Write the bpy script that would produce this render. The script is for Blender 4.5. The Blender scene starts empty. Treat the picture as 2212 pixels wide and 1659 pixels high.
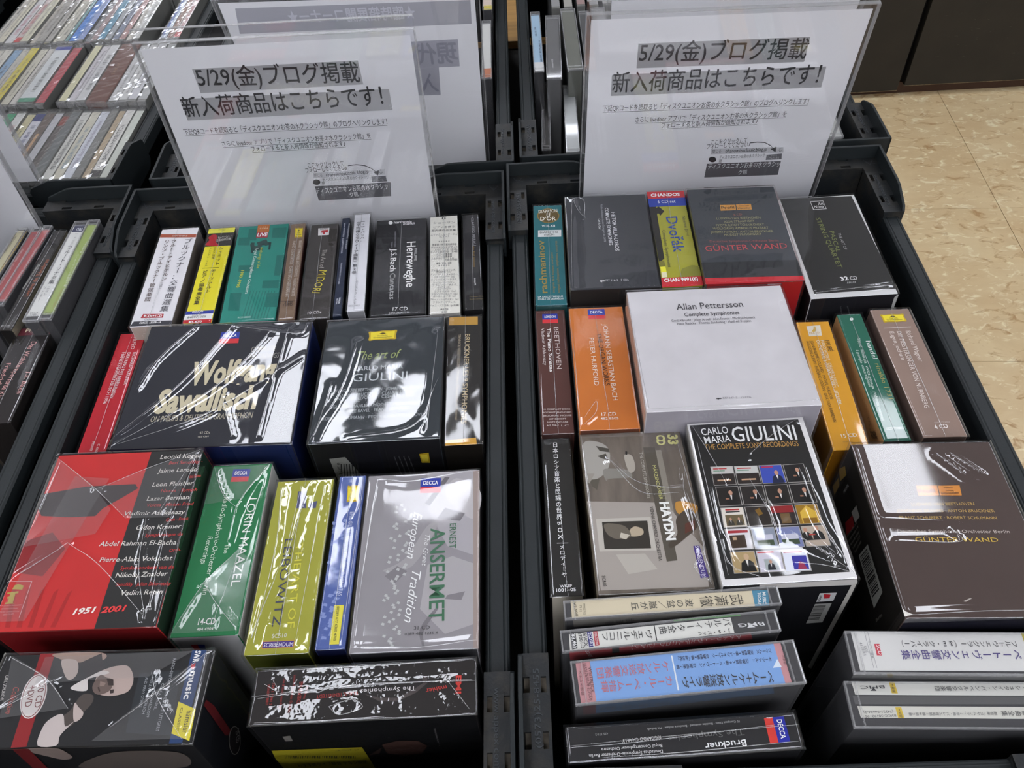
import bpy, bmesh, math, random
from mathutils import Matrix, Vector, Euler, noise
PI = math.pi
# ------------------------------------------------------------------ camera, world, lights, exposure
sc = bpy.context.scene
R3 = ((0.99869854,-0.01789955,-0.04775799),(-0.04453534,-0.76241168,-0.64555792),(-0.02485605,0.64684467,-0.7622166))
F_PX = 1817.9
cd = bpy.data.cameras.new('camera'); cam = bpy.data.objects.new('camera', cd); sc.collection.objects.link(cam)
cd.sensor_fit = 'HORIZONTAL'; cd.sensor_width = 36.0; cd.lens = F_PX/2212*36; cd.clip_start = .01; cd.clip_end = 50
m = Matrix(((R3[0][0],-R3[1][0],-R3[2][0]),(R3[0][1],-R3[1][1],-R3[2][1]),(R3[0][2],-R3[1][2],-R3[2][2])))
cam.matrix_world = Matrix.Translation((0,0,.465)) @ m.to_4x4()
sc.camera = cam
w = bpy.data.worlds.new('world'); sc.world = w; w.use_nodes = True
w.node_tree.nodes['Background'].inputs[0].default_value = (.9,.95,1,1); w.node_tree.nodes['Background'].inputs[1].default_value = .25
sc.view_settings.view_transform = 'Standard'; sc.view_settings.look = 'None'; sc.view_settings.gamma = 1
sc.view_settings.use_curve_mapping = False; sc.view_settings.exposure = 0.05
sc.cycles.max_bounces = 10; sc.cycles.transparent_max_bounces = 24; sc.cycles.glossy_bounces = 4; sc.cycles.diffuse_bounces = 3
sc.cycles.caustics_reflective = False; sc.cycles.caustics_refractive = False
CEIL = 1.9; FLOOR = -.76
LAMP = 12.0
PANELS = [(-.76,1.76,.22,.85),(-.40,1.84,.26,.6),(-.55,.84,.2,.4),(.68,1.36,.10,.26),(1.21,1.62,.17,.5),
          (.3,-1.35,2.0,.3),(-2.3,.9,.3,1.9),(2.4,1.3,.35,2.2),(2.3,-.8,.3,1.2),(-.15,-2.1,2.4,.4),(1.9,-2.1,1.0,.4),(-2.2,-1.0,.3,1.2),(-.2,3.95,3.2,.45),(2.3,3.9,1.2,.45)]  # this row: unseen fill panels, added to brighten the signs and floor
# ------------------------------------------------------------------ helpers
def lin(h):
    h = h.lstrip('#'); v = [int(h[i:i+2],16)/255 for i in (0,2,4)]
    return tuple((c/12.92 if c <= .04045 else ((c+.055)/1.055)**2.4) for c in v)
_M = {}
def mat(name, col, rough=.5, spec=.5, metal=0, coat=0, noise_amt=0, nscale=60, bump=0, bscale=300, emit=0, stretch=None):
    key = (name,col,rough,spec,metal,coat,noise_amt,nscale,bump,bscale,emit,stretch)
    if key in _M: return _M[key]
    mt = bpy.data.materials.new(name); mt.use_nodes = True; nt = mt.node_tree; b = nt.nodes['Principled BSDF']
    c = lin(col)
    b.inputs['Base Color'].default_value = (*c,1); b.inputs['Roughness'].default_value = rough
    b.inputs['Specular IOR Level'].default_value = spec; b.inputs['Metallic'].default_value = metal
    b.inputs['Coat Weight'].default_value = coat; b.inputs['Coat Roughness'].default_value = .12
    if emit: b.inputs['Emission Color'].default_value = (*c,1); b.inputs['Emission Strength'].default_value = emit
    if noise_amt or bump:
        tc = nt.nodes.new('ShaderNodeTexCoord'); mp = nt.nodes.new('ShaderNodeMapping'); nt.links.new(tc.outputs['Object'], mp.inputs[0])
        if stretch: mp.inputs['Scale'].default_value = stretch
    if noise_amt:
        n = nt.nodes.new('ShaderNodeTexNoise'); n.inputs['Scale'].default_value = nscale; n.inputs['Detail'].default_value = 6
        nt.links.new(mp.outputs[0], n.inputs['Vector'])
        r = nt.nodes.new('ShaderNodeValToRGB'); r.color_ramp.elements[0].position = .3; r.color_ramp.elements[1].position = .7
        r.color_ramp.elements[0].color = (*[x*(1-noise_amt) for x in c],1); r.color_ramp.elements[1].color = (*[min(1,x*(1+noise_amt)+.004*noise_amt) for x in c],1)
        nt.links.new(n.outputs['Fac'], r.inputs[0]); nt.links.new(r.outputs[0], b.inputs['Base Color'])
    if bump:
        n2 = nt.nodes.new('ShaderNodeTexNoise'); n2.inputs['Scale'].default_value = bscale; n2.inputs['Detail'].default_value = 3
        nt.links.new(mp.outputs[0], n2.inputs['Vector'])
        bp = nt.nodes.new('ShaderNodeBump'); bp.inputs['Strength'].default_value = bump; bp.inputs['Distance'].default_value = .001
        nt.links.new(n2.outputs['Fac'], bp.inputs['Height']); nt.links.new(bp.outputs[0], b.inputs['Normal'])
    _M[key] = mt; return mt
def film(name, level=0, gain=1.0, rough=.06, haze=0.0, tint=1.0):
    """clear plastic: see-through, with a fresnel mirror on wrinkled normals"""
    key = ('film',name,level,gain,rough,haze,tint)
    if key in _M: return _M[key]
    mt = bpy.data.materials.new(name); mt.use_nodes = True; nt = mt.node_tree; nt.nodes.clear()
    out = nt.nodes.new('ShaderNodeOutputMaterial'); tr = nt.nodes.new('ShaderNodeBsdfTransparent'); gl = nt.nodes.new('ShaderNodeBsdfGlossy')
    tr.inputs[0].default_value = (tint,tint,tint,1)
    gl.inputs['Roughness'].default_value = rough
    fr = nt.nodes.new('ShaderNodeLayerWeight'); fr.inputs['Blend'].default_value = .5      # Schlick: same mirror from both sides of the thin sheet
    pw = nt.nodes.new('ShaderNodeMath'); pw.operation = 'POWER'; pw.inputs[1].default_value = 5; nt.links.new(fr.outputs['Facing'], pw.inputs[0])
    mu = nt.nodes.new('ShaderNodeMath'); mu.operation = 'MULTIPLY_ADD'; mu.inputs[1].default_value = .95; mu.inputs[2].default_value = .042*gain; mu.use_clamp = True
    nt.links.new(pw.outputs[0], mu.inputs[0])
    mx = nt.nodes.new('ShaderNodeMixShader'); nt.links.new(mu.outputs[0], mx.inputs[0]); nt.links.new(tr.outputs[0], mx.inputs[1]); nt.links.new(gl.outputs[0], mx.inputs[2])
    last = mx
    if haze:
        df = nt.nodes.new('ShaderNodeBsdfDiffuse'); df.inputs[0].default_value = (.85,.85,.87,1)
        m2 = nt.nodes.new('ShaderNodeMixShader'); m2.inputs[0].default_value = haze
        nt.links.new(mx.outputs[0], m2.inputs[1]); nt.links.new(df.outputs[0], m2.inputs[2]); last = m2
    nt.links.new(last.outputs[0], out.inputs[0])
    if level:
        geo = nt.nodes.new('ShaderNodeNewGeometry')
        def nz(scale, st, dist, prev, warp=0):
            n = nt.nodes.new('ShaderNodeTexNoise'); n.inputs['Scale'].default_value = scale; n.inputs['Detail'].default_value = .6; n.inputs['Distortion'].default_value = warp
            nt.links.new(geo.outputs['Position'], n.inputs['Vector'])
            bp = nt.nodes.new('ShaderNodeBump'); bp.inputs['Strength'].default_value = st; bp.inputs['Distance'].default_value = dist
            nt.links.new(n.outputs['Fac'], bp.inputs['Height'])
            if prev: nt.links.new(prev.outputs[0], bp.inputs['Normal'])
            return bp
        bp = nz(12, .8, .0012, None, .4)
        if level > 1: bp = nz(38, .6, .0005, bp, .8)
        if level > 2: bp = nz(110, .6, .00035, bp, 1.0)
        if level > 3: bp = nz(420, .6, .00016, bp)
        nt.links.new(bp.outputs[0], gl.inputs['Normal'])
    _M[key] = mt; return mt
C = sc.collection
def link(name, me, parent=None, mats=None, kind=None):
    o = bpy.data.objects.new(name, me); C.objects.link(o)
    if mats:
        for q in mats: me.materials.append(q)
    if parent: o.parent = parent
    if kind: o['kind'] = kind
    return o
def thing(name, label, cat, loc=(0,0,0), rot=None, group=None):
    o = bpy.data.objects.new(name, None); o.empty_display_size = .02; C.objects.link(o); o.location = loc
    if rot is not None: o.rotation_euler = rot
    o['label'] = label; o['category'] = cat
    if group: o['group'] = group
    return o
class MB:
    def __init__(s): s.v=[]; s.f=[]; s.m=[]
    def poly(s, pts, mi=0):
        b=len(s.v); s.v += [tuple(p) for p in pts]; s.f.append(list(range(b,b+len(pts)))); s.m.append(mi)
    def box(s, x0,x1,y0,y1,z0,z1, mi=0, tops=None):
        if x0>x1:x0,x1=x1,x0
        if y0>y1:y0,y1=y1,y0
        b=len(s.v); s.v += [(x0,y0,z0),(x1,y0,z0),(x1,y1,z0),(x0,y1,z0),(x0,y0,z1),(x1,y0,z1),(x1,y1,z1),(x0,y1,z1)]
        fs=[(0,3,2,1),(4,5,6,7),(0,1,5,4),(1,2,6,5),(2,3,7,6),(3,0,4,7)]
        for k,f in enumerate(fs): s.f.append([b+i for i in f]); s.m.append(mi if tops is None else tops[k])
    def prism(s, pts, a, b2, axis, mi=0):
        """extrude a 2D outline between a and b2 along an axis (0,1,2)"""
        def P(u,v,t): return {0:(t,u,v),1:(u,t,v),2:(u,v,t)}[axis]
        n=len(pts); b=len(s.v); s.v += [P(u,v,a) for u,v in pts]+[P(u,v,b2) for u,v in pts]
        s.f.append(list(range(b,b+n))[::-1]); s.m.append(mi); s.f.append(list(range(b+n,b+2*n))); s.m.append(mi)
        for i in range(n):
            j=(i+1)%n; s.f.append([b+i,b+j,b+n+j,b+n+i]); s.m.append(mi)
    def mesh(s, name, mats=None, smooth=False, bevel=0, recalc=True, weld=False):
        me = bpy.data.meshes.new(name); me.from_pydata(s.v,[],s.f)
        for p,k in zip(me.polygons,s.m): p.material_index = k
        if recalc or bevel or weld:
            bm=bmesh.new(); bm.from_mesh(me)
            if weld: bmesh.ops.remove_doubles(bm, verts=bm.verts, dist=1e-5)
            if bevel: bmesh.ops.bevel(bm, geom=[e for e in bm.edges if len(e.link_faces)==2 and e.calc_face_angle(0)>.5], offset=bevel, segments=2, affect='EDGES', profile=.6)
            if recalc: bmesh.ops.recalc_face_normals(bm, faces=bm.faces)
            bm.to_mesh(me); bm.free()
        if smooth:
            for p in me.polygons: p.use_smooth = True
        for q in (mats or []): me.materials.append(q)
        return me
    def build(s, name, mats, parent=None, kind=None, **k):
        return link(name, s.mesh(name, mats, **k), parent, None, kind)
# ------------------------------------------------------------------ data (sizes in tenths of a millimetre)
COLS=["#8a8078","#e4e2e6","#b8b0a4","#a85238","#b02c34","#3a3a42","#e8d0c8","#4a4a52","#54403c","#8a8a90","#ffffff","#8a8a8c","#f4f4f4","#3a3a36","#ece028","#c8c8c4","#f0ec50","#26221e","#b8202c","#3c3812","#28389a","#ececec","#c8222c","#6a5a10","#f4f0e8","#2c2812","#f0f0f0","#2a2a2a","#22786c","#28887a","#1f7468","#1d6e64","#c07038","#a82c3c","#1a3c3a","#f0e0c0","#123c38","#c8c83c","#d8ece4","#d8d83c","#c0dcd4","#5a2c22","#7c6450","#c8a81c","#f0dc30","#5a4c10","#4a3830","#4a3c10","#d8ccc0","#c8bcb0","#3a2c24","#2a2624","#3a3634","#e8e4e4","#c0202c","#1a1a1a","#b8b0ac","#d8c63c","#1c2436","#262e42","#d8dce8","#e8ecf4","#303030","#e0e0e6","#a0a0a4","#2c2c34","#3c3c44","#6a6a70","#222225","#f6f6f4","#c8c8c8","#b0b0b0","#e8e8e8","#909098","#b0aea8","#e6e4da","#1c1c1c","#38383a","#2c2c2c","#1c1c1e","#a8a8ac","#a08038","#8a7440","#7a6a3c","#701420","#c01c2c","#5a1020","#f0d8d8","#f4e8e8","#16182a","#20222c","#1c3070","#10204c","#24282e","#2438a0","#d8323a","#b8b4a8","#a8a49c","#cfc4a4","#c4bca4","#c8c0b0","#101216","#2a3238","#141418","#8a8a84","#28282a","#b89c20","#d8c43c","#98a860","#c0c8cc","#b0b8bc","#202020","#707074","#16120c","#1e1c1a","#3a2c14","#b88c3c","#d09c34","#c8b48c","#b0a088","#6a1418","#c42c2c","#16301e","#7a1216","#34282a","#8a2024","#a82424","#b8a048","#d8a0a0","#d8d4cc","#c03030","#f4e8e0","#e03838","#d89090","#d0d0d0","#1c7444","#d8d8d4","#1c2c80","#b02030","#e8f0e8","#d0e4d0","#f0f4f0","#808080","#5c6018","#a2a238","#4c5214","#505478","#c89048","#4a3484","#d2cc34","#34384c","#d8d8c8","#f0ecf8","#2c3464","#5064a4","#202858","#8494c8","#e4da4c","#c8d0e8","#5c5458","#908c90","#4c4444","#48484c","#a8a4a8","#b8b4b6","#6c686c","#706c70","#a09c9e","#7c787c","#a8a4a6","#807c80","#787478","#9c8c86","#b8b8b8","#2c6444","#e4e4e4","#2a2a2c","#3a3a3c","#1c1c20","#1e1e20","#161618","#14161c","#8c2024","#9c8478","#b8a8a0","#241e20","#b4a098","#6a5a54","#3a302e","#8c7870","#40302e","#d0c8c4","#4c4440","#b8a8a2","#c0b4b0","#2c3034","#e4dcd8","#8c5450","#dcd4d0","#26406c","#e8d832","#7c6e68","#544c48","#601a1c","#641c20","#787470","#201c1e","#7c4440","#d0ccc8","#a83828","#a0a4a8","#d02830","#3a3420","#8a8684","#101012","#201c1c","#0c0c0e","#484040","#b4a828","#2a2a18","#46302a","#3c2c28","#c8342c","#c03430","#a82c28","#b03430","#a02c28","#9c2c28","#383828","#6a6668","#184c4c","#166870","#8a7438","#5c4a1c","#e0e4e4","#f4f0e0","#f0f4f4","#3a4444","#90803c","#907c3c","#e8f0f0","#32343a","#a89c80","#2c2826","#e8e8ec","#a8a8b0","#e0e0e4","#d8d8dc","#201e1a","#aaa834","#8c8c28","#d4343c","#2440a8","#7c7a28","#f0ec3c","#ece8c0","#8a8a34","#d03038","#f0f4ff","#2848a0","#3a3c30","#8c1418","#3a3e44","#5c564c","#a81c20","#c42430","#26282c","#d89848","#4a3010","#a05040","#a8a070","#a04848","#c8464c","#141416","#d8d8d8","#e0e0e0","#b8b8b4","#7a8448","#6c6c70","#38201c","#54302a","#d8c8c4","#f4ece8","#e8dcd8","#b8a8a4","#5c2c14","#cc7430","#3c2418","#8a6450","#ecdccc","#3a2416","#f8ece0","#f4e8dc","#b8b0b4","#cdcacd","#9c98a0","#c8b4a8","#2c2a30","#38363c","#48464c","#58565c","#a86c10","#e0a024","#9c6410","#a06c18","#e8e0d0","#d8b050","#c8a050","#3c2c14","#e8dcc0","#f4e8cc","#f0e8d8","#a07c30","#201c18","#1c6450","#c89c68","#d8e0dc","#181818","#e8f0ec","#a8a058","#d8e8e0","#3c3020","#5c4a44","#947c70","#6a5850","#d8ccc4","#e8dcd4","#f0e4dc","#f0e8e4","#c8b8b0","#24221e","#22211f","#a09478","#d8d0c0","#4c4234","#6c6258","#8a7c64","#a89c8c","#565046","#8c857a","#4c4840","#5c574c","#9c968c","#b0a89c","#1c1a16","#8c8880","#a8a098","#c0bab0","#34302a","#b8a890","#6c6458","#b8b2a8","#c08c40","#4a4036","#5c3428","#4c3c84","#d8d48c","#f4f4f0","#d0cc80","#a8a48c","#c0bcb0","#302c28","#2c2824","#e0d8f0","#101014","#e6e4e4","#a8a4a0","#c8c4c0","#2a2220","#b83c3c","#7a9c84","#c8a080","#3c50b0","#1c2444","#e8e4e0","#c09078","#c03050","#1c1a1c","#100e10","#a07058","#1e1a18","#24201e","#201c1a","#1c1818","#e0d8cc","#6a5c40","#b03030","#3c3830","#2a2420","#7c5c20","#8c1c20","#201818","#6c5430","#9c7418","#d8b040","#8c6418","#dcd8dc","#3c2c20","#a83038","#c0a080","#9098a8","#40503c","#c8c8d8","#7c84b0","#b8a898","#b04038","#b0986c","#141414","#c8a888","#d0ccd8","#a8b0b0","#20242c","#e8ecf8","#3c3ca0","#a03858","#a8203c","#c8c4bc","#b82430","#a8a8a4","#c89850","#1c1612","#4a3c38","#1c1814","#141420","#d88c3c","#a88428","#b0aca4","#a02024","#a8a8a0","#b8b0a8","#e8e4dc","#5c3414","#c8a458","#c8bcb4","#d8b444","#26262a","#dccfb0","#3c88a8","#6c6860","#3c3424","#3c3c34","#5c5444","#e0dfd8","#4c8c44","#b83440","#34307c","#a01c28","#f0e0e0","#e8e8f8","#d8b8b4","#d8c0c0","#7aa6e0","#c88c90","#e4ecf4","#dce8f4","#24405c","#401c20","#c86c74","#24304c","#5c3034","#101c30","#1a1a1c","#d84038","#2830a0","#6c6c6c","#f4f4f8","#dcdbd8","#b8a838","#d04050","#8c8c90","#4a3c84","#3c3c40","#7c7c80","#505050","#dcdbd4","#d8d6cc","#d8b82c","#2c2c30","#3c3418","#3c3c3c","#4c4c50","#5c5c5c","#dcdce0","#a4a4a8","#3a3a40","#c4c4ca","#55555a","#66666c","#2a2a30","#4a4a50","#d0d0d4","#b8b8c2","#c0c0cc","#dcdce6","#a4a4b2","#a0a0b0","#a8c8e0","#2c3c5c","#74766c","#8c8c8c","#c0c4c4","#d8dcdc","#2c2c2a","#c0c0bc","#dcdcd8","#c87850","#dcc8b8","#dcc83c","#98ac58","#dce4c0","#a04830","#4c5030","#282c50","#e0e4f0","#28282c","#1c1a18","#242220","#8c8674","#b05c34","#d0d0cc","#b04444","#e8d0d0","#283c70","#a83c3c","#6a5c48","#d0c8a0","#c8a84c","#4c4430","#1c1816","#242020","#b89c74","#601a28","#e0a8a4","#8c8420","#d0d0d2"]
PN=["printed_panel","portrait_print","record_label_logo","gold_band","printed_crest","cover_marbling","sticker","cover_ground","cover_map_print","conductor_photo","oval_badge","price_sticker","gold_badge","cover_picture","album_cover","barcode_label","film_tear","worn_corner","spine_card","tray_edge"]
RACKS=[["front row of the upper left crate",-0.398,0.6725,0.7985,-0.003,[[9,"#d8dcd0",""],[10.4,"#e0ded8","J. S. BACH: 6 MOTETTEN"],[7.5,"#b8a484",""],[9,"#7c7c78",""],[10.4,"#d8dce4","DVORAK: Music for Violin and Piano, Volume 1"],[10.4,"#d8d4c0","MENDELSSOHN: Piano Trios Nos. 1 and 2"],[10.4,"#dcdcd4","MENDELSSOHN: String Quartets Vol. 1"],[10.4,"#6c7070",""],[9,"#5c5450","ー"],[9,"#c4c4c8",""],[10,"#6a5a50","#c8a078"],[11.5,"#dcdce4","navy"],[9.5,"#d4cca0","-"],[10.4,"#e0e0dc","red"],[10.4,"#2f9c6c",""],[10.4,"#d8d4c8","-"],[10.4,"#c8c8c4","-"],[10.4,"#a8a49c","-"]]],["middle row of the upper left crate",-0.3972,0.8,0.926,0.003,[[10.4,"#b8bab8",""],[10.4,"#d8d8dc","-"],[10.4,"#dcdcda","-"],[11.5,"#d4d4d4","-"],[23,"#6a3420","brown"],[11,"#dcdcdc","jp"],[10,"#d8d4d8","-"],[9,"#dcd8b0",""],[-15,"",""],[11,"#c05058",""],[19,"#e0e4e4","jp2"],[10,"#d8d4cc","-"],[10,"#d8d4c0","-"],[10.4,"#d8c850","-"],[10.4,"#ccc8bc","-"],[10.4,"#8cb0d0","-"],[10.4,"#d8d4c8","-"],[10.4,"#d0ccc0","-"]]],["third row of the upper left crate",-0.3974,0.928,1.053,0.005,[[8,"#d8c8c8","red"],[8,"#84543c",""],[8,"#c8d4e4","blue"],[-23,"",""],[9,"#dcdcd8","-"],[8,"#d8d4c8","-"],[8,"#b88c88",""],[8,"#707c94",""],[8,"#a0a4a8",""],[9,"#4c94b4",""],[8,"#a08484",""],[7.5,"#8c8c90",""],[8,"#8ca0d0",""],[11,"#2080dc",""],[5,"#6c9c9c",""],[9,"#ccc8b8","-"],[6,"#dcd8c4",""],[8,"#b4b0a8","-"],[10,"#a8a49c","-"],[9,"#ccc6b8","-"],[10.4,"#d8d4bc","-"],[9,"#d8c8c4","red"],[10.4,"#dcdcdc","pink"],[9,"#d4ceb8","-"],[9,"#ccc8bc","-"]]],["back row of the upper left crate",-0.4,1.057,1.155,0.008,[[10.4,"#a8a8a4",""],[10.4,"#d0ccc0",""],[10.4,"#b4b0a8",""],[10.4,"#c8c4b8",""],[10.4,"#c05048",""],[10.4,"#8c8c90",""],[10.4,"#d8d4c8",""],[10.4,"#a09888",""],[10.4,"#7c8894",""],[10.4,"#ccc8bc",""],[10.4,"#b8b4a8",""],[10.4,"#d4d0c0",""],[10.4,"#9c9894",""],[10.4,"#c4c0b4",""],[10.4,"#a8a49c",""],[10.4,"#d0ccc0",""]]],["back row of the upper right crate",0.122,0.945,1.07,0.008,[[10.4,"#c8c850","-"],[-3,"",""],[10.4,"#b0b0ac","-"],[-4,"",""],[11,"#a8a8a8","-"],[-4,"",""],[10.4,"#a88884","-"],[-4,"",""],[10.4,"#b0aca4","-"],[-4,"",""],[10.4,"#989898","-"]]]]
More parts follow.
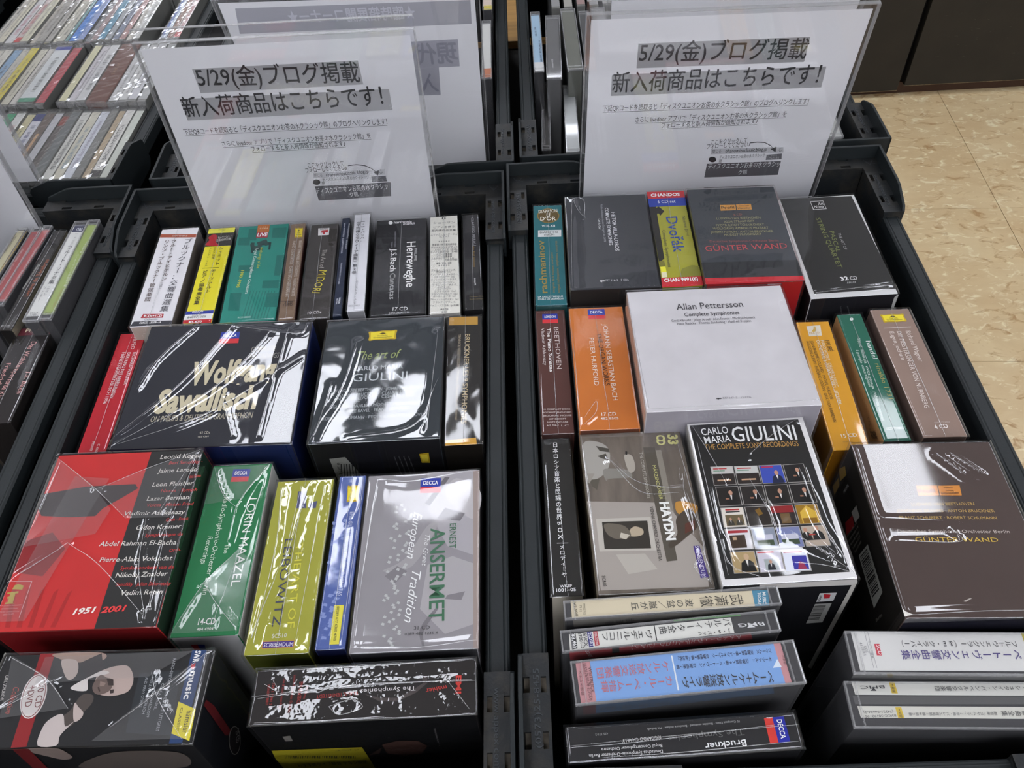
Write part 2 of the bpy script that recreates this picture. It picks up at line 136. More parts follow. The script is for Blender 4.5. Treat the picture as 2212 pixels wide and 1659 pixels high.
ITEMS=[
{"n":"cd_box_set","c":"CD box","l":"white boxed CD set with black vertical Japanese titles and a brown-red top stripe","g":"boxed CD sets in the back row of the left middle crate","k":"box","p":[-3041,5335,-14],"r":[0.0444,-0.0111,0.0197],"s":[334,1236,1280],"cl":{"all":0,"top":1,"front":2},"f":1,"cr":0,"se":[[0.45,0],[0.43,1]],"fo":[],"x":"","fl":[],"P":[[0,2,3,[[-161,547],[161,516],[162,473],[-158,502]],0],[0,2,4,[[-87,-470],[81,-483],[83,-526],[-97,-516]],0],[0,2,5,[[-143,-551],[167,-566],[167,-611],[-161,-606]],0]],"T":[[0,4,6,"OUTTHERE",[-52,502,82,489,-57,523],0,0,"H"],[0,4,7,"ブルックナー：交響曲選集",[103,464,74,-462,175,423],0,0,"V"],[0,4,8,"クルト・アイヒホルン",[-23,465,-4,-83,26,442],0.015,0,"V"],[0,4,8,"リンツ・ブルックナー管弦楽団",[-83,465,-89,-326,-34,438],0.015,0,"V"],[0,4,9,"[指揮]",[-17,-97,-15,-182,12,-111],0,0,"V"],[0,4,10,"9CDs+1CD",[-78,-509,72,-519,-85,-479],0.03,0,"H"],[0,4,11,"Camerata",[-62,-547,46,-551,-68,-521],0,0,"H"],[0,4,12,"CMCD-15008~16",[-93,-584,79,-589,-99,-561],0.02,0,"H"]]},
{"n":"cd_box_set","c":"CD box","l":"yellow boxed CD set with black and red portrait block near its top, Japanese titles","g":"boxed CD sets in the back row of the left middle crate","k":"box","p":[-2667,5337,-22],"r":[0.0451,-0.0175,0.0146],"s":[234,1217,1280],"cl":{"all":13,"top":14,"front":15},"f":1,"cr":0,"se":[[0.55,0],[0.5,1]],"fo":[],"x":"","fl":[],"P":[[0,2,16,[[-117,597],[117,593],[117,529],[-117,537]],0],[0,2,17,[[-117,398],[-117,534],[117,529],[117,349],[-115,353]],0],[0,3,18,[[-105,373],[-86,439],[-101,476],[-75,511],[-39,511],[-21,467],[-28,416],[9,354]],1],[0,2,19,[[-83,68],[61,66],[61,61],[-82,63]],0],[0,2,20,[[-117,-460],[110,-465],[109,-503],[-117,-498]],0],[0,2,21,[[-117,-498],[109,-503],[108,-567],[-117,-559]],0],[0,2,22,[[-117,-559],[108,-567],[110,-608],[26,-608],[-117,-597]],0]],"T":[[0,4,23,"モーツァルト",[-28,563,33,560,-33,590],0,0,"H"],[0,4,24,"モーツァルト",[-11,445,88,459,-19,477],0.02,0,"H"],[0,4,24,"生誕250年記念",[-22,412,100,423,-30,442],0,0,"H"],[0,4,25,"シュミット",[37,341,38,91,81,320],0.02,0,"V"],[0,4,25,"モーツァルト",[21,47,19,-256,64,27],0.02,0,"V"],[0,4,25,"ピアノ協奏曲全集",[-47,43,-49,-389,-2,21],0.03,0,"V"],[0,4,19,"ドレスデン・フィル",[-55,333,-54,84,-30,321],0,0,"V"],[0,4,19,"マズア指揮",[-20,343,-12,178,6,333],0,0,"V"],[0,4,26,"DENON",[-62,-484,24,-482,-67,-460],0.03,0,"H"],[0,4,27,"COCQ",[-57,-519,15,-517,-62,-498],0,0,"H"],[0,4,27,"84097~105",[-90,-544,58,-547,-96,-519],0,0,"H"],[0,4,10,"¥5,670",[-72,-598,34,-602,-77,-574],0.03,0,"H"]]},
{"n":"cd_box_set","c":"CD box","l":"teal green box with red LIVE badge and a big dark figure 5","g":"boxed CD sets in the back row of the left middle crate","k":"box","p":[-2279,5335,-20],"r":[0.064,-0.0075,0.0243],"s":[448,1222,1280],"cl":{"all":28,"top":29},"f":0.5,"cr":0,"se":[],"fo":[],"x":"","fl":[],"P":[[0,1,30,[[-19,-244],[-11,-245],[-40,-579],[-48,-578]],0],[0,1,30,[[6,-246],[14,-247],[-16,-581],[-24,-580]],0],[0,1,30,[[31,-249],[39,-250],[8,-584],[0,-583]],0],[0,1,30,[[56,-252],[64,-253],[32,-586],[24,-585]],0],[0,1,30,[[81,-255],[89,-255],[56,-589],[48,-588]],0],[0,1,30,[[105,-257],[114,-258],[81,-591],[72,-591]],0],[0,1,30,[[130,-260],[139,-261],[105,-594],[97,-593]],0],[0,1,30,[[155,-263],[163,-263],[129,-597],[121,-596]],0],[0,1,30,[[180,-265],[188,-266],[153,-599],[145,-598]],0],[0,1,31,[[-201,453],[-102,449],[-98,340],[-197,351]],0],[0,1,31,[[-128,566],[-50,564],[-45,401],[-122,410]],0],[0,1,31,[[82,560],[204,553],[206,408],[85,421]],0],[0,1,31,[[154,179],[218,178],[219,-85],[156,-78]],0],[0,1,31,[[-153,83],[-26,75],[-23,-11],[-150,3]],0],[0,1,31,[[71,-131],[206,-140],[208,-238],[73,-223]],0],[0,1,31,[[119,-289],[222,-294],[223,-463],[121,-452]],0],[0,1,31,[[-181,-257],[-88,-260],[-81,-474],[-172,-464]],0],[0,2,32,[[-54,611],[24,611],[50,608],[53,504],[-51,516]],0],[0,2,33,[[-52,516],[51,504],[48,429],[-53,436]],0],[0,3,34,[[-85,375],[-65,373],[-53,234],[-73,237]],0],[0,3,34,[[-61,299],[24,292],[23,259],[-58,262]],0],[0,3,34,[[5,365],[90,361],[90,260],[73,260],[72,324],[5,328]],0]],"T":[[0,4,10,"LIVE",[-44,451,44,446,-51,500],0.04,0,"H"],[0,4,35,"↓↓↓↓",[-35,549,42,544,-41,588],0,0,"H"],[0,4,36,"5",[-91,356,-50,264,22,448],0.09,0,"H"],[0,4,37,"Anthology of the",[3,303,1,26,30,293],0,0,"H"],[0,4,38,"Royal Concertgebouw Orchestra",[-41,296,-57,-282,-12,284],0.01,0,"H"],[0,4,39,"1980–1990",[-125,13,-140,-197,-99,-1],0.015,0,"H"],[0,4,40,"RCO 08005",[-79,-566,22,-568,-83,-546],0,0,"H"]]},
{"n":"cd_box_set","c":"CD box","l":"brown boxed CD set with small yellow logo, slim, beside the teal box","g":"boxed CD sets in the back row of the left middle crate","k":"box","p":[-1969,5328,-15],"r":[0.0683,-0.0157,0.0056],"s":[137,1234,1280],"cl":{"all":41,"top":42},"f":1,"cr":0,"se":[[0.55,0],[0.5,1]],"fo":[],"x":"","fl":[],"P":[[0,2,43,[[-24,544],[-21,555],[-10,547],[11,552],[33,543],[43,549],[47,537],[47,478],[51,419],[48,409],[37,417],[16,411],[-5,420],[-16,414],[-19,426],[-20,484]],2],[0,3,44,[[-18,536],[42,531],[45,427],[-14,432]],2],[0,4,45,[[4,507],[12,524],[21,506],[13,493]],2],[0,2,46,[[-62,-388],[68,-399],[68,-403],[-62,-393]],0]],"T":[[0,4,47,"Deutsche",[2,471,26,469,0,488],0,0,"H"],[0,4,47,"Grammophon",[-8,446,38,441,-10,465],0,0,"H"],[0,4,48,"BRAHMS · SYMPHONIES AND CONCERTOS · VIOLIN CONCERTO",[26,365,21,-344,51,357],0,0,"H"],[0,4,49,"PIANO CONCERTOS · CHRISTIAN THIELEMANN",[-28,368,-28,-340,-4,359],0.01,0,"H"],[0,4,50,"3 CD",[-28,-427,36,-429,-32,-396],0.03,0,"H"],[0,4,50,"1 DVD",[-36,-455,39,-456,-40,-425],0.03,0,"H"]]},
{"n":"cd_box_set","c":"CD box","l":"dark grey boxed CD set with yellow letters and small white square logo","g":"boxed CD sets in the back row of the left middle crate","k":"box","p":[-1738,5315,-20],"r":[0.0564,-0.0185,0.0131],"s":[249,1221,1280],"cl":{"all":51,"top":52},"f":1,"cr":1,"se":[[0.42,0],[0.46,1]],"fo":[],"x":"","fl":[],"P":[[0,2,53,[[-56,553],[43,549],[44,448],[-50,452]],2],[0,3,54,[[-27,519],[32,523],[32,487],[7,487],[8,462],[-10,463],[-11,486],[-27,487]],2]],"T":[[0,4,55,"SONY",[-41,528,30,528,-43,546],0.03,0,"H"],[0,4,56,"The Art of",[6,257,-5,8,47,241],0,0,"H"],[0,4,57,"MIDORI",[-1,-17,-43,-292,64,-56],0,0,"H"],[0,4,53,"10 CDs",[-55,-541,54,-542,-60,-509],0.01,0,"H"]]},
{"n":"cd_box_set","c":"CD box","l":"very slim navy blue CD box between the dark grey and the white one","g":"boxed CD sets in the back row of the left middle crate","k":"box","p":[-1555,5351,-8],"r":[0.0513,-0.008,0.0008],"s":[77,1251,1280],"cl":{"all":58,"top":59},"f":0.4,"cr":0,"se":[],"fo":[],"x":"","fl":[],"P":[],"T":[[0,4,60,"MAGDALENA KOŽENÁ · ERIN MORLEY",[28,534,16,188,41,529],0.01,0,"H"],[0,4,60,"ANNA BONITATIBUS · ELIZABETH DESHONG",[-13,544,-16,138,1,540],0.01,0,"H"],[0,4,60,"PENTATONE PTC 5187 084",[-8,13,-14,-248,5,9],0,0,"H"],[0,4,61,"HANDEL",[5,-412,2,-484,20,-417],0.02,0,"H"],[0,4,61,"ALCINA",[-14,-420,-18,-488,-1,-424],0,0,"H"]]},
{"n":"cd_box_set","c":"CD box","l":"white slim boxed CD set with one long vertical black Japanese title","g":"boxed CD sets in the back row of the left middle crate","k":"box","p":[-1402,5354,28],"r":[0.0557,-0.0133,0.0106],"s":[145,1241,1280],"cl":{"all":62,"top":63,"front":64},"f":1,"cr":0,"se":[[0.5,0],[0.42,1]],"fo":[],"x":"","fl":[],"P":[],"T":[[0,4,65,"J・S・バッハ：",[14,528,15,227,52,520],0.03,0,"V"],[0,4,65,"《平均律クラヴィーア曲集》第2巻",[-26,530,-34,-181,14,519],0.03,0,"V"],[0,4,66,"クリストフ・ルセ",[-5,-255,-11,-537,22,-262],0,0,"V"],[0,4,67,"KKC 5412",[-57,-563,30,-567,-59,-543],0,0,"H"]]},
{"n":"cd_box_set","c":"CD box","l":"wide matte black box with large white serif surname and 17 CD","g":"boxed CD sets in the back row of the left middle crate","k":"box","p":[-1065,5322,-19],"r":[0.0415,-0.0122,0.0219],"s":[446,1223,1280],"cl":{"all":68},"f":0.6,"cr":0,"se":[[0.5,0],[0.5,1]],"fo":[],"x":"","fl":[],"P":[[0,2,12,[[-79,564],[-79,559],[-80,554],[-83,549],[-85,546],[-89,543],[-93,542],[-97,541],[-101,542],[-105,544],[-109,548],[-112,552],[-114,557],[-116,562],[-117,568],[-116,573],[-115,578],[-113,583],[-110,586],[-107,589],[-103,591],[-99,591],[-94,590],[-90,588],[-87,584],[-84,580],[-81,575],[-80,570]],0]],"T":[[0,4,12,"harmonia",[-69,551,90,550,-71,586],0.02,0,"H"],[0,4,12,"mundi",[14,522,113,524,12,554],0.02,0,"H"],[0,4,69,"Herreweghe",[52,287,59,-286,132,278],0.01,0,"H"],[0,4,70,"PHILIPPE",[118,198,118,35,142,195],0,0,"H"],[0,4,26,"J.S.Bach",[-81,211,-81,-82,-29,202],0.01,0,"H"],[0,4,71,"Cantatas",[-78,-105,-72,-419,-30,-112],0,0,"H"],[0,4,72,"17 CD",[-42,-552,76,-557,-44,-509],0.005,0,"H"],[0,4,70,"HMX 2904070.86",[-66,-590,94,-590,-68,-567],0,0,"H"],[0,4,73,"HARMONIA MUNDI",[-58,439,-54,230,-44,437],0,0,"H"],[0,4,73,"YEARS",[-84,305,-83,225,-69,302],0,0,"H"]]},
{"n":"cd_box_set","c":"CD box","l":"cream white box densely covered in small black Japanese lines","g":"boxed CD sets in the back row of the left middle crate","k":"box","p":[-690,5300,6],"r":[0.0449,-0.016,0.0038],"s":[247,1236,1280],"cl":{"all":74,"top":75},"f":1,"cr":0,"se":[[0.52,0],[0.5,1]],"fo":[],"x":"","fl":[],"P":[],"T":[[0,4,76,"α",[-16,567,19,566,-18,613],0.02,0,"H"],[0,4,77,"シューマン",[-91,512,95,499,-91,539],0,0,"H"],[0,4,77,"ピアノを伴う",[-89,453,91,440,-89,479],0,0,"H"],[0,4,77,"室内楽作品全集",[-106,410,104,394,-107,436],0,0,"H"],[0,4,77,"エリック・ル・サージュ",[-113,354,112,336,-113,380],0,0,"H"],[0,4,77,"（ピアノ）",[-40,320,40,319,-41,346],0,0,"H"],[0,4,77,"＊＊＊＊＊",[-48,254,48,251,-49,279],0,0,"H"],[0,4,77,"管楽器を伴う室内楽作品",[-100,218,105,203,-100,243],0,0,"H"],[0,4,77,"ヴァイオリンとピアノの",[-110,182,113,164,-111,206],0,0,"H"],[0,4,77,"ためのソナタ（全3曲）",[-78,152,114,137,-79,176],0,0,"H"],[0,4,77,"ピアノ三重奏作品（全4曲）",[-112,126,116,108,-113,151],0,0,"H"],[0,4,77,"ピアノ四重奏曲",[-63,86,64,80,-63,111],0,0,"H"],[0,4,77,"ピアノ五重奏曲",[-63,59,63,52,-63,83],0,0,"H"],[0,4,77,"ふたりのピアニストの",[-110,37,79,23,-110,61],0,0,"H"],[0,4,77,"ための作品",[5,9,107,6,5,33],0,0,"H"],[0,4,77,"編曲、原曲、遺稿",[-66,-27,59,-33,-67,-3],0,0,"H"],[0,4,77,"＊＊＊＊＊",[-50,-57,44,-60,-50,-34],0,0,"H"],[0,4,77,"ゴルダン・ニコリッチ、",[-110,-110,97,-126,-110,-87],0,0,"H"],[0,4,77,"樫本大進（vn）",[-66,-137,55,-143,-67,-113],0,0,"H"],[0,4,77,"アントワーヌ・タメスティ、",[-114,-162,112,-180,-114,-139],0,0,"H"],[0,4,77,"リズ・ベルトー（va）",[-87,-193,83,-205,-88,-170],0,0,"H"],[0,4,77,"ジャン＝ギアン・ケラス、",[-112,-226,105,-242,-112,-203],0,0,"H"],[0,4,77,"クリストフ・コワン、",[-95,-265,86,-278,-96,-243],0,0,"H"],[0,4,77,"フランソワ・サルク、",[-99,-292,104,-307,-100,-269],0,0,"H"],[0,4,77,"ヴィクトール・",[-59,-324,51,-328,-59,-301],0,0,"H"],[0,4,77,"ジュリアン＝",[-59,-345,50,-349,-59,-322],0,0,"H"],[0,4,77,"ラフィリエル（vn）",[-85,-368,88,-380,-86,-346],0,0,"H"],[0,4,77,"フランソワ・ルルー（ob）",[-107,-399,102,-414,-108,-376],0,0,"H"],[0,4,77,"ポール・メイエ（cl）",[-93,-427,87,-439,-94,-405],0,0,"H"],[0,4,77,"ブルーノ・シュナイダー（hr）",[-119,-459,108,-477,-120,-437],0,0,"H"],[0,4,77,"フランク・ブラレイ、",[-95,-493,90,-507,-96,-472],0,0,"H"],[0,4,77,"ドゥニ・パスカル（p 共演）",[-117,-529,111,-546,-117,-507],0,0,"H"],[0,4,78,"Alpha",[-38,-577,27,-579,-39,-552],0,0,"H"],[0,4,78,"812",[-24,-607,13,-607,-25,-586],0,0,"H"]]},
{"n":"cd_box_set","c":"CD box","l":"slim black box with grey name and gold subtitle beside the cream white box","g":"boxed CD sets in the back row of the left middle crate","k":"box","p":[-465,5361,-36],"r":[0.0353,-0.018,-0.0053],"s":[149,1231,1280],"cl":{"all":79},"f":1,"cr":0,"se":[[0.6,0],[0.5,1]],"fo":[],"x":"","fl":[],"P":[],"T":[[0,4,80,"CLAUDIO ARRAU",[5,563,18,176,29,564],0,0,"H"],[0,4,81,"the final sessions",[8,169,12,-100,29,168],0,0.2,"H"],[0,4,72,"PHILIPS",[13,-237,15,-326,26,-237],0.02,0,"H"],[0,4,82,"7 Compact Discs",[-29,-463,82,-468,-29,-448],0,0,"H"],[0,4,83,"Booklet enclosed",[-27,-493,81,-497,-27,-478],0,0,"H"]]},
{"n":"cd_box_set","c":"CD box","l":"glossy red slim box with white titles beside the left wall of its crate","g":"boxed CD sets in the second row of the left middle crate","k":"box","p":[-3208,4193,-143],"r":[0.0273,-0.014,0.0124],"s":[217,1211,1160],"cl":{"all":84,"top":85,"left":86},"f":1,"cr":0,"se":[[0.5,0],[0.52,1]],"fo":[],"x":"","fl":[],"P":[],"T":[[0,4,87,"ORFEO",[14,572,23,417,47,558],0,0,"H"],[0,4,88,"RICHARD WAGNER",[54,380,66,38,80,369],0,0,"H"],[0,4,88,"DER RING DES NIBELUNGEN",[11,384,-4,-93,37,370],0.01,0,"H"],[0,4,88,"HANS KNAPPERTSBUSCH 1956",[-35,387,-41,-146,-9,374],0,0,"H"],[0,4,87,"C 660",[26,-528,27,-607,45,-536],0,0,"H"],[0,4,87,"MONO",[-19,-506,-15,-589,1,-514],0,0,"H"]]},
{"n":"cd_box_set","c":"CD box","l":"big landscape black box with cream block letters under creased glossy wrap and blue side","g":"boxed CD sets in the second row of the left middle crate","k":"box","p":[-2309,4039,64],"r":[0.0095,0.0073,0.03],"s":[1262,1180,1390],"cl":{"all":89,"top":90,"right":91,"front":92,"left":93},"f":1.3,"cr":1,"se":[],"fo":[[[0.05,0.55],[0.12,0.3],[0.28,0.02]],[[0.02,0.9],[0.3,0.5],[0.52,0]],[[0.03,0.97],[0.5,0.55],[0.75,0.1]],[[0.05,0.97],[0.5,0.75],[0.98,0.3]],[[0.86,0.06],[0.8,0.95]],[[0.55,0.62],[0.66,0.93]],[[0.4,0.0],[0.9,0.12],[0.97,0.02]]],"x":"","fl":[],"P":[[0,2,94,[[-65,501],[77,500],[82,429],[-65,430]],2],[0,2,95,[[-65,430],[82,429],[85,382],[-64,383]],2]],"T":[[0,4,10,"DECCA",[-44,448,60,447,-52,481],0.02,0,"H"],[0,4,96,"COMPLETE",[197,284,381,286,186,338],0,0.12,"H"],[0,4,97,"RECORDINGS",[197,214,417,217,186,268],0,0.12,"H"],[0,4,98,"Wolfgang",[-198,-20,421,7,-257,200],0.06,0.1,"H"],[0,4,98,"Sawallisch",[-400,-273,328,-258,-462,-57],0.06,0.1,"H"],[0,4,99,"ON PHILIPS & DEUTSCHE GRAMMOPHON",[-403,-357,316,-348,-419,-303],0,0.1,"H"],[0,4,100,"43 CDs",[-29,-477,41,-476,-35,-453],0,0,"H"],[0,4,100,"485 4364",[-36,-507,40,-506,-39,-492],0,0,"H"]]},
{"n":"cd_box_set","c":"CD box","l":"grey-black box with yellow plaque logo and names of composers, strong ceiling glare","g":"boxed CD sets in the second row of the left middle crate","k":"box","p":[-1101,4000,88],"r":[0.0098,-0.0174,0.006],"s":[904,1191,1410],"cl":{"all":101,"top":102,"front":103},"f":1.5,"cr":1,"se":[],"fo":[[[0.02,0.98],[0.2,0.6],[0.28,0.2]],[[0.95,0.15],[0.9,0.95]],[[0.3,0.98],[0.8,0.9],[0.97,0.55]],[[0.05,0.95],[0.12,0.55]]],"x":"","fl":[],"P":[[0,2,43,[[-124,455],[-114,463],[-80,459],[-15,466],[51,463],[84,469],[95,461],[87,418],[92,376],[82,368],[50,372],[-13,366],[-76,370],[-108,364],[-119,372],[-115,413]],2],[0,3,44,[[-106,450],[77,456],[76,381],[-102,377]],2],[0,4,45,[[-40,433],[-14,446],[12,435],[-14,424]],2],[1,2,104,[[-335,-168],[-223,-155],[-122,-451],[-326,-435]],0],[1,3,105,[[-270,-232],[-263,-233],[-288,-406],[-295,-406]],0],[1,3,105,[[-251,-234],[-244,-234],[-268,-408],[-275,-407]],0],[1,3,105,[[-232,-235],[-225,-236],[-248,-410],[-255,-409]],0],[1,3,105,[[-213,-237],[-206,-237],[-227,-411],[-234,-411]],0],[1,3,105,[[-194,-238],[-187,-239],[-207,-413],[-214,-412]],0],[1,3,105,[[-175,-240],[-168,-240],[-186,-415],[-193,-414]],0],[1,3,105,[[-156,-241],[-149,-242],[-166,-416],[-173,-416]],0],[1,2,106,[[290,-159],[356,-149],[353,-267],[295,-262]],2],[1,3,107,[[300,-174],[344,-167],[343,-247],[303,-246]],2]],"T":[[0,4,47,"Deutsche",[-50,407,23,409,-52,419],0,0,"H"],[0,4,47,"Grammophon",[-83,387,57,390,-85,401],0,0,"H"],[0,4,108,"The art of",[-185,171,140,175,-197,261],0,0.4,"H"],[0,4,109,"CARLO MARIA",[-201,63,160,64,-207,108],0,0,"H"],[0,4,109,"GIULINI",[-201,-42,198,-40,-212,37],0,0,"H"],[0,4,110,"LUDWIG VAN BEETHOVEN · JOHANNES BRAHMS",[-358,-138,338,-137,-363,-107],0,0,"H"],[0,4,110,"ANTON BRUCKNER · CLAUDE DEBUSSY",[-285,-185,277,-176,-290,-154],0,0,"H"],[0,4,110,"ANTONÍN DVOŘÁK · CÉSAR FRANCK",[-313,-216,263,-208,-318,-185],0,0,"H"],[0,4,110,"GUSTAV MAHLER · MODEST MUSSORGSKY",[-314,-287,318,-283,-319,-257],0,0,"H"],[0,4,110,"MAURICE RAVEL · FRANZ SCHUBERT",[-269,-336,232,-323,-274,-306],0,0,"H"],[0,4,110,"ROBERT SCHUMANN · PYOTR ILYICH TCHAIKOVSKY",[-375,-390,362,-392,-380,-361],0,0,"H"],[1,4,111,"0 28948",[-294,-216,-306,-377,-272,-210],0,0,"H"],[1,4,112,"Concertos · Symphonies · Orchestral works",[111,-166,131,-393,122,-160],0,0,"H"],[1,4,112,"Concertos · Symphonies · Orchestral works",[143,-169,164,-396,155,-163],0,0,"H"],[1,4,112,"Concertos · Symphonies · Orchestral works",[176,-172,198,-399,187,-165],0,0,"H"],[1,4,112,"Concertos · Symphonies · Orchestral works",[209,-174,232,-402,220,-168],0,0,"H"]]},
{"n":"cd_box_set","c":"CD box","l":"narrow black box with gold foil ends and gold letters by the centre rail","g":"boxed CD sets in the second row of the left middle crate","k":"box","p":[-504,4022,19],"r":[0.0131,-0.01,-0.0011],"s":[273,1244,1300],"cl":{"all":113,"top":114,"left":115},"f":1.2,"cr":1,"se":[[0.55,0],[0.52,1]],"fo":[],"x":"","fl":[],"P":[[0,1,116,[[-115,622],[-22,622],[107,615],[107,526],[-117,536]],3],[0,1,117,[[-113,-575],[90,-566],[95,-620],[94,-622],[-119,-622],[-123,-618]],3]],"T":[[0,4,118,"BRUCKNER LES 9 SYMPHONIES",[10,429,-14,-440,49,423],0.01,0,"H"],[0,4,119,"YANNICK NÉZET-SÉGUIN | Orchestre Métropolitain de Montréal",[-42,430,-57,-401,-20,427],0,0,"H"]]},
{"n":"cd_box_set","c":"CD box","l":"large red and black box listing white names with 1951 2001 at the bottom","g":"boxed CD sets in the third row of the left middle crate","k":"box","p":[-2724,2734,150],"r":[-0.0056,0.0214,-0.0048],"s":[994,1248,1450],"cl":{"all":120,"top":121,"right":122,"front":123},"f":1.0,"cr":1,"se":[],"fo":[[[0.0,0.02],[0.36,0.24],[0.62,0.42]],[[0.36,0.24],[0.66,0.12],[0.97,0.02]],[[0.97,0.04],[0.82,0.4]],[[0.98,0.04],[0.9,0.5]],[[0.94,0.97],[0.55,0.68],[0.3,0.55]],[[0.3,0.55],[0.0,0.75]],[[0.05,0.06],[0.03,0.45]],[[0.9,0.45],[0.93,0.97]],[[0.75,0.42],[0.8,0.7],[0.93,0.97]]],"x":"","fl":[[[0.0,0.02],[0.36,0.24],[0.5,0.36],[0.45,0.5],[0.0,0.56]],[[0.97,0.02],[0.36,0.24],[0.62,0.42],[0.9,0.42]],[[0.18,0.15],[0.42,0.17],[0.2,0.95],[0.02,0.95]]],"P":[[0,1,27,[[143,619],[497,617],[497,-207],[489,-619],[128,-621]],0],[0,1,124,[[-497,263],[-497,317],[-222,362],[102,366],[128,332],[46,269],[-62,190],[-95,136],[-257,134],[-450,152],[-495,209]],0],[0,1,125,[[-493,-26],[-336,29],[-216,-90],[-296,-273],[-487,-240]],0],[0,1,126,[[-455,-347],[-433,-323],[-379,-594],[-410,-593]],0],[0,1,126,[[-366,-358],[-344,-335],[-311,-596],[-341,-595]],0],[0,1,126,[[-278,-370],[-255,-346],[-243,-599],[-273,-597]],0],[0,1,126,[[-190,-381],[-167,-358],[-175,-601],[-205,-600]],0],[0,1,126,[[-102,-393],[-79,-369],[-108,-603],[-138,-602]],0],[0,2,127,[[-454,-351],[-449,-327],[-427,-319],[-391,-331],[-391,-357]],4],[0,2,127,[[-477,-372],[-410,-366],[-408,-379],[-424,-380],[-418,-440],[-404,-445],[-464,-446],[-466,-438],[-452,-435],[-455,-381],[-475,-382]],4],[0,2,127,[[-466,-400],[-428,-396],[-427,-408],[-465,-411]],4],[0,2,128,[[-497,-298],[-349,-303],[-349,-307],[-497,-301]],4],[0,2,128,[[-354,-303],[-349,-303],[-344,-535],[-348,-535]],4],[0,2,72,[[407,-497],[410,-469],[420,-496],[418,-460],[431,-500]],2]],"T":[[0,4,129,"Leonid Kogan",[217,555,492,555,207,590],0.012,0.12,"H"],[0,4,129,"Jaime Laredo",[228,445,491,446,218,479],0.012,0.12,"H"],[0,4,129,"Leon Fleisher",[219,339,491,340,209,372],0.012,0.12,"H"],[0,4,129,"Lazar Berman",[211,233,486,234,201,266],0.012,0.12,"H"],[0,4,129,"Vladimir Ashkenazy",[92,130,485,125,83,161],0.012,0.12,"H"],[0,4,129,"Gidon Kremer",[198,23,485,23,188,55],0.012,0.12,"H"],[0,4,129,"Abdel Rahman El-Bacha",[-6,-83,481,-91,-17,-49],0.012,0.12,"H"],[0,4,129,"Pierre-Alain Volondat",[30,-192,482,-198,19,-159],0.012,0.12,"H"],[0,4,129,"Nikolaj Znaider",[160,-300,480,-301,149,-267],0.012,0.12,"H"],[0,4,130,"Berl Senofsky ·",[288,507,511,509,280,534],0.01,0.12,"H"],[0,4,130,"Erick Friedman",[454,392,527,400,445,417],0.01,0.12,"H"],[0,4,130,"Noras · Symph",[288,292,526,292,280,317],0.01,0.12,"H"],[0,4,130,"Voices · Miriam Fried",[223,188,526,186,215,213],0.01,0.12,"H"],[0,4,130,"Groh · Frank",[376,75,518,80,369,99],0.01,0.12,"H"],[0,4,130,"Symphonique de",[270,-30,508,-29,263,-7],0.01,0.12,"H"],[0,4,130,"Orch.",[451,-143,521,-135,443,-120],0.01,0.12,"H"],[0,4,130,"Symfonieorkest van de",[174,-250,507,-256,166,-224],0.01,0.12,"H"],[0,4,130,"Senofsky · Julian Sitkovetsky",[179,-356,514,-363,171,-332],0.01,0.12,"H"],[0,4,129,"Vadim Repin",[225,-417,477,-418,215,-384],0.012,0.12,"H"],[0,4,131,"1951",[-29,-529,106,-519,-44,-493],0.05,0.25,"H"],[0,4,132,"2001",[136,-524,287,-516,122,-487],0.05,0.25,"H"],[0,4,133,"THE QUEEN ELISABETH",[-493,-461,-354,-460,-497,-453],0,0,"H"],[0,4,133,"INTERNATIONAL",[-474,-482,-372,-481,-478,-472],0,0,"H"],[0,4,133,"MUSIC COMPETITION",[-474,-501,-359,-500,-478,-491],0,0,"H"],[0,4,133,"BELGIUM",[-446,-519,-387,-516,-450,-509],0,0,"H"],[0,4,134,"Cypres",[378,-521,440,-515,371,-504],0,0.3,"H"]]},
{"n":"cd_box_set","c":"CD box","l":"green box with white serif capitals, 14-CD, and a white right side","g":"boxed CD sets in the third row of the left middle crate","k":"box","p":[-1983,2693,45],"r":[0.0087,-0.0163,0.0015],"s":[409,1235,1340],"cl":{"all":15,"top":135,"right":136,"front":71},"f":1.1,"cr":1,"se":[],"fo":[[[0.05,0.02],[0.3,0.2],[0.6,0.3]],[[0.95,0.02],[0.6,0.25],[0.55,0.5]],[[0.95,0.1],[0.75,0.6],[0.6,0.95]],[[0.02,0.98],[0.35,0.72],[0.75,0.55]],[[0.98,0.98],[0.55,0.82],[0.35,0.72]]],"x":"","fl":[[[0.02,0.02],[0.97,0.02],[0.6,0.24],[0.02,0.26]],[[0.02,0.98],[0.35,0.72],[0.75,0.55],[0.97,0.6],[0.97,0.98]]],"P":[[0,2,94,[[-57,578],[61,574],[61,512],[-56,516]],2],[0,2,95,[[-56,516],[61,512],[60,472],[-56,475]],2],[1,2,137,[[-68,-93],[-26,-97],[-40,-163],[-73,-166]],0],[1,2,138,[[-107,-92],[-68,-93],[-73,-166],[-108,-163]],0]],"T":[[0,4,10,"DECCA",[-40,531,44,528,-46,560],0.02,0,"H"],[0,4,139,"LORIN MAAZEL",[93,335,96,-300,150,319],0.0,0,"H"],[0,4,140,"The",[2,-5,7,-70,33,-12],0,0,"H"],[0,4,140,"Radio-Symphonie-Orchester Berlin",[-76,355,-68,-348,-40,344],0,0.15,"H"],[0,4,140,"Recordings",[-119,58,-122,-138,-84,47],0,0.15,"H"],[0,4,141,"14-CD",[-52,-541,50,-541,-63,-499],0.02,0,"H"],[0,4,139,"484 4904",[-51,-577,47,-577,-56,-558],0,0,"H"],[1,4,142,"FIDELIO",[-167,-50,-174,-136,-152,-37],0,0,"H"]]},
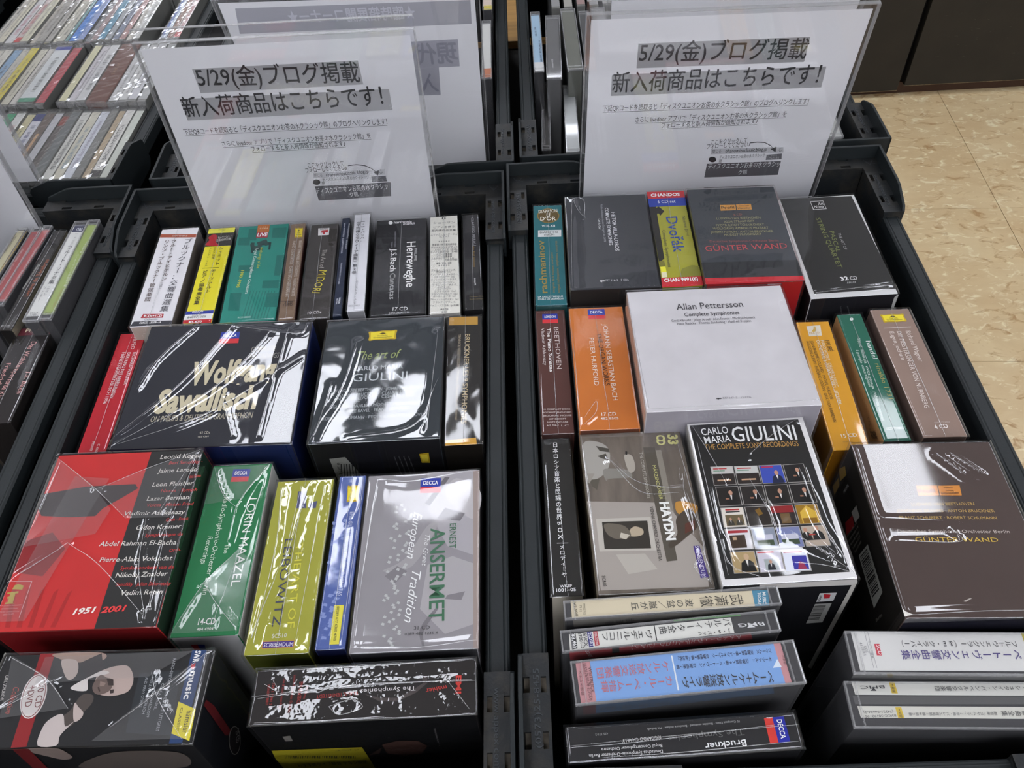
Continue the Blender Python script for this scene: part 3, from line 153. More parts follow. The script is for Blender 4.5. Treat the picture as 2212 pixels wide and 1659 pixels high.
{"n":"cd_box_set","c":"CD box","l":"olive yellow-green box with navy and yellow condensed capitals and purple plate","g":"boxed CD sets in the third row of the left middle crate","k":"box","p":[-1533,2552,54],"r":[-0.0002,-0.0139,-0.011],"s":[384,1205,1360],"cl":{"all":143,"top":144,"front":145},"f":1.4,"cr":2,"se":[[0.5,0],[0.5,1]],"fo":[[[0.1,0.05],[0.2,0.4],[0.15,0.95]],[[0.85,0.05],[0.78,0.95]],[[0.45,0.05],[0.4,0.5],[0.6,0.0]],[[0.3,0.6],[0.1,0.92],[0.35,0.5]]],"x":"","fl":[],"P":[[0,2,146,[[-40,511],[18,511],[33,378],[-30,380]],0],[0,2,146,[[47,414],[99,430],[97,375],[46,376]],0],[0,1,147,[[-93,-518],[97,-518],[99,-564],[-90,-565]],2],[0,2,148,[[-88,-523],[94,-523],[94,-560],[-85,-560]],2]],"T":[[0,4,149,"THE ART OF",[9,119,39,-445,57,110],0,0,"H"],[0,4,150,"LEIBOWITZ",[-66,154,-51,-433,-13,143],0,0,"H"],[0,4,151,"SC510",[-40,-503,46,-501,-47,-476],0,0,"H"],[0,4,152,"SCRIBENDUM",[-79,-555,91,-556,-85,-529],0,0,"H"]]},
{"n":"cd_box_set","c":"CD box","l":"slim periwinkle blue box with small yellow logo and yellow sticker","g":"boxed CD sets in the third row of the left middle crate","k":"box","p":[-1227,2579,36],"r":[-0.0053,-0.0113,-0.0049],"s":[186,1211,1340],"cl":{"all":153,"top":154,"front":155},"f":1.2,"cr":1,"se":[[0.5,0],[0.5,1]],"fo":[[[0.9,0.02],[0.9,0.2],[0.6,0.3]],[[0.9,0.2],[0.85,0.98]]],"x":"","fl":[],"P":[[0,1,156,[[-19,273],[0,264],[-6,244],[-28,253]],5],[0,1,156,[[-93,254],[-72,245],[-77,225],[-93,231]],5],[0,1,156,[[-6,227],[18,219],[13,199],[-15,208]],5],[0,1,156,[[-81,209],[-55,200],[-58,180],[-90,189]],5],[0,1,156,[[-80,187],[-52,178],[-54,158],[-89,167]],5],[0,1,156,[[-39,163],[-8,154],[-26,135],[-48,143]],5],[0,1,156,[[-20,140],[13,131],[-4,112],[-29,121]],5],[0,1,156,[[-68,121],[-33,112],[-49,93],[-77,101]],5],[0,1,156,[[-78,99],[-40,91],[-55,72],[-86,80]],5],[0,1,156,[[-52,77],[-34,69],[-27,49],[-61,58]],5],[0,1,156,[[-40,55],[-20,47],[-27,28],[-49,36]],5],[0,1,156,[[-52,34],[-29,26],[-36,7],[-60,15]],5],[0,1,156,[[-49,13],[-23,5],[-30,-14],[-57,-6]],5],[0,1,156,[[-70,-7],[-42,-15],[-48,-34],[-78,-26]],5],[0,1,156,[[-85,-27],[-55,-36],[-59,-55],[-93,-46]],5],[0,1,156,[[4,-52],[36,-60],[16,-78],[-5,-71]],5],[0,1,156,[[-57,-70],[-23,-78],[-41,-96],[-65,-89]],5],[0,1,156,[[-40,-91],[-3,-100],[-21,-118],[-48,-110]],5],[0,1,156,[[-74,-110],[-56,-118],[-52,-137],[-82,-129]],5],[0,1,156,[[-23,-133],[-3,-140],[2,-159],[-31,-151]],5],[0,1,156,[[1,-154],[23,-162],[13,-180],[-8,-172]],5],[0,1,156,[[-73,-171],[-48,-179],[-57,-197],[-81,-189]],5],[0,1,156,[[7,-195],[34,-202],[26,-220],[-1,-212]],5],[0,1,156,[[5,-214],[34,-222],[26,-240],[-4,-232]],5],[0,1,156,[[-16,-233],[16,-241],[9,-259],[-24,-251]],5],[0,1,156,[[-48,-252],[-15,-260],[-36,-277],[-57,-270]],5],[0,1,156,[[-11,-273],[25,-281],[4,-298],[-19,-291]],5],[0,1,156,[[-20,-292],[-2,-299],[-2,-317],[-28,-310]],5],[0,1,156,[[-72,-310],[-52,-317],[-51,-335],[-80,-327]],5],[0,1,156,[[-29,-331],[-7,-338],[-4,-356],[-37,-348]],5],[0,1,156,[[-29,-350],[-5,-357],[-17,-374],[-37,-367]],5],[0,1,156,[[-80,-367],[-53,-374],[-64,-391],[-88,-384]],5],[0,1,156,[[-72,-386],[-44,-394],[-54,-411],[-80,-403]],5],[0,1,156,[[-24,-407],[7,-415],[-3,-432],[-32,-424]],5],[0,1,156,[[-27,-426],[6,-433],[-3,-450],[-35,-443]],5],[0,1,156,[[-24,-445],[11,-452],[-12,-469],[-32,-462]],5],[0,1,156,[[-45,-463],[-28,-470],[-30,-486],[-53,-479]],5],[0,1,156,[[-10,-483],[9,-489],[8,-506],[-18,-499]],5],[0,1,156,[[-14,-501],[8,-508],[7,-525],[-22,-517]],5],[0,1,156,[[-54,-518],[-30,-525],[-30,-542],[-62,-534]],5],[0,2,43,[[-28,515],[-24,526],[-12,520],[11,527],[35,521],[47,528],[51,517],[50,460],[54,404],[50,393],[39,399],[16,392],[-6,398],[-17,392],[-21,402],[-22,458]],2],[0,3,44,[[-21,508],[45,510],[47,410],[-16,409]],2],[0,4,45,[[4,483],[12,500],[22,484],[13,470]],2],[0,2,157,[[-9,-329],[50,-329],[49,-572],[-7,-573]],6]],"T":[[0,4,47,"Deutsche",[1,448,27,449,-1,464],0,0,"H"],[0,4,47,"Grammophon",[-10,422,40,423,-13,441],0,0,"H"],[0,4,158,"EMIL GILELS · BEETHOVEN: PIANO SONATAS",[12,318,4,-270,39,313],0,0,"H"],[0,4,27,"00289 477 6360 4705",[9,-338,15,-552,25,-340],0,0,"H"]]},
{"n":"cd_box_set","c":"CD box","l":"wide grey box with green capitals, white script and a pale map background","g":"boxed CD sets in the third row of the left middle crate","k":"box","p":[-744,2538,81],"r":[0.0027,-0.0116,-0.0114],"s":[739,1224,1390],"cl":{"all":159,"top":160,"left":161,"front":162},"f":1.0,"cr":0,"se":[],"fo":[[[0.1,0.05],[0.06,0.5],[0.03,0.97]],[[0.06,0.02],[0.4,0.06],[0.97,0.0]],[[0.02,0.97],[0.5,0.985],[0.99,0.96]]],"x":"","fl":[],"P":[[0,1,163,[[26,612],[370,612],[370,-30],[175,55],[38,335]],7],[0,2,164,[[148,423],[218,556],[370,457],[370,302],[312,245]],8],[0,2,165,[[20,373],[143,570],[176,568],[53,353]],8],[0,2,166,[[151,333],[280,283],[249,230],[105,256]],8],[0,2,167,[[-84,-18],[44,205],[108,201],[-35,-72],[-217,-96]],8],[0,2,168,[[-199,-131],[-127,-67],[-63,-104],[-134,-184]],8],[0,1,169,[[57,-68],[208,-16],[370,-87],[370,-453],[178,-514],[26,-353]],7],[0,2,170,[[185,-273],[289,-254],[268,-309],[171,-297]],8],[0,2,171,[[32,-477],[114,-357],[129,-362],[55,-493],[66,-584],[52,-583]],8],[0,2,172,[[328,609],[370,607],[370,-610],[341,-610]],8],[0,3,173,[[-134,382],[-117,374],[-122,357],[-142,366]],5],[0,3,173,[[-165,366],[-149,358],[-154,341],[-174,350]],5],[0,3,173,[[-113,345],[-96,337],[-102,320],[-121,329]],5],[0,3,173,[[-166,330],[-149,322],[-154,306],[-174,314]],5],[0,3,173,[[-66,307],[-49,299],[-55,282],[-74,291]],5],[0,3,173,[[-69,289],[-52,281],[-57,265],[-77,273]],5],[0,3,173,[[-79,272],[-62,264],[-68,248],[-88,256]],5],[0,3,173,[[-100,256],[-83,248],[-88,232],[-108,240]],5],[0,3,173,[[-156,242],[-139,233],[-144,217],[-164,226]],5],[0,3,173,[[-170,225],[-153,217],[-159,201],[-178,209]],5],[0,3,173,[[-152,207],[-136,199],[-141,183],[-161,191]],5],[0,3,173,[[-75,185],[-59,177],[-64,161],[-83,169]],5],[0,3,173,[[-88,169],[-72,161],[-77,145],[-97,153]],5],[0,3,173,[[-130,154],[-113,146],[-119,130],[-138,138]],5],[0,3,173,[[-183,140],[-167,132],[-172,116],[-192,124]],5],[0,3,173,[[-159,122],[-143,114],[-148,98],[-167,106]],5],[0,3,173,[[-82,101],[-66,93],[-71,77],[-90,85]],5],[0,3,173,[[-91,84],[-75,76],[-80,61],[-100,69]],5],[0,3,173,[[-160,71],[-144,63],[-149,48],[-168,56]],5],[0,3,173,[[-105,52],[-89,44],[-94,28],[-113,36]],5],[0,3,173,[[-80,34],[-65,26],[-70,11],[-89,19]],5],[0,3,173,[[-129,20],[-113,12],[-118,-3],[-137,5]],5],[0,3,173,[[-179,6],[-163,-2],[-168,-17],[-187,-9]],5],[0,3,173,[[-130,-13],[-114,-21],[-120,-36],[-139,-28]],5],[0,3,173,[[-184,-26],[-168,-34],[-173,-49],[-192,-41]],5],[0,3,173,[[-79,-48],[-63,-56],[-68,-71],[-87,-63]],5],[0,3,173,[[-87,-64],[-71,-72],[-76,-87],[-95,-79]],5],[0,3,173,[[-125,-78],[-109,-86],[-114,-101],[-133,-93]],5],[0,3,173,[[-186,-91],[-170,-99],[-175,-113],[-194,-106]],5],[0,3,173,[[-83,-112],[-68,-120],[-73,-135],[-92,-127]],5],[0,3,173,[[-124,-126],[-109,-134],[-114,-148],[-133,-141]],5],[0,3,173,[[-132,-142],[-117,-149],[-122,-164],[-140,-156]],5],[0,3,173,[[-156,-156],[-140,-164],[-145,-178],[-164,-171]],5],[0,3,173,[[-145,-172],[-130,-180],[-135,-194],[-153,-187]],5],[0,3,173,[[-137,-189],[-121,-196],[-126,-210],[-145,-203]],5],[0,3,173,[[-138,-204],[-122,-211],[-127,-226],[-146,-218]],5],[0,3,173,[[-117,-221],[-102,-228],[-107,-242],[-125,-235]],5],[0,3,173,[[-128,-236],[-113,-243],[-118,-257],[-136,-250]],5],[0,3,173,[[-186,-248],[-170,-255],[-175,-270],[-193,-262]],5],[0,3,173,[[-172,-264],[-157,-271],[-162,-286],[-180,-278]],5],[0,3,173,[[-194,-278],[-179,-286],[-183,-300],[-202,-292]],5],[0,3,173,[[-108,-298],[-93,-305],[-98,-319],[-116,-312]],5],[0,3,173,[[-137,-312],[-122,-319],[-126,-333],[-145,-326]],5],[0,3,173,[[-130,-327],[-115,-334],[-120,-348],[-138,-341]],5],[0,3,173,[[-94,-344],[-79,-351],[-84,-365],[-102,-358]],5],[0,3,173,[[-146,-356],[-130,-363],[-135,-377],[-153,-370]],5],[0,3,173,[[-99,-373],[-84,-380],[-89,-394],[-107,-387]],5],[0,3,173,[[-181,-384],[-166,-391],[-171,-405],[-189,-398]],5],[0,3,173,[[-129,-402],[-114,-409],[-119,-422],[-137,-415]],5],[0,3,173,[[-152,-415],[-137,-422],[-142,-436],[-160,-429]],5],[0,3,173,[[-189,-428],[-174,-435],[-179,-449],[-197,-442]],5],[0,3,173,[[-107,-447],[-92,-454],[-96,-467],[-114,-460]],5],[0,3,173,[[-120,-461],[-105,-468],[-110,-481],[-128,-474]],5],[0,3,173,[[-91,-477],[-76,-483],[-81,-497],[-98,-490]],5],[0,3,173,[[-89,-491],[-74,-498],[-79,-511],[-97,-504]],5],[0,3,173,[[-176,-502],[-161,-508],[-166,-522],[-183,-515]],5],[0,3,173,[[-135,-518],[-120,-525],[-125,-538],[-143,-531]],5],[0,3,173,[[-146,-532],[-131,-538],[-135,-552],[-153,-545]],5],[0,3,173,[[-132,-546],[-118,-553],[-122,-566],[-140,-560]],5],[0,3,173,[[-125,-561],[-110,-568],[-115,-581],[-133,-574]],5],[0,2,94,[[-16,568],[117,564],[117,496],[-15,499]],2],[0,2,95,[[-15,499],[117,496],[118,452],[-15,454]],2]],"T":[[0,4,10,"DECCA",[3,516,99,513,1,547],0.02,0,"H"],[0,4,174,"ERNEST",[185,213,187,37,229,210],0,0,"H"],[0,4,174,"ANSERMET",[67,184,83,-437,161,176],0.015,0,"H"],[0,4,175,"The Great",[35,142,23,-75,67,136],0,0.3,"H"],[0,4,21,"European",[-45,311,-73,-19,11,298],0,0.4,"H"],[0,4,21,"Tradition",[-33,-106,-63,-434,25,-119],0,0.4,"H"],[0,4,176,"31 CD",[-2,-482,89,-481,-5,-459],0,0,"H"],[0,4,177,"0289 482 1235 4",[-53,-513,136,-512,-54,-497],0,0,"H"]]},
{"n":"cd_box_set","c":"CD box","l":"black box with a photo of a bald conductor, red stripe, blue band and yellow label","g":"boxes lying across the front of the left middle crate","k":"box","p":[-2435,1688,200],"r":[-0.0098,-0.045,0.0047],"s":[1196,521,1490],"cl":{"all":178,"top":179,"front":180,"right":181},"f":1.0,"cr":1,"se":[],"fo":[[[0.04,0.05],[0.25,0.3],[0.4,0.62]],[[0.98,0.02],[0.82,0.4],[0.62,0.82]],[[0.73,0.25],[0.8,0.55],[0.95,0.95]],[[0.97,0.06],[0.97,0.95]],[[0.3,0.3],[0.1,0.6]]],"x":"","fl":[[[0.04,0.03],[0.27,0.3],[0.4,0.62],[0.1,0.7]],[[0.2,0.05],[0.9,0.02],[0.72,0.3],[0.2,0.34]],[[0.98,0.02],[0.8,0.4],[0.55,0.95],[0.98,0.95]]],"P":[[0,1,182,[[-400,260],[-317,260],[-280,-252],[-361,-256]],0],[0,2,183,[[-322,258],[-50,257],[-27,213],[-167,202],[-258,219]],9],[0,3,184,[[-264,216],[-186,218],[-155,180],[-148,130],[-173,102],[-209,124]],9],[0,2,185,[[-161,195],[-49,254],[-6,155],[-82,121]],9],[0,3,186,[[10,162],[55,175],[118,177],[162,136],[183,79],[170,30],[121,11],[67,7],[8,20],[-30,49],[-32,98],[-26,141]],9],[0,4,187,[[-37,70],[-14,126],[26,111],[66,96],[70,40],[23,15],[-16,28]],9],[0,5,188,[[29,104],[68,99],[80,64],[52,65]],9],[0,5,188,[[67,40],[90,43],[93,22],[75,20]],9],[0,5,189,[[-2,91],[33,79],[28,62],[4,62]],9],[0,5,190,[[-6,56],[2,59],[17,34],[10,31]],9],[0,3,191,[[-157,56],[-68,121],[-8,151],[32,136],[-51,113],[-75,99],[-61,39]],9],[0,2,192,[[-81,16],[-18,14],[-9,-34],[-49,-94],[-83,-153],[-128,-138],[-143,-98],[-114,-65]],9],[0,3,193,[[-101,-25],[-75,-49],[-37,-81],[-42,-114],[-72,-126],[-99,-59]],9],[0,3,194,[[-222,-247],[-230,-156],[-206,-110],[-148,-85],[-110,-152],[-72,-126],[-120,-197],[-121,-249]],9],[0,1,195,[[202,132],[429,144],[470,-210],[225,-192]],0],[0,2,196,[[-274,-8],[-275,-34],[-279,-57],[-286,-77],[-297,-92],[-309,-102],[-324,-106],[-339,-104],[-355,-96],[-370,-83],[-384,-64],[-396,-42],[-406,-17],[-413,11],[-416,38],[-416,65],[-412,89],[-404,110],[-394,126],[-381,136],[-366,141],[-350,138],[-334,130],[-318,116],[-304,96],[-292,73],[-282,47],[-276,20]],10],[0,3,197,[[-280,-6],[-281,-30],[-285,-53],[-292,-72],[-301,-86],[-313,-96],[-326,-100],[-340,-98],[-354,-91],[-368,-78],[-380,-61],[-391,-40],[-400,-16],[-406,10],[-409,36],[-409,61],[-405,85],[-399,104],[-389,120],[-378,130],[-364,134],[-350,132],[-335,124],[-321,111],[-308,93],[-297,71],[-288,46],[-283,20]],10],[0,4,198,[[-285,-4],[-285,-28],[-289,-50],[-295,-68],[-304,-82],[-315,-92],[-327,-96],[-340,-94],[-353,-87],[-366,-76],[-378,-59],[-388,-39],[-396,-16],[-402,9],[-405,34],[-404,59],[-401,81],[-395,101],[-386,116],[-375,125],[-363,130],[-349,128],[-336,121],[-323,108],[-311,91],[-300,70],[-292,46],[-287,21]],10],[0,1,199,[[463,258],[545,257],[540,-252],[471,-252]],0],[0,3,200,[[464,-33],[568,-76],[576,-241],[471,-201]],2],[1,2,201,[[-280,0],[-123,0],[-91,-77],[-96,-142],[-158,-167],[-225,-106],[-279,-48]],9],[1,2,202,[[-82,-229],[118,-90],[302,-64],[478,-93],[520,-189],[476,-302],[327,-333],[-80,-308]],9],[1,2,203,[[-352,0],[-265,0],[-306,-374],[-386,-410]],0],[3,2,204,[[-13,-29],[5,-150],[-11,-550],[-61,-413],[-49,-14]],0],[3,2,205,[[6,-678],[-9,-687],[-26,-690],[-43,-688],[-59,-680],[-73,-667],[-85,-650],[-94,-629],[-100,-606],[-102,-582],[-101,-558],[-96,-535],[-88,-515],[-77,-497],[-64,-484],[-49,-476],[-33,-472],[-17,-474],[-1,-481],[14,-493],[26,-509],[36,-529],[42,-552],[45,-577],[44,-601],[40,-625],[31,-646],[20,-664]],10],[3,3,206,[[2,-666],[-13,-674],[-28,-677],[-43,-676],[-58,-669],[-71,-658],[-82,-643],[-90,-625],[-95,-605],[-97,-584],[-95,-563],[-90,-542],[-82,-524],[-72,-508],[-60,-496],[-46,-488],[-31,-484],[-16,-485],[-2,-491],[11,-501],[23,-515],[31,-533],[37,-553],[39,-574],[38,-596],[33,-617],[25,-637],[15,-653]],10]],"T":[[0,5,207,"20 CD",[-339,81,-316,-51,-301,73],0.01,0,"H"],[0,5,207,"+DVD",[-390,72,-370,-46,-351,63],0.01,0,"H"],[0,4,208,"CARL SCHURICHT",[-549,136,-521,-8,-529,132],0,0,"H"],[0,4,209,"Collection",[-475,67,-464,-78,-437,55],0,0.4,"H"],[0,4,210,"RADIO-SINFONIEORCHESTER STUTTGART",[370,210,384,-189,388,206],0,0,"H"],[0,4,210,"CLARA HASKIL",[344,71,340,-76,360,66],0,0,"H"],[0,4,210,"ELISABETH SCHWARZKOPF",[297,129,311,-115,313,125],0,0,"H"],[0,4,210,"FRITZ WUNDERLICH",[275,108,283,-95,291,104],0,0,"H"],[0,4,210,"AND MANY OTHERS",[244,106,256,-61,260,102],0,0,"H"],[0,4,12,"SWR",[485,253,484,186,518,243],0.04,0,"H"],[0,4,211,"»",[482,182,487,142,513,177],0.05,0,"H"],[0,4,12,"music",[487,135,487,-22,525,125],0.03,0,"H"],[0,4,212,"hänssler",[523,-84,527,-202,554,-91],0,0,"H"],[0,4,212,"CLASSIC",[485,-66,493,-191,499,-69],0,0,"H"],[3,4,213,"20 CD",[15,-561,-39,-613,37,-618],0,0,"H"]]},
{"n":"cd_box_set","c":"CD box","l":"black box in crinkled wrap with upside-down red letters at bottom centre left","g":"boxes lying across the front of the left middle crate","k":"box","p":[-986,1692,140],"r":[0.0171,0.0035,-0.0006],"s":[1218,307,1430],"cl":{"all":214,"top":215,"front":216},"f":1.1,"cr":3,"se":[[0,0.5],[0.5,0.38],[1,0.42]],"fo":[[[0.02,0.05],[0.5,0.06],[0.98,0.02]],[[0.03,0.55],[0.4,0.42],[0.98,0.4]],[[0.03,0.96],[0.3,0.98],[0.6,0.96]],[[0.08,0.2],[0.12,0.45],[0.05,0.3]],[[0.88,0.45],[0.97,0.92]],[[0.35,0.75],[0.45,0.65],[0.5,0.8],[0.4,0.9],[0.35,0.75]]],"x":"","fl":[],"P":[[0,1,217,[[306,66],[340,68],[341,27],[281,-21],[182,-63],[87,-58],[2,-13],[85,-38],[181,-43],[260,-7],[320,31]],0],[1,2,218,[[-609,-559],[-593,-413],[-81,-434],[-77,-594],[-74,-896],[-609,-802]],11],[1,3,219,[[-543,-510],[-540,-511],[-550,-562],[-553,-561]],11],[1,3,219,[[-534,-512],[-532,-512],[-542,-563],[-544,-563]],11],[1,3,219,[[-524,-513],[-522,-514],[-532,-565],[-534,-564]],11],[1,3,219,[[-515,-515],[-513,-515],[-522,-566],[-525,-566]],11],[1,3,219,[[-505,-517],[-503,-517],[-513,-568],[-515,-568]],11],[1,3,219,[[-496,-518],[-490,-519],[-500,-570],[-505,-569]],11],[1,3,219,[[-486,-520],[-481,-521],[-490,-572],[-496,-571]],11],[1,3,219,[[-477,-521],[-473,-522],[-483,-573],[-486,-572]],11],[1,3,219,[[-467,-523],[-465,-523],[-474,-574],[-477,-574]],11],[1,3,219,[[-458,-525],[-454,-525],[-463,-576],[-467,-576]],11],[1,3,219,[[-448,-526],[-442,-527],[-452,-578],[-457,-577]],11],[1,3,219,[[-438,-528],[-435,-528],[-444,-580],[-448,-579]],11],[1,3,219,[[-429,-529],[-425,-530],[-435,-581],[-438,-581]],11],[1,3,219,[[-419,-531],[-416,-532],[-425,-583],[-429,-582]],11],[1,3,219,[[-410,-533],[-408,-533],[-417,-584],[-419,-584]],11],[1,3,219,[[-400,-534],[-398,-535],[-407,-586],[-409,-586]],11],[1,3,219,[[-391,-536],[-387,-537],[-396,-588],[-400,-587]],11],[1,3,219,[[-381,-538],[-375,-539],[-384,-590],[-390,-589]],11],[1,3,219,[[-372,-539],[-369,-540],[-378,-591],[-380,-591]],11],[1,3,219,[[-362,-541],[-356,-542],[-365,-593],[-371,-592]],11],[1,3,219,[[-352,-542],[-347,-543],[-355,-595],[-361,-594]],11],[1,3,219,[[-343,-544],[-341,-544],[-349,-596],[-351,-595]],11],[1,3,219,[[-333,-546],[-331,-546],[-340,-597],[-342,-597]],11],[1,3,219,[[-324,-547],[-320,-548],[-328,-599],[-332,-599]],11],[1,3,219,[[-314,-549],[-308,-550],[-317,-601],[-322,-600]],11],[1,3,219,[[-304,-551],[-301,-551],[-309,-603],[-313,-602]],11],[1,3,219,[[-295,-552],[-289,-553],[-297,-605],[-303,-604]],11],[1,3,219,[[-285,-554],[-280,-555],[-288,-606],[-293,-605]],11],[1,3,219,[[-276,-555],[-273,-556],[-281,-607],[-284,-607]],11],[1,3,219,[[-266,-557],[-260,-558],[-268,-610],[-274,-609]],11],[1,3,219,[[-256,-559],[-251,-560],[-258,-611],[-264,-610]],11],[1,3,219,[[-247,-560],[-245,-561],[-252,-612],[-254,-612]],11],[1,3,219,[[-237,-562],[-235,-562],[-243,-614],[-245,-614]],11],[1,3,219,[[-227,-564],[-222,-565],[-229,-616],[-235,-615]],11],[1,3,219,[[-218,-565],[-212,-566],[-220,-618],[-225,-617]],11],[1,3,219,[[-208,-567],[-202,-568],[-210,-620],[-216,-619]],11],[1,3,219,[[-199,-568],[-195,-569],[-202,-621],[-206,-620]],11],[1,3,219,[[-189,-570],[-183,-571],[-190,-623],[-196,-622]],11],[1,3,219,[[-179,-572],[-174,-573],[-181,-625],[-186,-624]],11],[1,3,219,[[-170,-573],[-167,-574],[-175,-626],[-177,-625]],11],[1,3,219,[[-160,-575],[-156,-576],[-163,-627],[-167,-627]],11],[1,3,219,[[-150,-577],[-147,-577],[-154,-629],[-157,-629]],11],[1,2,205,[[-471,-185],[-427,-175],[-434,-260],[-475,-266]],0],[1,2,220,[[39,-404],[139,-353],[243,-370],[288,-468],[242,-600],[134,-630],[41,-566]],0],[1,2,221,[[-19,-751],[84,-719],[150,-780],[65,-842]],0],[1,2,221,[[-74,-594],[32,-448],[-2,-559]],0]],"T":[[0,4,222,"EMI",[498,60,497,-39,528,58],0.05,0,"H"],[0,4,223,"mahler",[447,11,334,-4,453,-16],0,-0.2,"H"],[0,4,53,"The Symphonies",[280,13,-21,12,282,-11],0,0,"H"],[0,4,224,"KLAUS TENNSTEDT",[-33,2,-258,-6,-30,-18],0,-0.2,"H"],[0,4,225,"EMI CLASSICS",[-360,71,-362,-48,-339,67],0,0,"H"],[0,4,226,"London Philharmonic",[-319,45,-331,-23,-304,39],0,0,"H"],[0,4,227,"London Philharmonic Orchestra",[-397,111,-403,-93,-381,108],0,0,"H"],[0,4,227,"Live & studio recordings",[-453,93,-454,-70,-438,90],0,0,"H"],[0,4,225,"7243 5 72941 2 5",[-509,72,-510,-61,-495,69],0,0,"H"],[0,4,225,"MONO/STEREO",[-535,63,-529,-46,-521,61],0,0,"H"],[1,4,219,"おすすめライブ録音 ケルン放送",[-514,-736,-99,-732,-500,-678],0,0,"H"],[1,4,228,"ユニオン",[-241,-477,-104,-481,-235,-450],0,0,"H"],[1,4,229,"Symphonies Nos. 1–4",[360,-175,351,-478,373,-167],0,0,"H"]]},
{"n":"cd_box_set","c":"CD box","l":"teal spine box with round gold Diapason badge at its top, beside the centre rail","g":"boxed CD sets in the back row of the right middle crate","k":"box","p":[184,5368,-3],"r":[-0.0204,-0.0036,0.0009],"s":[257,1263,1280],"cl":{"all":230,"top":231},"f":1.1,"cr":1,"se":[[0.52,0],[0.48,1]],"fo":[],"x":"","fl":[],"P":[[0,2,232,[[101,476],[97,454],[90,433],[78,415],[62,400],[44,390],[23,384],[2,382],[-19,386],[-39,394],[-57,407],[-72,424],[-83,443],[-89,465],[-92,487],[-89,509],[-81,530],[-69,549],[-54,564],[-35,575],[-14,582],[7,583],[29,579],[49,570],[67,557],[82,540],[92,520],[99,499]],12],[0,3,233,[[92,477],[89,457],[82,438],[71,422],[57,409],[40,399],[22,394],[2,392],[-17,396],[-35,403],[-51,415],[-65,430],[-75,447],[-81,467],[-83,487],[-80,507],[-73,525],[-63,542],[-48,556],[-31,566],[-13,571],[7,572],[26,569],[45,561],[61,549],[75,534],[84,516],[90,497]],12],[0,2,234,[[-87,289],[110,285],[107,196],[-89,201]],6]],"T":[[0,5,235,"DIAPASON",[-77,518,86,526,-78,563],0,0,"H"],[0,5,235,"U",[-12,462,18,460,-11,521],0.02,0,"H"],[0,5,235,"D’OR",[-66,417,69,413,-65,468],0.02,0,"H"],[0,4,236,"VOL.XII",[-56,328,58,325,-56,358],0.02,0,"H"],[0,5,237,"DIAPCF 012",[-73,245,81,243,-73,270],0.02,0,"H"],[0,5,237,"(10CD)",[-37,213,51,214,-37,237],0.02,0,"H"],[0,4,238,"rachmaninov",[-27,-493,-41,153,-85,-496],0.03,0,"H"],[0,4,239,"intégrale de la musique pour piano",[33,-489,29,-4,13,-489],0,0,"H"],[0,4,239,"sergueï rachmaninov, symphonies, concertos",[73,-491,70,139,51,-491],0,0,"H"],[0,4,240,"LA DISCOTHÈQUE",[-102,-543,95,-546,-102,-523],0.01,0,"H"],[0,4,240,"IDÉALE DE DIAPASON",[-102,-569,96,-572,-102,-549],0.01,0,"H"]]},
{"n":"cd_box_set","c":"CD box","l":"dark slate box with tiny white titles printed sideways and loose film at its left","g":"boxed CD sets in the back row of the right middle crate","k":"box","p":[689,5420,60],"r":[-0.0212,-0.0224,-0.0041],"s":[711,1221,1360],"cl":{"all":79,"top":241,"left":242,"front":243},"f":1.1,"cr":1,"se":[],"fo":[[[0.1,0.02],[0.06,0.4],[0.03,0.98]],[[0.15,0.02],[0.24,0.08],[0.22,0.25],[0.12,0.1],[0.15,0.02]]],"x":"","fl":[],"P":[],"T":[[0,4,244,"HEITOR VILLA-LOBOS",[39,363,37,-153,73,367],0.01,0,"H"],[0,4,244,"COMPLETE SYMPHONIES",[-11,426,-9,-78,20,430],0.01,0,"H"],[0,4,245,"Radio-Sinfonieorchester Stuttgart des SWR",[-45,475,-49,-32,-26,476],0,0,"H"],[0,4,246,"Carl St. Clair",[-79,278,-80,133,-60,279],0.01,0,"H"],[0,4,26,"cpo",[-115,-522,-75,-521,-114,-501],0.06,0,"H"],[0,4,247,"777 516–2   7 CDs",[-71,-521,112,-523,-69,-497],0,0,"H"]]},
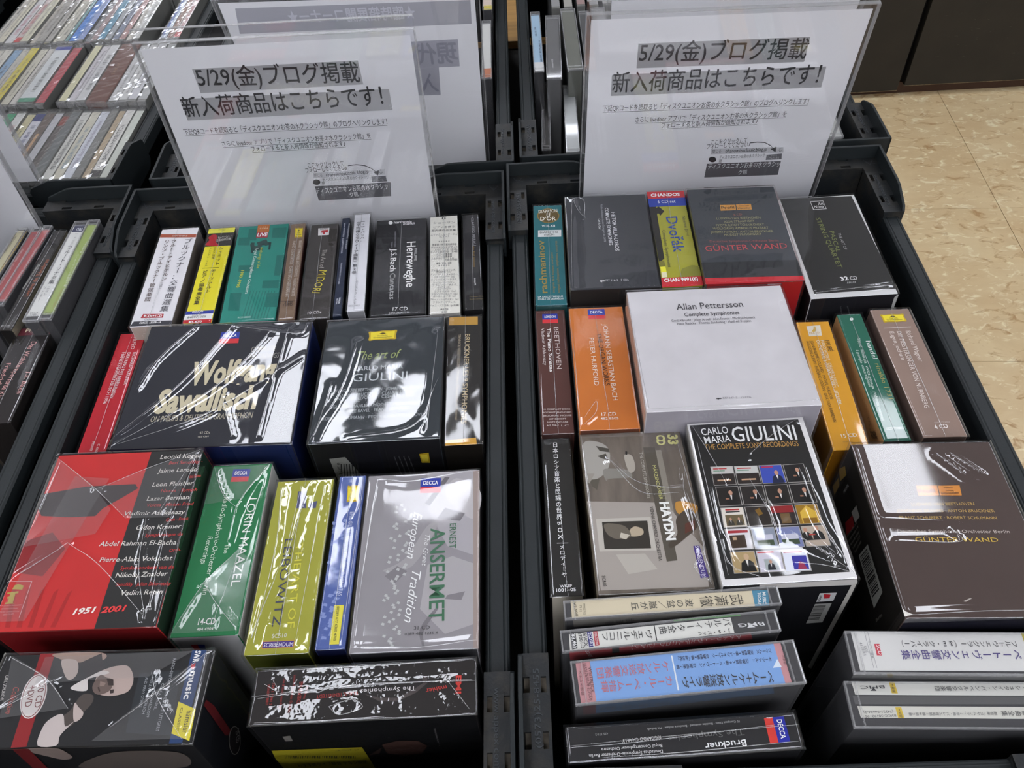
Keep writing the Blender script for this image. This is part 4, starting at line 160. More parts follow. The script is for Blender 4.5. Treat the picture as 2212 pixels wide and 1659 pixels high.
{"n":"cd_box_set","c":"CD box","l":"yellow-green box with red ends, blue band and blue vertical composer name","g":"boxed CD sets in the back row of the right middle crate","k":"box","p":[1216,5416,65],"r":[-0.0257,-0.0133,-0.0081],"s":[320,1234,1360],"cl":{"all":248,"top":249,"front":250},"f":0.8,"cr":0,"se":[[0.52,0],[0.5,1]],"fo":[],"x":"","fl":[],"P":[[0,1,251,[[-160,617],[160,613],[160,515],[-160,516]],0],[0,1,252,[[-160,459],[-160,516],[160,515],[160,402],[-159,402]],0],[0,1,248,[[-159,402],[-103,402],[-105,-278],[-152,-321]],0],[0,2,248,[[-114,375],[-79,402],[-38,335],[-82,273],[-86,307],[-116,301]],0],[0,2,253,[[-150,-306],[-110,-302],[-107,-373],[-148,-376]],0],[0,2,254,[[-148,-376],[-107,-373],[-105,-439],[-147,-443]],0],[0,2,255,[[-147,-443],[-105,-439],[-106,-501],[-148,-505]],0],[0,1,256,[[20,-407],[104,-366],[160,-384],[160,-504],[-12,-503]],0],[0,1,257,[[-160,-617],[-155,-509],[160,-501],[160,-609],[-36,-617]],0]],"T":[[0,4,10,"CHANDOS",[-132,543,121,540,-129,586],0.05,0,"H"],[0,4,258,"6 CD-set",[-82,447,71,444,-78,489],0.01,0,"H"],[0,4,259,"Dvořák",[-34,253,-21,-205,64,281],0.01,0,"H"],[0,4,260,"Neeme Järvi",[102,258,108,-6,129,266],0,0,"H"],[0,4,260,"Complete Symphonies",[-85,80,-87,-386,-57,85],0,0,"H"],[0,4,10,"CHAN 9991(6)",[-136,-558,129,-552,-133,-518],0.04,0,"H"]]},
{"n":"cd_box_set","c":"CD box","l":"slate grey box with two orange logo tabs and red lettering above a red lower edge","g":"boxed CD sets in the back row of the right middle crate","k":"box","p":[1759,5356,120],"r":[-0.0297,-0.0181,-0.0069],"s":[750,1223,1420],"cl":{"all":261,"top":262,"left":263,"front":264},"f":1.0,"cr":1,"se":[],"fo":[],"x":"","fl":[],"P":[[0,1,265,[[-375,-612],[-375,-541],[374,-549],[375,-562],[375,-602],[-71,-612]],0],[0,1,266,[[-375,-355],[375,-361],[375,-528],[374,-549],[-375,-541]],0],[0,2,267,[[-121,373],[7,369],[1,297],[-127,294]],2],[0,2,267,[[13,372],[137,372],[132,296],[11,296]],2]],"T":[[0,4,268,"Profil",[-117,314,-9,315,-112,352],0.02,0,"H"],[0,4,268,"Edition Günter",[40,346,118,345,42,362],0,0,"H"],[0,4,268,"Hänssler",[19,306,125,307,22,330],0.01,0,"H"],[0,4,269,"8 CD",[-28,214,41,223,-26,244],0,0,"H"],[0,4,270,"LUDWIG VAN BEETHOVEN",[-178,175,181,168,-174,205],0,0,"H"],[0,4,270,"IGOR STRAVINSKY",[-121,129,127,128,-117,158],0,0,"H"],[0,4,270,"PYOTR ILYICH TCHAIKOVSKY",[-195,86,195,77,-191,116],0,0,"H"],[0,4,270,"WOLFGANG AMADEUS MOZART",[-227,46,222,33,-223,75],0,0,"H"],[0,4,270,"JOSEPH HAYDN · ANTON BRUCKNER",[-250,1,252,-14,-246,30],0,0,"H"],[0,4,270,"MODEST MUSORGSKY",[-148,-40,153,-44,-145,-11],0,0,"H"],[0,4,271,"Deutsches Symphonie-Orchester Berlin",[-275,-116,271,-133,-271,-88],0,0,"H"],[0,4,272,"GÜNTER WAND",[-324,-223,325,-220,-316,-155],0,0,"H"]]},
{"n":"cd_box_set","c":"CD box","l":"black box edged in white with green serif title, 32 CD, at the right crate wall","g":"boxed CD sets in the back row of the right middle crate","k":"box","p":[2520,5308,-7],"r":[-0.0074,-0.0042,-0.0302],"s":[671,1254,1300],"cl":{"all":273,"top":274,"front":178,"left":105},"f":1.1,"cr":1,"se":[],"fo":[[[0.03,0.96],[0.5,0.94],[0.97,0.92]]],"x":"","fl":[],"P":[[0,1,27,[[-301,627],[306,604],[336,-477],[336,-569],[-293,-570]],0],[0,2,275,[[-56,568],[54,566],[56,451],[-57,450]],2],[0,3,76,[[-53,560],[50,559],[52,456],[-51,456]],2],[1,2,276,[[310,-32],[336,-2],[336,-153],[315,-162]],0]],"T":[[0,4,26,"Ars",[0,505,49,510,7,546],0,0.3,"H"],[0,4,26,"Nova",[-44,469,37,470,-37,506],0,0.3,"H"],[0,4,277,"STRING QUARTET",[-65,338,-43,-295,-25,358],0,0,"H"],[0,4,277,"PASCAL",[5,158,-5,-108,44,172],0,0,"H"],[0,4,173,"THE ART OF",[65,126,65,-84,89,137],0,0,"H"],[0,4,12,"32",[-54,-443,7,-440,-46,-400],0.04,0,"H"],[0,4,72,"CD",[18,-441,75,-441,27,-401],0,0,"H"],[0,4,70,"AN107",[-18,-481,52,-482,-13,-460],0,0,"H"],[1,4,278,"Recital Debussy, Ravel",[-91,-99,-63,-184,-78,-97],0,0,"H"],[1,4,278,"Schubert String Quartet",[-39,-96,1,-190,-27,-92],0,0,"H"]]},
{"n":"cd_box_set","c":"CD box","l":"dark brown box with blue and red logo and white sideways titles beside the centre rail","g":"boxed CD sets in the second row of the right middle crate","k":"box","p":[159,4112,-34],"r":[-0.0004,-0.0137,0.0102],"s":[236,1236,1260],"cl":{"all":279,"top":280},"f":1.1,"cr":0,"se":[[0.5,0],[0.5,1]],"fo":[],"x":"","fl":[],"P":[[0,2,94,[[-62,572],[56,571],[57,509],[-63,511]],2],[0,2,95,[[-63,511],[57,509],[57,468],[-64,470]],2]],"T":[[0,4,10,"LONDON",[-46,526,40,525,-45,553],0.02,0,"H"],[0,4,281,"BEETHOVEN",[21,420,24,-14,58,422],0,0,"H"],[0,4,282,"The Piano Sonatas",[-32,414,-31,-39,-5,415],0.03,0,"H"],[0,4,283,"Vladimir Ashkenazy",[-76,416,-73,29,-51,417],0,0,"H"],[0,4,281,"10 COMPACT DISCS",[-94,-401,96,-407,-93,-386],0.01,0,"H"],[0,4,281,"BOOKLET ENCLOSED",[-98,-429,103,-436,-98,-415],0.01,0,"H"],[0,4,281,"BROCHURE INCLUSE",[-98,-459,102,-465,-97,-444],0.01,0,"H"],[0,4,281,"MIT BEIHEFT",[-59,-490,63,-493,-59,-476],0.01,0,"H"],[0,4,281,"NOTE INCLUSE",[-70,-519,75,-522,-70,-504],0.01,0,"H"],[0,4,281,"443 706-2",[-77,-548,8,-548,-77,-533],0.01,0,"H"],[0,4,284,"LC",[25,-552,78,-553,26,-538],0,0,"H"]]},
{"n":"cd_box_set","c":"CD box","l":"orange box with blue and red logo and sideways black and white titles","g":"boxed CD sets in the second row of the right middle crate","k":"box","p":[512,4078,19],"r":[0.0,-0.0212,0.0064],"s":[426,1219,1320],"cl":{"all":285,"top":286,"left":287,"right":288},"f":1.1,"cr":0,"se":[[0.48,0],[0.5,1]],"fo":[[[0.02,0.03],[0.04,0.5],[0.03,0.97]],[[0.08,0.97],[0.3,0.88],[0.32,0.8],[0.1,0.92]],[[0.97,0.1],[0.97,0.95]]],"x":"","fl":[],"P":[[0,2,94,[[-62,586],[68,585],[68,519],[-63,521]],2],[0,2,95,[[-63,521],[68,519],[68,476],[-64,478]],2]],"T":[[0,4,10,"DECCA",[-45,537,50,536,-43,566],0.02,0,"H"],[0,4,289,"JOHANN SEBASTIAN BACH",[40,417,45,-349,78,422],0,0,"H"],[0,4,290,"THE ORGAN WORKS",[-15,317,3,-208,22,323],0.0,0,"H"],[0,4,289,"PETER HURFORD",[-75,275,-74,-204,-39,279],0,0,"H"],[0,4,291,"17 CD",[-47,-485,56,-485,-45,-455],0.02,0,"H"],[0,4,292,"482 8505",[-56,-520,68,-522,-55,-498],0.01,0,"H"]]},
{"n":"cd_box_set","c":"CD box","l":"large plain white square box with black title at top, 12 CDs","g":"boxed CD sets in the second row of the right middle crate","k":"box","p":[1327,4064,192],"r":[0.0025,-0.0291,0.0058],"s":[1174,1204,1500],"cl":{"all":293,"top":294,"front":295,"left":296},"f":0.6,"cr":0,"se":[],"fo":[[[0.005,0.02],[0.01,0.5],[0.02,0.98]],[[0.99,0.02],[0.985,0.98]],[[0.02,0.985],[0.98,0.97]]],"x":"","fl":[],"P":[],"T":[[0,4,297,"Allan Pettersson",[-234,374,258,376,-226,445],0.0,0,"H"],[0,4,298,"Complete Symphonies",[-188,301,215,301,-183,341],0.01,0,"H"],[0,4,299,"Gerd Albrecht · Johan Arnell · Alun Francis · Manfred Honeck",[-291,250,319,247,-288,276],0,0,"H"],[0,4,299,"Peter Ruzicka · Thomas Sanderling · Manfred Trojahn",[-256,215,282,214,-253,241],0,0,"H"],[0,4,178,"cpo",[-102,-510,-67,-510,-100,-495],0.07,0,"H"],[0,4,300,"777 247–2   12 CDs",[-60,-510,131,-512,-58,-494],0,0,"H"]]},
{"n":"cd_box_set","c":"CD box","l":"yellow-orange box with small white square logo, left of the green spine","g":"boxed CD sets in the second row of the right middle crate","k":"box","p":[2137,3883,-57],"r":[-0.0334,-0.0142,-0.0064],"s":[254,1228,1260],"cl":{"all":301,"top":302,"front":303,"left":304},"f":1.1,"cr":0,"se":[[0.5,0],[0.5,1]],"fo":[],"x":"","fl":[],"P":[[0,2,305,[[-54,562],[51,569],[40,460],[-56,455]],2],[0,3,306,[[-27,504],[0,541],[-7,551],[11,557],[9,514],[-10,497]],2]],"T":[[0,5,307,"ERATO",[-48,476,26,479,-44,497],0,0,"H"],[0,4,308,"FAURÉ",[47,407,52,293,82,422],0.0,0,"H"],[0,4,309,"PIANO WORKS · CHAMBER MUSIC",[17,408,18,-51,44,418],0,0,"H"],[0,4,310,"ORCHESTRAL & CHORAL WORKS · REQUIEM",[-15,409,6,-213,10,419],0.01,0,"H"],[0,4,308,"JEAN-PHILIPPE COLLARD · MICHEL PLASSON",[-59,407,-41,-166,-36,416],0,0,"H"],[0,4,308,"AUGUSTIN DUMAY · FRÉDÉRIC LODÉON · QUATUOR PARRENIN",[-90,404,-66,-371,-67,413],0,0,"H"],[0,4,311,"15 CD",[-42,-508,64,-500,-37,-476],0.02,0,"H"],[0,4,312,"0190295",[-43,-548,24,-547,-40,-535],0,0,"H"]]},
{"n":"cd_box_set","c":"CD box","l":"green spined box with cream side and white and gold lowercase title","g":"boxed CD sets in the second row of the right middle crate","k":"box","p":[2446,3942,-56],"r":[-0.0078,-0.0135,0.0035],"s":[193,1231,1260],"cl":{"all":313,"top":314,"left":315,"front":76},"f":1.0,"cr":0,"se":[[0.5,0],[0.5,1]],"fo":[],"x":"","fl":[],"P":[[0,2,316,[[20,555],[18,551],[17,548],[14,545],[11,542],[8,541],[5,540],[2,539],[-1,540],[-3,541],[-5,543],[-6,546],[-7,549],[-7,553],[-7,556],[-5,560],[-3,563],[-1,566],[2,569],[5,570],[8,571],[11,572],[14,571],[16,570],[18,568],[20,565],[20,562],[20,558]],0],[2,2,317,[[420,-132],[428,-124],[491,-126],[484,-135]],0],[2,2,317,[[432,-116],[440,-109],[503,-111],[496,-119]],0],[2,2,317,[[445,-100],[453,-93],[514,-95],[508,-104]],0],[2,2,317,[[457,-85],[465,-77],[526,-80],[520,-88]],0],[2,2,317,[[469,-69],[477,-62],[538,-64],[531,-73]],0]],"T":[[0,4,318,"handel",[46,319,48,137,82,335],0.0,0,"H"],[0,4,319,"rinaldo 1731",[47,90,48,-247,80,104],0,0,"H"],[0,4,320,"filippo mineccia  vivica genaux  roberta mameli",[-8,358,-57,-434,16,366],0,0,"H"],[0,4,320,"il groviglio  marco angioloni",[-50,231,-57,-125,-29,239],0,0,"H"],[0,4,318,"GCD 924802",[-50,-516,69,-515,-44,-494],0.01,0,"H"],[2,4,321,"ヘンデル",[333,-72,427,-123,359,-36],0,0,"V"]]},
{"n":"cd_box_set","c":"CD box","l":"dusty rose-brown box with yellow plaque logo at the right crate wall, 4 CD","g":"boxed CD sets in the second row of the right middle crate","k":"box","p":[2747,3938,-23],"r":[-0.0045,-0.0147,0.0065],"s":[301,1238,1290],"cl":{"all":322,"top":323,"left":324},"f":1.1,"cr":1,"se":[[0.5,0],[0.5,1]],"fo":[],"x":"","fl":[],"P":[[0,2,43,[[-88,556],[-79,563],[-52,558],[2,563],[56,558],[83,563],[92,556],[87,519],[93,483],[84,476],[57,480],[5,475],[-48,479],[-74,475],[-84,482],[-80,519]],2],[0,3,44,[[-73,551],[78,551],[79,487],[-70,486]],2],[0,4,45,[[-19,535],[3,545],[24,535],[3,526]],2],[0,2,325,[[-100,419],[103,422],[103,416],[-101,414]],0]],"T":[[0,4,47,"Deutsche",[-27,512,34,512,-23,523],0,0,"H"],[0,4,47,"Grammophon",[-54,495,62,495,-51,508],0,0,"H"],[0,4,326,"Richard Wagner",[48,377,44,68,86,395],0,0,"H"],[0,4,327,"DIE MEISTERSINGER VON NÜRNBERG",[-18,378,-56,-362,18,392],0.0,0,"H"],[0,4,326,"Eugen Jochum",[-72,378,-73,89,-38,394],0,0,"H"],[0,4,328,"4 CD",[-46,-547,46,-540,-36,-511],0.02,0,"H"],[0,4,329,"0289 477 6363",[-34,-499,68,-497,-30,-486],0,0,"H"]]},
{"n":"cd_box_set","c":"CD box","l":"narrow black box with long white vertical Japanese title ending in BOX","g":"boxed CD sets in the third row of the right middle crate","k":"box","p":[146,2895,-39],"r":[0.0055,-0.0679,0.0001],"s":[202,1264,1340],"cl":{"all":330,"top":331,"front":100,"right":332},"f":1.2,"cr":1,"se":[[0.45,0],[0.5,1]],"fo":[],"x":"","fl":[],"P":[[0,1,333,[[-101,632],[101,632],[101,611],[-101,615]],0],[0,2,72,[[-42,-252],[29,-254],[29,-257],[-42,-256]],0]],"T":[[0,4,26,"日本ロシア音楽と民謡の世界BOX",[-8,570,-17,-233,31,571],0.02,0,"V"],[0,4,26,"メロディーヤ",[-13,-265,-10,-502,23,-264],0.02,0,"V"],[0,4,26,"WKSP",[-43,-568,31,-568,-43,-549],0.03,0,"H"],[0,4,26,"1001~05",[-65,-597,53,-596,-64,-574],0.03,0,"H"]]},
{"n":"cd_box_set","c":"CD box","l":"sepia pictured box with candle, flowers and portrait, bold white composer name sideways","g":"boxed CD sets in the third row of the right middle crate","k":"box","p":[659,2858,31],"r":[0.0178,-0.0651,0.0098],"s":[696,1242,1400],"cl":{"all":334,"top":335,"left":336,"front":337},"f":1.2,"cr":1,"se":[],"fo":[[[0.02,0.02],[0.03,0.4],[0.02,0.98]],[[0.25,0.2],[0.5,0.36],[0.92,0.42]],[[0.25,0.2],[0.5,0.42],[0.85,0.44]],[[0.95,0.3],[0.9,0.45],[0.98,0.75],[0.85,0.88],[0.97,0.98]],[[0.92,0.45],[0.97,0.7]],[[0.93,0.03],[0.97,0.5],[0.96,0.97]]],"x":"wood","fl":[],"P":[[0,2,338,[[72,475],[152,470],[155,-413],[90,-418]],13],[0,1,339,[[97,446],[190,445],[193,-389],[104,-401]],7],[0,2,97,[[-326,535],[-231,545],[-161,480],[-167,350],[-219,259],[-305,223],[-337,319]],13],[0,3,340,[[-243,507],[-161,480],[-156,446],[-222,462]],13],[0,3,340,[[-244,419],[-183,437],[-172,382],[-212,396]],13],[0,3,341,[[-313,223],[-247,229],[-272,139],[-302,171]],13],[0,3,342,[[-341,277],[-275,273],[-316,193],[-339,214]],13],[0,3,343,[[-64,408],[-33,422],[-7,393],[-3,297],[-37,263],[-56,301]],13],[0,3,344,[[-50,450],[-38,444],[-42,417],[-54,420]],13],[0,2,345,[[-197,310],[-58,290],[-33,257],[-49,227],[-181,225],[-204,206],[-218,269]],13],[0,1,346,[[-346,54],[147,13],[334,-344],[307,-601],[-325,-590]],7],[0,2,347,[[-303,-85],[40,-91],[42,-336],[-305,-324]],13],[0,3,348,[[-267,-111],[16,-118],[10,-320],[-272,-308]],13],[0,4,349,[[-102,-181],[-68,-157],[-24,-177],[-23,-214],[-62,-230],[-108,-223]],13],[0,4,350,[[-252,-126],[-144,-142],[-104,-191],[-110,-236],[-195,-240],[-245,-201]],13],[0,5,100,[[-159,-197],[-107,-218],[-134,-249],[-171,-233]],13],[0,2,351,[[-208,-352],[-33,-354],[26,-466],[-150,-491]],13],[0,2,352,[[209,0],[244,19],[305,4],[347,-28],[321,-84],[219,-78]],13],[0,3,353,[[197,-115],[281,-43],[321,-84],[319,-179],[244,-248],[139,-324],[121,-295],[186,-226]],13],[0,4,354,[[245,-156],[312,-131],[300,-196],[232,-229]],13],[0,2,355,[[267,-318],[305,-317],[319,-539],[270,-542]],2]],"T":[[0,4,356,"33",[255,575,248,488,322,579],0.1,0,"H"],[0,4,356,"CD",[178,577,171,486,235,581],0.1,0,"H"],[0,4,357,"HAYDN",[114,17,114,-270,172,27],0.07,0,"H"],[0,4,358,"MÄRZENDÖRFER",[112,316,117,37,135,321],0.0,0,"H"],[0,4,359,"ERNST",[144,135,141,38,165,138],0,0,"H"],[0,4,360,"THE COMPLETE SYMPHONIES",[41,431,40,52,63,435],0,0,"H"],[0,4,361,"VIENNA CHAMBER ORCHESTRA",[46,-12,43,-411,68,-8],0,0,"H"],[0,4,362,"SC818",[-309,-494,-309,-566,-287,-493],0,0,"H"],[0,4,363,"SCRIBENDUM",[276,-321,280,-539,302,-315],0,0,"H"]]},
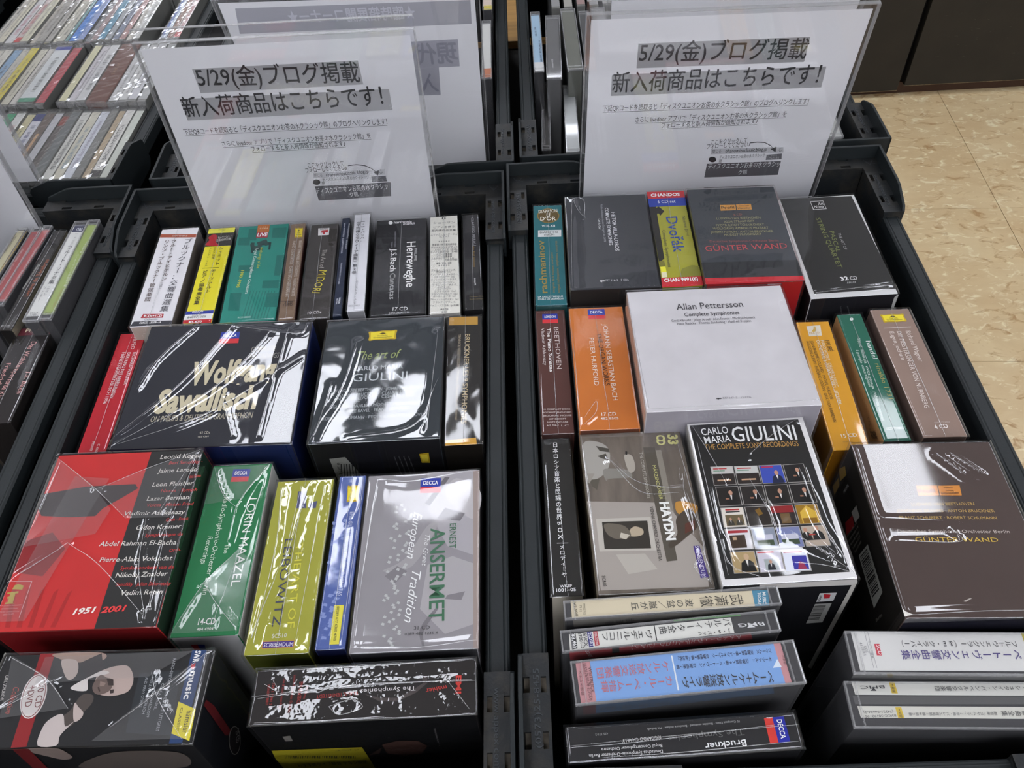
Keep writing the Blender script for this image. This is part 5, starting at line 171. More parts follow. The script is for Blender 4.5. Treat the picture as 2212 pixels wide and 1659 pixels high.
{"n":"cd_box_set","c":"CD box","l":"black-topped white box with a grid of small album covers in four columns","g":"boxed CD sets in the third row of the right middle crate","k":"box","p":[1425,2853,106],"r":[0.0127,-0.034,-0.0132],"s":[786,1227,1490],"cl":{"all":364,"top":365,"left":129,"front":103},"f":1.3,"cr":1,"se":[],"fo":[[[0.04,0.03],[0.12,0.2],[0.2,0.4]],[[0.93,0.03],[0.7,0.12],[0.45,0.25]],[[0.82,0.35],[0.86,0.7],[0.98,0.97]],[[0.4,0.4],[0.48,0.6],[0.5,0.75]],[[0.6,0.72],[0.8,0.85],[0.98,0.98]],[[0.55,0.9],[0.8,0.93],[0.98,0.98]],[[0.05,0.15],[0.06,0.95]],[[0.3,0.97],[0.1,0.9],[0.05,0.75]]],"x":"","fl":[],"P":[[0,1,111,[[-374,592],[353,589],[356,-565],[-366,-569]],0],[0,2,366,[[-301,241],[-157,236],[-162,88],[-305,91]],14],[0,3,367,[[-297,236],[-161,232],[-166,92],[-301,95]],14],[0,4,368,[[-299,180],[-163,176],[-166,92],[-301,95]],14],[0,4,369,[[-287,225],[-200,222],[-201,213],[-287,216]],14],[0,4,370,[[-288,207],[-215,205],[-216,197],[-288,199]],14],[0,5,371,[[-275,134],[-189,132],[-189,121],[-276,122]],14],[0,2,366,[[-151,233],[-1,228],[-4,84],[-155,87]],14],[0,3,15,[[-146,229],[-6,224],[-8,88],[-151,92]],14],[0,4,368,[[-148,174],[-7,170],[-8,88],[-151,92]],14],[0,4,369,[[-136,218],[-46,215],[-46,206],[-136,209]],14],[0,4,370,[[-137,200],[-62,198],[-62,191],[-137,193]],14],[0,5,371,[[-124,130],[-33,128],[-34,116],[-124,118]],14],[0,2,366,[[5,228],[152,225],[152,80],[1,84]],14],[0,3,372,[[10,223],[147,220],[147,85],[5,88]],14],[0,4,373,[[65,82],[74,131],[93,146],[115,146],[133,130],[141,81]],14],[0,5,374,[[97,143],[111,143],[104,107]],14],[0,5,375,[[118,161],[115,150],[108,144],[100,144],[93,151],[91,162],[94,172],[100,179],[109,179],[115,172]],14],[0,4,376,[[20,216],[93,214],[93,205],[19,207]],14],[0,2,366,[[159,222],[293,222],[295,77],[158,80]],14],[0,3,377,[[163,218],[289,218],[291,81],[162,84]],14],[0,4,378,[[206,93],[213,141],[230,157],[250,157],[267,141],[275,91]],14],[0,5,374,[[234,154],[246,154],[240,118]],14],[0,5,375,[[252,172],[250,161],[244,155],[236,155],[230,162],[228,172],[230,183],[236,190],[244,190],[250,183]],14],[0,5,379,[[206,136],[226,135],[226,124],[206,124]],14],[0,2,366,[[-299,81],[-156,78],[-158,-69],[-302,-66]],14],[0,3,380,[[-295,77],[-160,73],[-163,-64],[-298,-62]],14],[0,4,378,[[-252,-52],[-243,-3],[-225,13],[-204,12],[-186,-4],[-179,-54]],14],[0,5,374,[[-221,10],[-208,10],[-215,-27]],14],[0,5,375,[[-201,28],[-204,17],[-210,11],[-218,11],[-225,18],[-227,29],[-224,40],[-218,46],[-210,46],[-203,39]],14],[0,5,379,[[-251,-9],[-229,-9],[-229,-21],[-251,-20]],14],[0,2,366,[[-148,77],[-2,74],[-6,-72],[-151,-69]],14],[0,3,381,[[-144,73],[-6,70],[-10,-67],[-146,-65]],14],[0,4,378,[[-100,-56],[-91,-6],[-72,9],[-51,9],[-33,-7],[-27,-57]],14],[0,5,374,[[-68,6],[-55,6],[-63,-30]],14],[0,5,375,[[-48,25],[-51,14],[-58,7],[-66,7],[-72,14],[-74,25],[-72,36],[-65,43],[-57,42],[-50,36]],14],[0,5,379,[[-99,-12],[-77,-13],[-77,-24],[-99,-24]],14],[0,2,366,[[6,72],[151,69],[148,-77],[2,-74]],14],[0,3,382,[[10,67],[147,65],[144,-73],[6,-70]],14],[0,4,378,[[53,-61],[62,-12],[81,4],[102,3],[120,-13],[127,-62]],14],[0,5,374,[[85,1],[98,1],[91,-36]],14],[0,5,375,[[105,19],[102,8],[96,2],[87,2],[81,9],[79,20],[82,31],[88,37],[96,37],[103,30]],14],[0,5,379,[[55,-18],[76,-18],[76,-30],[54,-29]],14],[0,2,366,[[159,68],[300,68],[302,-79],[156,-76]],14],[0,3,383,[[163,64],[296,63],[298,-74],[161,-72]],14],[0,4,378,[[207,-63],[215,-14],[234,2],[254,2],[272,-14],[281,-64]],14],[0,5,374,[[237,-1],[250,-1],[244,-37]],14],[0,5,375,[[257,17],[254,7],[248,0],[240,0],[233,7],[231,18],[233,28],[240,35],[248,35],[254,28]],14],[0,5,379,[[208,-20],[229,-20],[229,-31],[208,-31]],14],[0,2,366,[[-298,-77],[-158,-80],[-159,-224],[-305,-223]],14],[0,3,384,[[-294,-82],[-162,-84],[-164,-220],[-301,-219]],14],[0,4,385,[[-280,-134],[-172,-135],[-174,-212],[-283,-212]],14],[0,4,386,[[-271,-90],[-186,-91],[-186,-103],[-271,-101]],14],[0,4,62,[[-271,-107],[-186,-109],[-186,-117],[-272,-116]],14],[0,4,387,[[-274,-209],[-269,-182],[-258,-173],[-247,-173],[-237,-182],[-233,-209]],14],[0,5,374,[[-256,-174],[-249,-175],[-253,-195]],14],[0,5,375,[[-245,-164],[-246,-170],[-250,-174],[-255,-174],[-258,-170],[-259,-164],[-258,-158],[-254,-155],[-250,-155],[-246,-158]],14],[0,4,387,[[-223,-209],[-218,-182],[-208,-174],[-196,-174],[-186,-182],[-182,-210]],14],[0,5,374,[[-206,-175],[-198,-175],[-202,-195]],14],[0,5,375,[[-195,-165],[-196,-171],[-200,-175],[-204,-175],[-208,-171],[-209,-165],[-207,-159],[-204,-155],[-199,-155],[-196,-159]],14],[0,2,366,[[-150,-80],[-3,-81],[-7,-224],[-152,-224]],14],[0,3,388,[[-146,-85],[-7,-86],[-11,-219],[-147,-220]],14],[0,4,389,[[-92,-110],[-62,-95],[-48,-139],[-78,-153]],14],[0,2,366,[[1,-84],[148,-85],[146,-230],[0,-226]],14],[0,3,390,[[6,-88],[143,-89],[141,-225],[4,-222]],14],[0,4,391,[[5,-138],[143,-140],[141,-225],[4,-222]],14],[0,5,392,[[52,-145],[110,-146],[109,-217],[51,-216]],14],[0,2,366,[[156,-85],[295,-88],[295,-230],[153,-230]],14],[0,3,393,[[160,-90],[291,-92],[290,-226],[157,-226]],14],[0,4,394,[[174,-223],[176,-144],[225,-98],[274,-145],[274,-223]],14],[0,5,395,[[182,-187],[267,-188],[266,-223],[181,-223]],14],[0,2,366,[[-304,-230],[-152,-232],[-157,-380],[-305,-379]],14],[0,3,396,[[-299,-235],[-157,-236],[-162,-376],[-300,-375]],14],[0,4,397,[[-286,-279],[-191,-279],[-194,-368],[-287,-368]],14],[0,4,398,[[-289,-245],[-167,-247],[-168,-265],[-289,-264]],14],[0,5,399,[[-267,-291],[-244,-291],[-244,-313],[-267,-313]],14],[0,2,366,[[-148,-234],[-4,-235],[-8,-383],[-150,-382]],14],[0,3,400,[[-143,-238],[-8,-239],[-12,-379],[-146,-378]],14],[0,4,401,[[-128,-324],[-27,-324],[-28,-361],[-128,-361]],14],[0,4,402,[[-127,-287],[-27,-287],[-27,-324],[-128,-324]],14],[0,2,366,[[2,-239],[147,-240],[145,-385],[-2,-384]],14],[0,3,403,[[6,-243],[142,-244],[141,-381],[3,-380]],14],[0,4,401,[[22,-327],[124,-327],[123,-363],[21,-363]],14],[0,4,402,[[22,-290],[124,-291],[124,-327],[22,-327]],14],[0,2,366,[[154,-242],[298,-241],[299,-387],[152,-385]],14],[0,3,404,[[158,-246],[293,-245],[295,-382],[157,-381]],14],[0,4,76,[[142,-343],[149,-299],[166,-285],[184,-285],[201,-299],[207,-343]],14],[0,5,374,[[169,-288],[181,-288],[175,-320]],14],[0,5,375,[[187,-271],[184,-281],[179,-287],[172,-287],[166,-281],[164,-272],[166,-262],[172,-256],[179,-256],[185,-262]],14],[0,4,76,[[207,-343],[214,-294],[233,-278],[254,-278],[272,-294],[280,-343]],14],[0,5,374,[[237,-281],[250,-281],[243,-317]],14],[0,5,375,[[256,-262],[254,-273],[247,-280],[239,-280],[233,-273],[230,-262],[233,-251],[239,-245],[247,-245],[254,-251]],14],[0,4,405,[[190,-300],[226,-300],[226,-309],[189,-309]],14],[0,2,366,[[-303,-390],[-158,-392],[-161,-536],[-307,-536]],14],[0,3,406,[[-299,-394],[-163,-397],[-165,-532],[-303,-532]],14],[0,4,407,[[-261,-529],[-250,-469],[-227,-450],[-202,-450],[-180,-469],[-171,-529]],14],[0,5,374,[[-223,-453],[-207,-453],[-216,-497]],14],[0,5,408,[[-198,-431],[-202,-444],[-210,-452],[-220,-452],[-227,-444],[-230,-430],[-227,-417],[-219,-409],[-209,-409],[-201,-418]],14],[0,2,366,[[-151,-393],[-3,-396],[-10,-540],[-155,-540]],14],[0,3,409,[[-147,-397],[-8,-400],[-14,-536],[-150,-536]],14],[0,4,410,[[-116,-453],[-35,-454],[-39,-528],[-118,-529]],14],[0,4,130,[[-144,-402],[-48,-404],[-48,-413],[-144,-411]],14],[0,4,411,[[-106,-526],[-100,-493],[-87,-482],[-73,-482],[-62,-493],[-58,-526]],14],[0,5,374,[[-85,-484],[-76,-484],[-81,-508]],14],[0,5,375,[[-71,-472],[-73,-479],[-78,-484],[-83,-484],[-87,-479],[-89,-472],[-87,-465],[-82,-460],[-77,-460],[-73,-465]],14],[0,2,366,[[-1,-394],[147,-399],[143,-545],[-10,-543]],14],[0,3,412,[[4,-399],[142,-403],[138,-540],[-5,-539]],14],[0,4,413,[[49,-441],[134,-443],[131,-533],[44,-532]],14],[0,5,414,[[67,-532],[84,-479],[107,-486],[120,-533]],14],[0,4,415,[[7,-410],[117,-413],[116,-422],[7,-419]],14],[1,1,208,[[-177,0],[-170,-47],[367,-66],[393,-54],[393,-32],[381,0]],0],[1,1,416,[[367,-66],[393,-37],[393,-187],[366,-1228],[334,-1194]],0],[1,2,70,[[199,-144],[300,-147],[300,-248],[200,-251]],2],[1,3,417,[[225,-154],[267,-166],[270,-212],[238,-211]],2],[1,2,418,[[198,-276],[298,-277],[294,-526],[194,-530]],15],[1,3,76,[[201,-298],[268,-299],[268,-304],[201,-304]],15],[1,3,76,[[200,-307],[268,-307],[268,-313],[200,-312]],15],[1,3,76,[[200,-315],[268,-315],[268,-318],[200,-318]],15],[1,3,76,[[200,-323],[268,-323],[268,-325],[200,-325]],15],[1,3,76,[[200,-331],[268,-332],[268,-335],[199,-334]],15],[1,3,76,[[199,-340],[267,-340],[267,-346],[199,-345]],15],[1,3,76,[[199,-348],[267,-348],[267,-351],[199,-351]],15],[1,3,76,[[199,-356],[267,-357],[267,-360],[199,-359]],15],[1,3,76,[[198,-365],[267,-365],[267,-368],[198,-368]],15],[1,3,76,[[198,-373],[267,-373],[267,-375],[198,-375]],15],[1,3,76,[[198,-382],[266,-382],[266,-384],[198,-383]],15],[1,3,76,[[198,-390],[266,-390],[266,-393],[197,-393]],15],[1,3,76,[[197,-398],[266,-399],[266,-405],[197,-404]],15],[1,3,76,[[197,-407],[266,-407],[266,-409],[197,-409]],15],[1,3,76,[[197,-415],[266,-416],[265,-422],[196,-421]],15],[1,3,76,[[196,-424],[265,-424],[265,-430],[196,-430]],15],[1,3,76,[[196,-432],[265,-433],[265,-435],[196,-434]],15],[1,3,76,[[196,-441],[265,-441],[265,-443],[196,-443]],15],[1,3,76,[[195,-450],[265,-450],[265,-453],[195,-452]],15],[1,3,76,[[195,-458],[265,-458],[264,-464],[195,-464]],15],[1,3,76,[[195,-467],[264,-467],[264,-470],[195,-470]],15],[1,3,76,[[195,-475],[264,-476],[264,-482],[194,-481]],15]],"T":[[0,4,26,"CARLO",[-307,500,-128,504,-299,562],0.01,0,"H"],[0,4,26,"MARIA",[-299,428,-126,433,-292,489],0.01,0,"H"],[0,4,26,"GIULINI",[-114,432,305,417,-91,561],0.01,0,"H"],[0,4,419,"THE COMPLETE SONY RECORDINGS",[-306,378,301,363,-299,424],0.0,0,"H"],[1,4,78,"SONY",[218,-239,220,-165,205,-226],0.03,0,"H"]]},
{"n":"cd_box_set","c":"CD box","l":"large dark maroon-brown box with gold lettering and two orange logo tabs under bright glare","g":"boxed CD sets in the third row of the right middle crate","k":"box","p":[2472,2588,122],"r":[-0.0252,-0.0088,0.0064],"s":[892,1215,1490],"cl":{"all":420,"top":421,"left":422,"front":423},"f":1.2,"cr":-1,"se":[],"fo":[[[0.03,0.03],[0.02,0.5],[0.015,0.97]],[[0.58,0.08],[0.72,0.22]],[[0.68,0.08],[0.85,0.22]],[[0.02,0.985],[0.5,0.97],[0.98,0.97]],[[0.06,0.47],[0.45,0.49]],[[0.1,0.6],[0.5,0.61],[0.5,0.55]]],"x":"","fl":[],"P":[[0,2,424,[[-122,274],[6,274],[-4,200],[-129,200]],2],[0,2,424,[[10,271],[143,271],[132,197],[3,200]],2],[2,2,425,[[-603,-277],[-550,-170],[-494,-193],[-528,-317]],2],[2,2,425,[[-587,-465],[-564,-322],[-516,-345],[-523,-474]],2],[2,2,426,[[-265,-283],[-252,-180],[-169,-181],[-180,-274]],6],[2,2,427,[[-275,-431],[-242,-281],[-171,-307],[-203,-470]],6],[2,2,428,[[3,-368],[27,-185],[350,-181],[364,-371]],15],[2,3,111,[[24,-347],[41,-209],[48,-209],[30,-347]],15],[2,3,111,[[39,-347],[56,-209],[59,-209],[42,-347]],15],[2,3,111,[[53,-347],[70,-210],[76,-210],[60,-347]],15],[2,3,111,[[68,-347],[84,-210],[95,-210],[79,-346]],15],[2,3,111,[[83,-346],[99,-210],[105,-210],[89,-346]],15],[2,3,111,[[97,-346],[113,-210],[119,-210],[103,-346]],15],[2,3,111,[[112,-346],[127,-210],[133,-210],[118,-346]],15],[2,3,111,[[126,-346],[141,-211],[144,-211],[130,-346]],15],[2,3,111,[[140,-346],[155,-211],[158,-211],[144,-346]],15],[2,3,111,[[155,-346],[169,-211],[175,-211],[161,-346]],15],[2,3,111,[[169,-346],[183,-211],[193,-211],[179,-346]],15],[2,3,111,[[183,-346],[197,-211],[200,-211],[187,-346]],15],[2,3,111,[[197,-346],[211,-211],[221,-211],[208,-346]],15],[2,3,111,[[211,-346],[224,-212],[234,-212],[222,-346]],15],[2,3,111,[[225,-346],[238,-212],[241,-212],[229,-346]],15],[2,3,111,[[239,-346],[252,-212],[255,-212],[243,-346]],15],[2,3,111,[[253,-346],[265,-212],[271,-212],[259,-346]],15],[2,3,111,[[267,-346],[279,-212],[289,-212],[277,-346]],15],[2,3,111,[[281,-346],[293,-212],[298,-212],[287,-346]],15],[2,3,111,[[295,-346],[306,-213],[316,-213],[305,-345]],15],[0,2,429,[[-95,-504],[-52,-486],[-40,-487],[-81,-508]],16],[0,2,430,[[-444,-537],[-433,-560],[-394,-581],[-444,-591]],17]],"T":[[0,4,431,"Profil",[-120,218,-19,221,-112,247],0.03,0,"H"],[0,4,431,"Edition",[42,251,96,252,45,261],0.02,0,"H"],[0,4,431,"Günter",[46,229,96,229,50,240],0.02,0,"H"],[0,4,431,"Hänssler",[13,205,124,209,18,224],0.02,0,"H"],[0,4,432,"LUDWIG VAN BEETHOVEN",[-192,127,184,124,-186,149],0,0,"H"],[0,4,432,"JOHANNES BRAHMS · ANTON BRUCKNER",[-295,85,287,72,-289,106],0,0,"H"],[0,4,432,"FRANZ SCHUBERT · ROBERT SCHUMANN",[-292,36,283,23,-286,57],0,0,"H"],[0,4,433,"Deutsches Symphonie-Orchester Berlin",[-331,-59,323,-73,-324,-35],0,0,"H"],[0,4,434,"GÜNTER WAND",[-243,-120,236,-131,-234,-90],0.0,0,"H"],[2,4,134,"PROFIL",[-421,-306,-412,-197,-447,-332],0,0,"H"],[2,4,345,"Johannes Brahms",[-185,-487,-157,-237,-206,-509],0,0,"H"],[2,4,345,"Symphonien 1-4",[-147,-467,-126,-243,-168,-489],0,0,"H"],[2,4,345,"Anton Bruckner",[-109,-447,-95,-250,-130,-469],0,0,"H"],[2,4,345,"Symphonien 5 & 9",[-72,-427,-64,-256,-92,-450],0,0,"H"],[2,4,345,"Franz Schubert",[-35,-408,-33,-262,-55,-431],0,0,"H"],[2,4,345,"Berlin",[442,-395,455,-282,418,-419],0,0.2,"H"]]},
{"n":"cd_case","c":"CD case","l":"thin clear CD case with cream spine card and blue tab at its right end","g":"CD cases lying spine up at the front of the right middle crate","k":"jewel","p":[740,2151,110],"r":[0.0377,0.0003,0.0022],"s":[1242,114,1380],"cl":{"all":435},"f":1,"cr":0,"se":[],"fo":[],"x":"","fl":[],"P":[[0,1,436,[[-577,57],[-360,57],[564,40],[546,-55],[-579,-45]],18],[0,2,437,[[472,42],[564,40],[549,-56],[467,-55]],18],[1,1,438,[[-576,-13],[502,-27],[535,-90],[-568,-108]],18]],"T":[[0,4,240,"MUSIC",[529,29,516,-44,548,29],0.03,0,"H"],[0,4,240,"TODAY",[501,29,487,-49,519,29],0.03,0,"H"],[0,4,439,"武満徹",[415,-7,157,-4,403,-75],0.0,0,"V"],[0,4,440,"波の盆／嵐が丘",[126,-6,-238,-2,119,-58],0,0,"V"],[0,4,441,"WWCC 7112",[-506,37,-512,-30,-493,36],0,0,"H"],[0,4,441,"7112",[-528,28,-531,-13,-515,27],0,0,"H"],[0,4,441,"¥2,500",[-563,46,-556,-38,-548,48],0,0,"H"],[1,4,361,"武満徹",[-217,-65,-390,-87,-211,-116],0,0,"V"]]},
{"n":"cd_case","c":"CD case","l":"clear CD case with white spine card above a red card","g":"CD cases lying spine up at the front of the right middle crate","k":"jewel","p":[709,1993,84],"r":[0.066,0.0014,0.0029],"s":[1235,127,1380],"cl":{"all":435},"f":1,"cr":0,"se":[],"fo":[],"x":"","fl":[],"P":[[0,1,442,[[-567,43],[360,47],[358,-45],[-573,-53]],18],[0,1,78,[[360,47],[543,43],[533,-45],[358,-45]],18],[0,2,443,[[36,64],[227,64],[418,61],[417,50],[35,57]],18],[0,2,111,[[-83,45],[-77,45],[-79,-45],[-85,-45]],18],[0,2,444,[[-429,45],[-405,45],[-404,-39],[-430,-41]],18],[0,2,445,[[-464,47],[-437,47],[-436,-45],[-464,-46]],18],[0,2,76,[[-561,42],[-529,43],[-529,-45],[-561,-48]],18],[0,2,175,[[436,-23],[462,-5],[483,-24]],18],[1,1,446,[[-577,0],[447,0],[472,-86],[-572,-123]],18],[1,2,215,[[-338,0],[-298,0],[-291,-79],[-332,-83]],18]],"T":[[0,4,76,"パルティータ全曲",[358,23,-61,10,352,-26],0.0,0,"V"],[0,4,76,"J・S・バッハ",[347,-32,152,-30,343,-57],0.02,0,"V"],[0,4,76,"ヴェデルニコフ",[-100,-4,-386,9,-108,-65],0.01,0,"V"],[0,5,447,"MELODIYA",[-423,37,-424,-37,-409,37],0,0,"H"],[0,5,448,"2CDSET",[-458,40,-456,-43,-438,42],0.03,0,"H"],[0,4,76,"BVCX",[-488,36,-489,-38,-466,36],0.01,0,"H"],[0,4,76,"37001-2",[-517,47,-508,-47,-497,49],0.01,0,"H"],[0,5,26,"¥3,465",[-555,42,-550,-45,-534,44],0.03,0,"H"],[0,4,275,"BMG",[539,2,389,5,535,-21],0.01,-0.1,"H"],[1,4,449,"アナトリー・ヴェデルニコフ（ピアノ）",[396,-20,-252,-18,411,-92],0,0,"V"],[1,4,450,"2CDSET",[-489,-5,-462,-104,-474,16],0,0,"H"]]},
{"n":"cd_case","c":"CD case","l":"thick clear CD case with sky blue spine card and pink ends","g":"CD cases lying spine up at the front of the right middle crate","k":"jewel","p":[764,1747,104],"r":[0.0627,-0.0001,0.0008],"s":[1244,242,1380],"cl":{"all":435},"f":1,"cr":0,"se":[],"fo":[],"x":"","fl":[],"P":[[0,1,451,[[-513,115],[514,112],[512,-110],[-508,-107]],18],[0,1,452,[[-592,111],[-514,113],[-508,-107],[-591,-108]],18],[0,1,452,[[510,113],[549,114],[547,-107],[512,-110]],18],[0,2,453,[[-64,103],[-57,103],[-58,-90],[-67,-91]],18],[0,2,454,[[469,-20],[506,26],[518,-19]],18],[1,1,455,[[-512,-19],[349,0],[441,0],[470,-116],[-509,-152]],18],[1,1,456,[[-583,-22],[-512,-19],[-509,-152],[-578,-156]],18]],"T":[[0,4,411,"ベーム＋ケルン放送響ライヴ",[461,-68,-38,-51,445,-140],0.02,0,"V"],[0,4,457,"カール・ベーム指揮",[-80,-36,-474,-32,-89,-105],0.0,0,"V"],[0,4,457,"ケルン放送交響楽団",[-84,48,-488,43,-90,-20],0.0,0,"V"],[0,4,458,"ブラームス 交響曲第1番・ドヴォルザーク 交響曲第9番「新世界」",[486,76,-39,80,480,45],0.01,0,"V"],[0,4,458,"モーツァルト 交響曲第29番・ベートーヴェン 交響曲第7番",[476,29,-48,35,470,0],0.01,0,"V"],[0,4,459,"WEITBLICK",[-526,83,-528,-59,-508,83],0,0,"H"],[0,4,459,"SSS0176/0178-2(3CD)",[-553,105,-543,-98,-534,106],0,0,"H"],[0,4,459,"ステレオ録音",[-575,70,-577,-68,-557,70],0,0,"V"],[0,4,459,"〈交響曲〉",[547,53,538,-20,565,55],0,0,"V"],[1,4,460,"世紀の名指揮者カール・ベームとケルン放送響の貴重な記録、最新盤",[439,-136,-490,-83,452,-197],0,0,"V"]]},
{"n":"cd_box_set","c":"CD box","l":"slim black box with upside-down white lettering, lowest, touching the front rail","g":"CD cases lying spine up at the front of the right middle crate","k":"box","p":[708,1441,-3],"r":[0.0303,-0.0109,-0.0037],"s":[1239,195,1320],"cl":{"all":461,"top":176},"f":1.1,"cr":1,"se":[[0,0.55],[0.5,0.45],[1,0.38]],"fo":[[[0.01,0.6],[0.3,0.57],[0.9,0.36]],[[0.15,0.9],[0.5,0.9],[0.98,0.82]]],"x":"","fl":[],"P":[[0,2,462,[[449,71],[494,72],[494,-59],[450,-60]],2],[0,2,463,[[494,72],[555,73],[557,-57],[494,-59]],2]],"T":[[0,4,26,"Bruckner",[326,-32,109,-39,321,-67],0.015,0,"H"],[0,4,464,"The Symphonies",[327,20,-75,12,323,-12],0,0,"H"],[0,4,26,"RICCARDO CHAILLY",[-114,16,-320,10,-115,-2],0,0,"H"],[0,4,72,"Royal Concertgebouw Orchestra",[-114,-26,-435,-28,-116,-44],0,0,"H"],[0,4,72,"Deutsches Symphonie-Orchester Berlin",[-115,-56,-502,-55,-116,-74],0,0,"H"],[0,4,173,"10 Compact Discs · Booklet enclosed · Brochure incluse · Mit Beiheft",[316,68,-178,58,315,56],0,0,"H"],[0,4,71,"475 331-2",[-390,50,-458,48,-391,38],0,0,"H"],[0,5,465,"DECCA",[513,58,512,-41,541,62],0.03,0,"H"]]},
{"n":"cd_case","c":"CD case","l":"thick clear CD case with white spine card, purple Japanese and small red 5CD box","g":"CD cases lying spine up in the front right corner of the right middle crate","k":"jewel","p":[2323,1821,39],"r":[-0.0471,0.0027,0.0012],"s":[1281,243,1380],"cl":{"all":435},"f":1,"cr":0,"se":[],"fo":[],"x":"","fl":[],"P":[[0,1,466,[[-601,122],[585,122],[552,-93],[-600,-100]],18],[0,2,467,[[330,122],[585,122],[577,75],[329,74]],18],[0,2,468,[[-489,52],[-460,53],[-462,-14],[-490,-14]],18],[0,2,469,[[-527,122],[-525,122],[-523,-85],[-525,-85]],18],[0,2,469,[[-509,122],[-507,122],[-506,-85],[-508,-85]],18]],"T":[[0,4,470,"ベートーヴェン交響曲全集",[294,-3,-359,-9,274,-62],0.01,0,"V"],[0,4,471,"フルトヴェングラー（&E・クライバー）",[289,58,-361,54,273,14],0,0,"V"],[0,5,88,"5CD",[-481,47,-479,-11,-460,53],0.01,0,"H"],[0,4,472,"KICC",[-550,37,-547,0,-534,42],0,0,"H"],[0,4,472,"4107/11",[-569,59,-562,-15,-555,64],0,0,"H"],[0,4,472,"オープン価格",[-514,73,-517,-32,-500,76],0,0,"V"]]},
{"n":"cd_case","c":"CD case","l":"double clear CD case with two narrow cream spine cards and yellow marks","g":"CD cases lying spine up in the front right corner of the right middle crate","k":"jewel","p":[2271,1568,-41],"r":[-0.0407,0.0025,0.0015],"s":[1278,251,1380],"cl":{"all":435},"f":1,"cr":0,"se":[],"fo":[],"x":"","fl":[],"P":[[0,1,473,[[-605,48],[572,52],[570,11],[-602,4]],19],[0,2,474,[[-594,126],[589,126],[574,55],[-590,55]],18],[0,2,475,[[-594,-6],[563,-5],[551,-68],[-589,-68]],18],[0,3,476,[[-392,123],[-362,123],[-360,63],[-392,64]],18],[0,3,476,[[-394,-12],[-362,-11],[-360,-68],[-393,-68]],18],[0,4,477,[[-504,76],[-470,76],[-482,95]],18]],"T":[[0,5,478,"4枚組",[-378,118,-378,66,-361,123],0,0,"V"],[0,5,478,"4枚組",[-377,-16,-377,-67,-360,-12],0,0,"V"],[0,5,477,"BMC",[-423,107,-554,103,-427,88],0,0,"H"],[0,5,479,"ホルスト・シュタイン・バンベルク交響楽団",[459,99,-157,90,448,69],0,0,"V"],[0,5,480,"(74321-94634-2)",[-411,-28,-569,-33,-415,-42],0,0,"H"],[0,5,480,"BVCC-38192~95",[-402,-50,-566,-56,-405,-63],0,0,"H"],[0,5,479,"シューベルト交響曲全集",[551,-35,152,-41,540,-64],0,0,"V"],[0,5,481,"劇音楽「ロザムンデ」〜序曲、バレエ音楽第1番&第2番",[132,-41,-333,-48,125,-62],0,0,"V"]]},
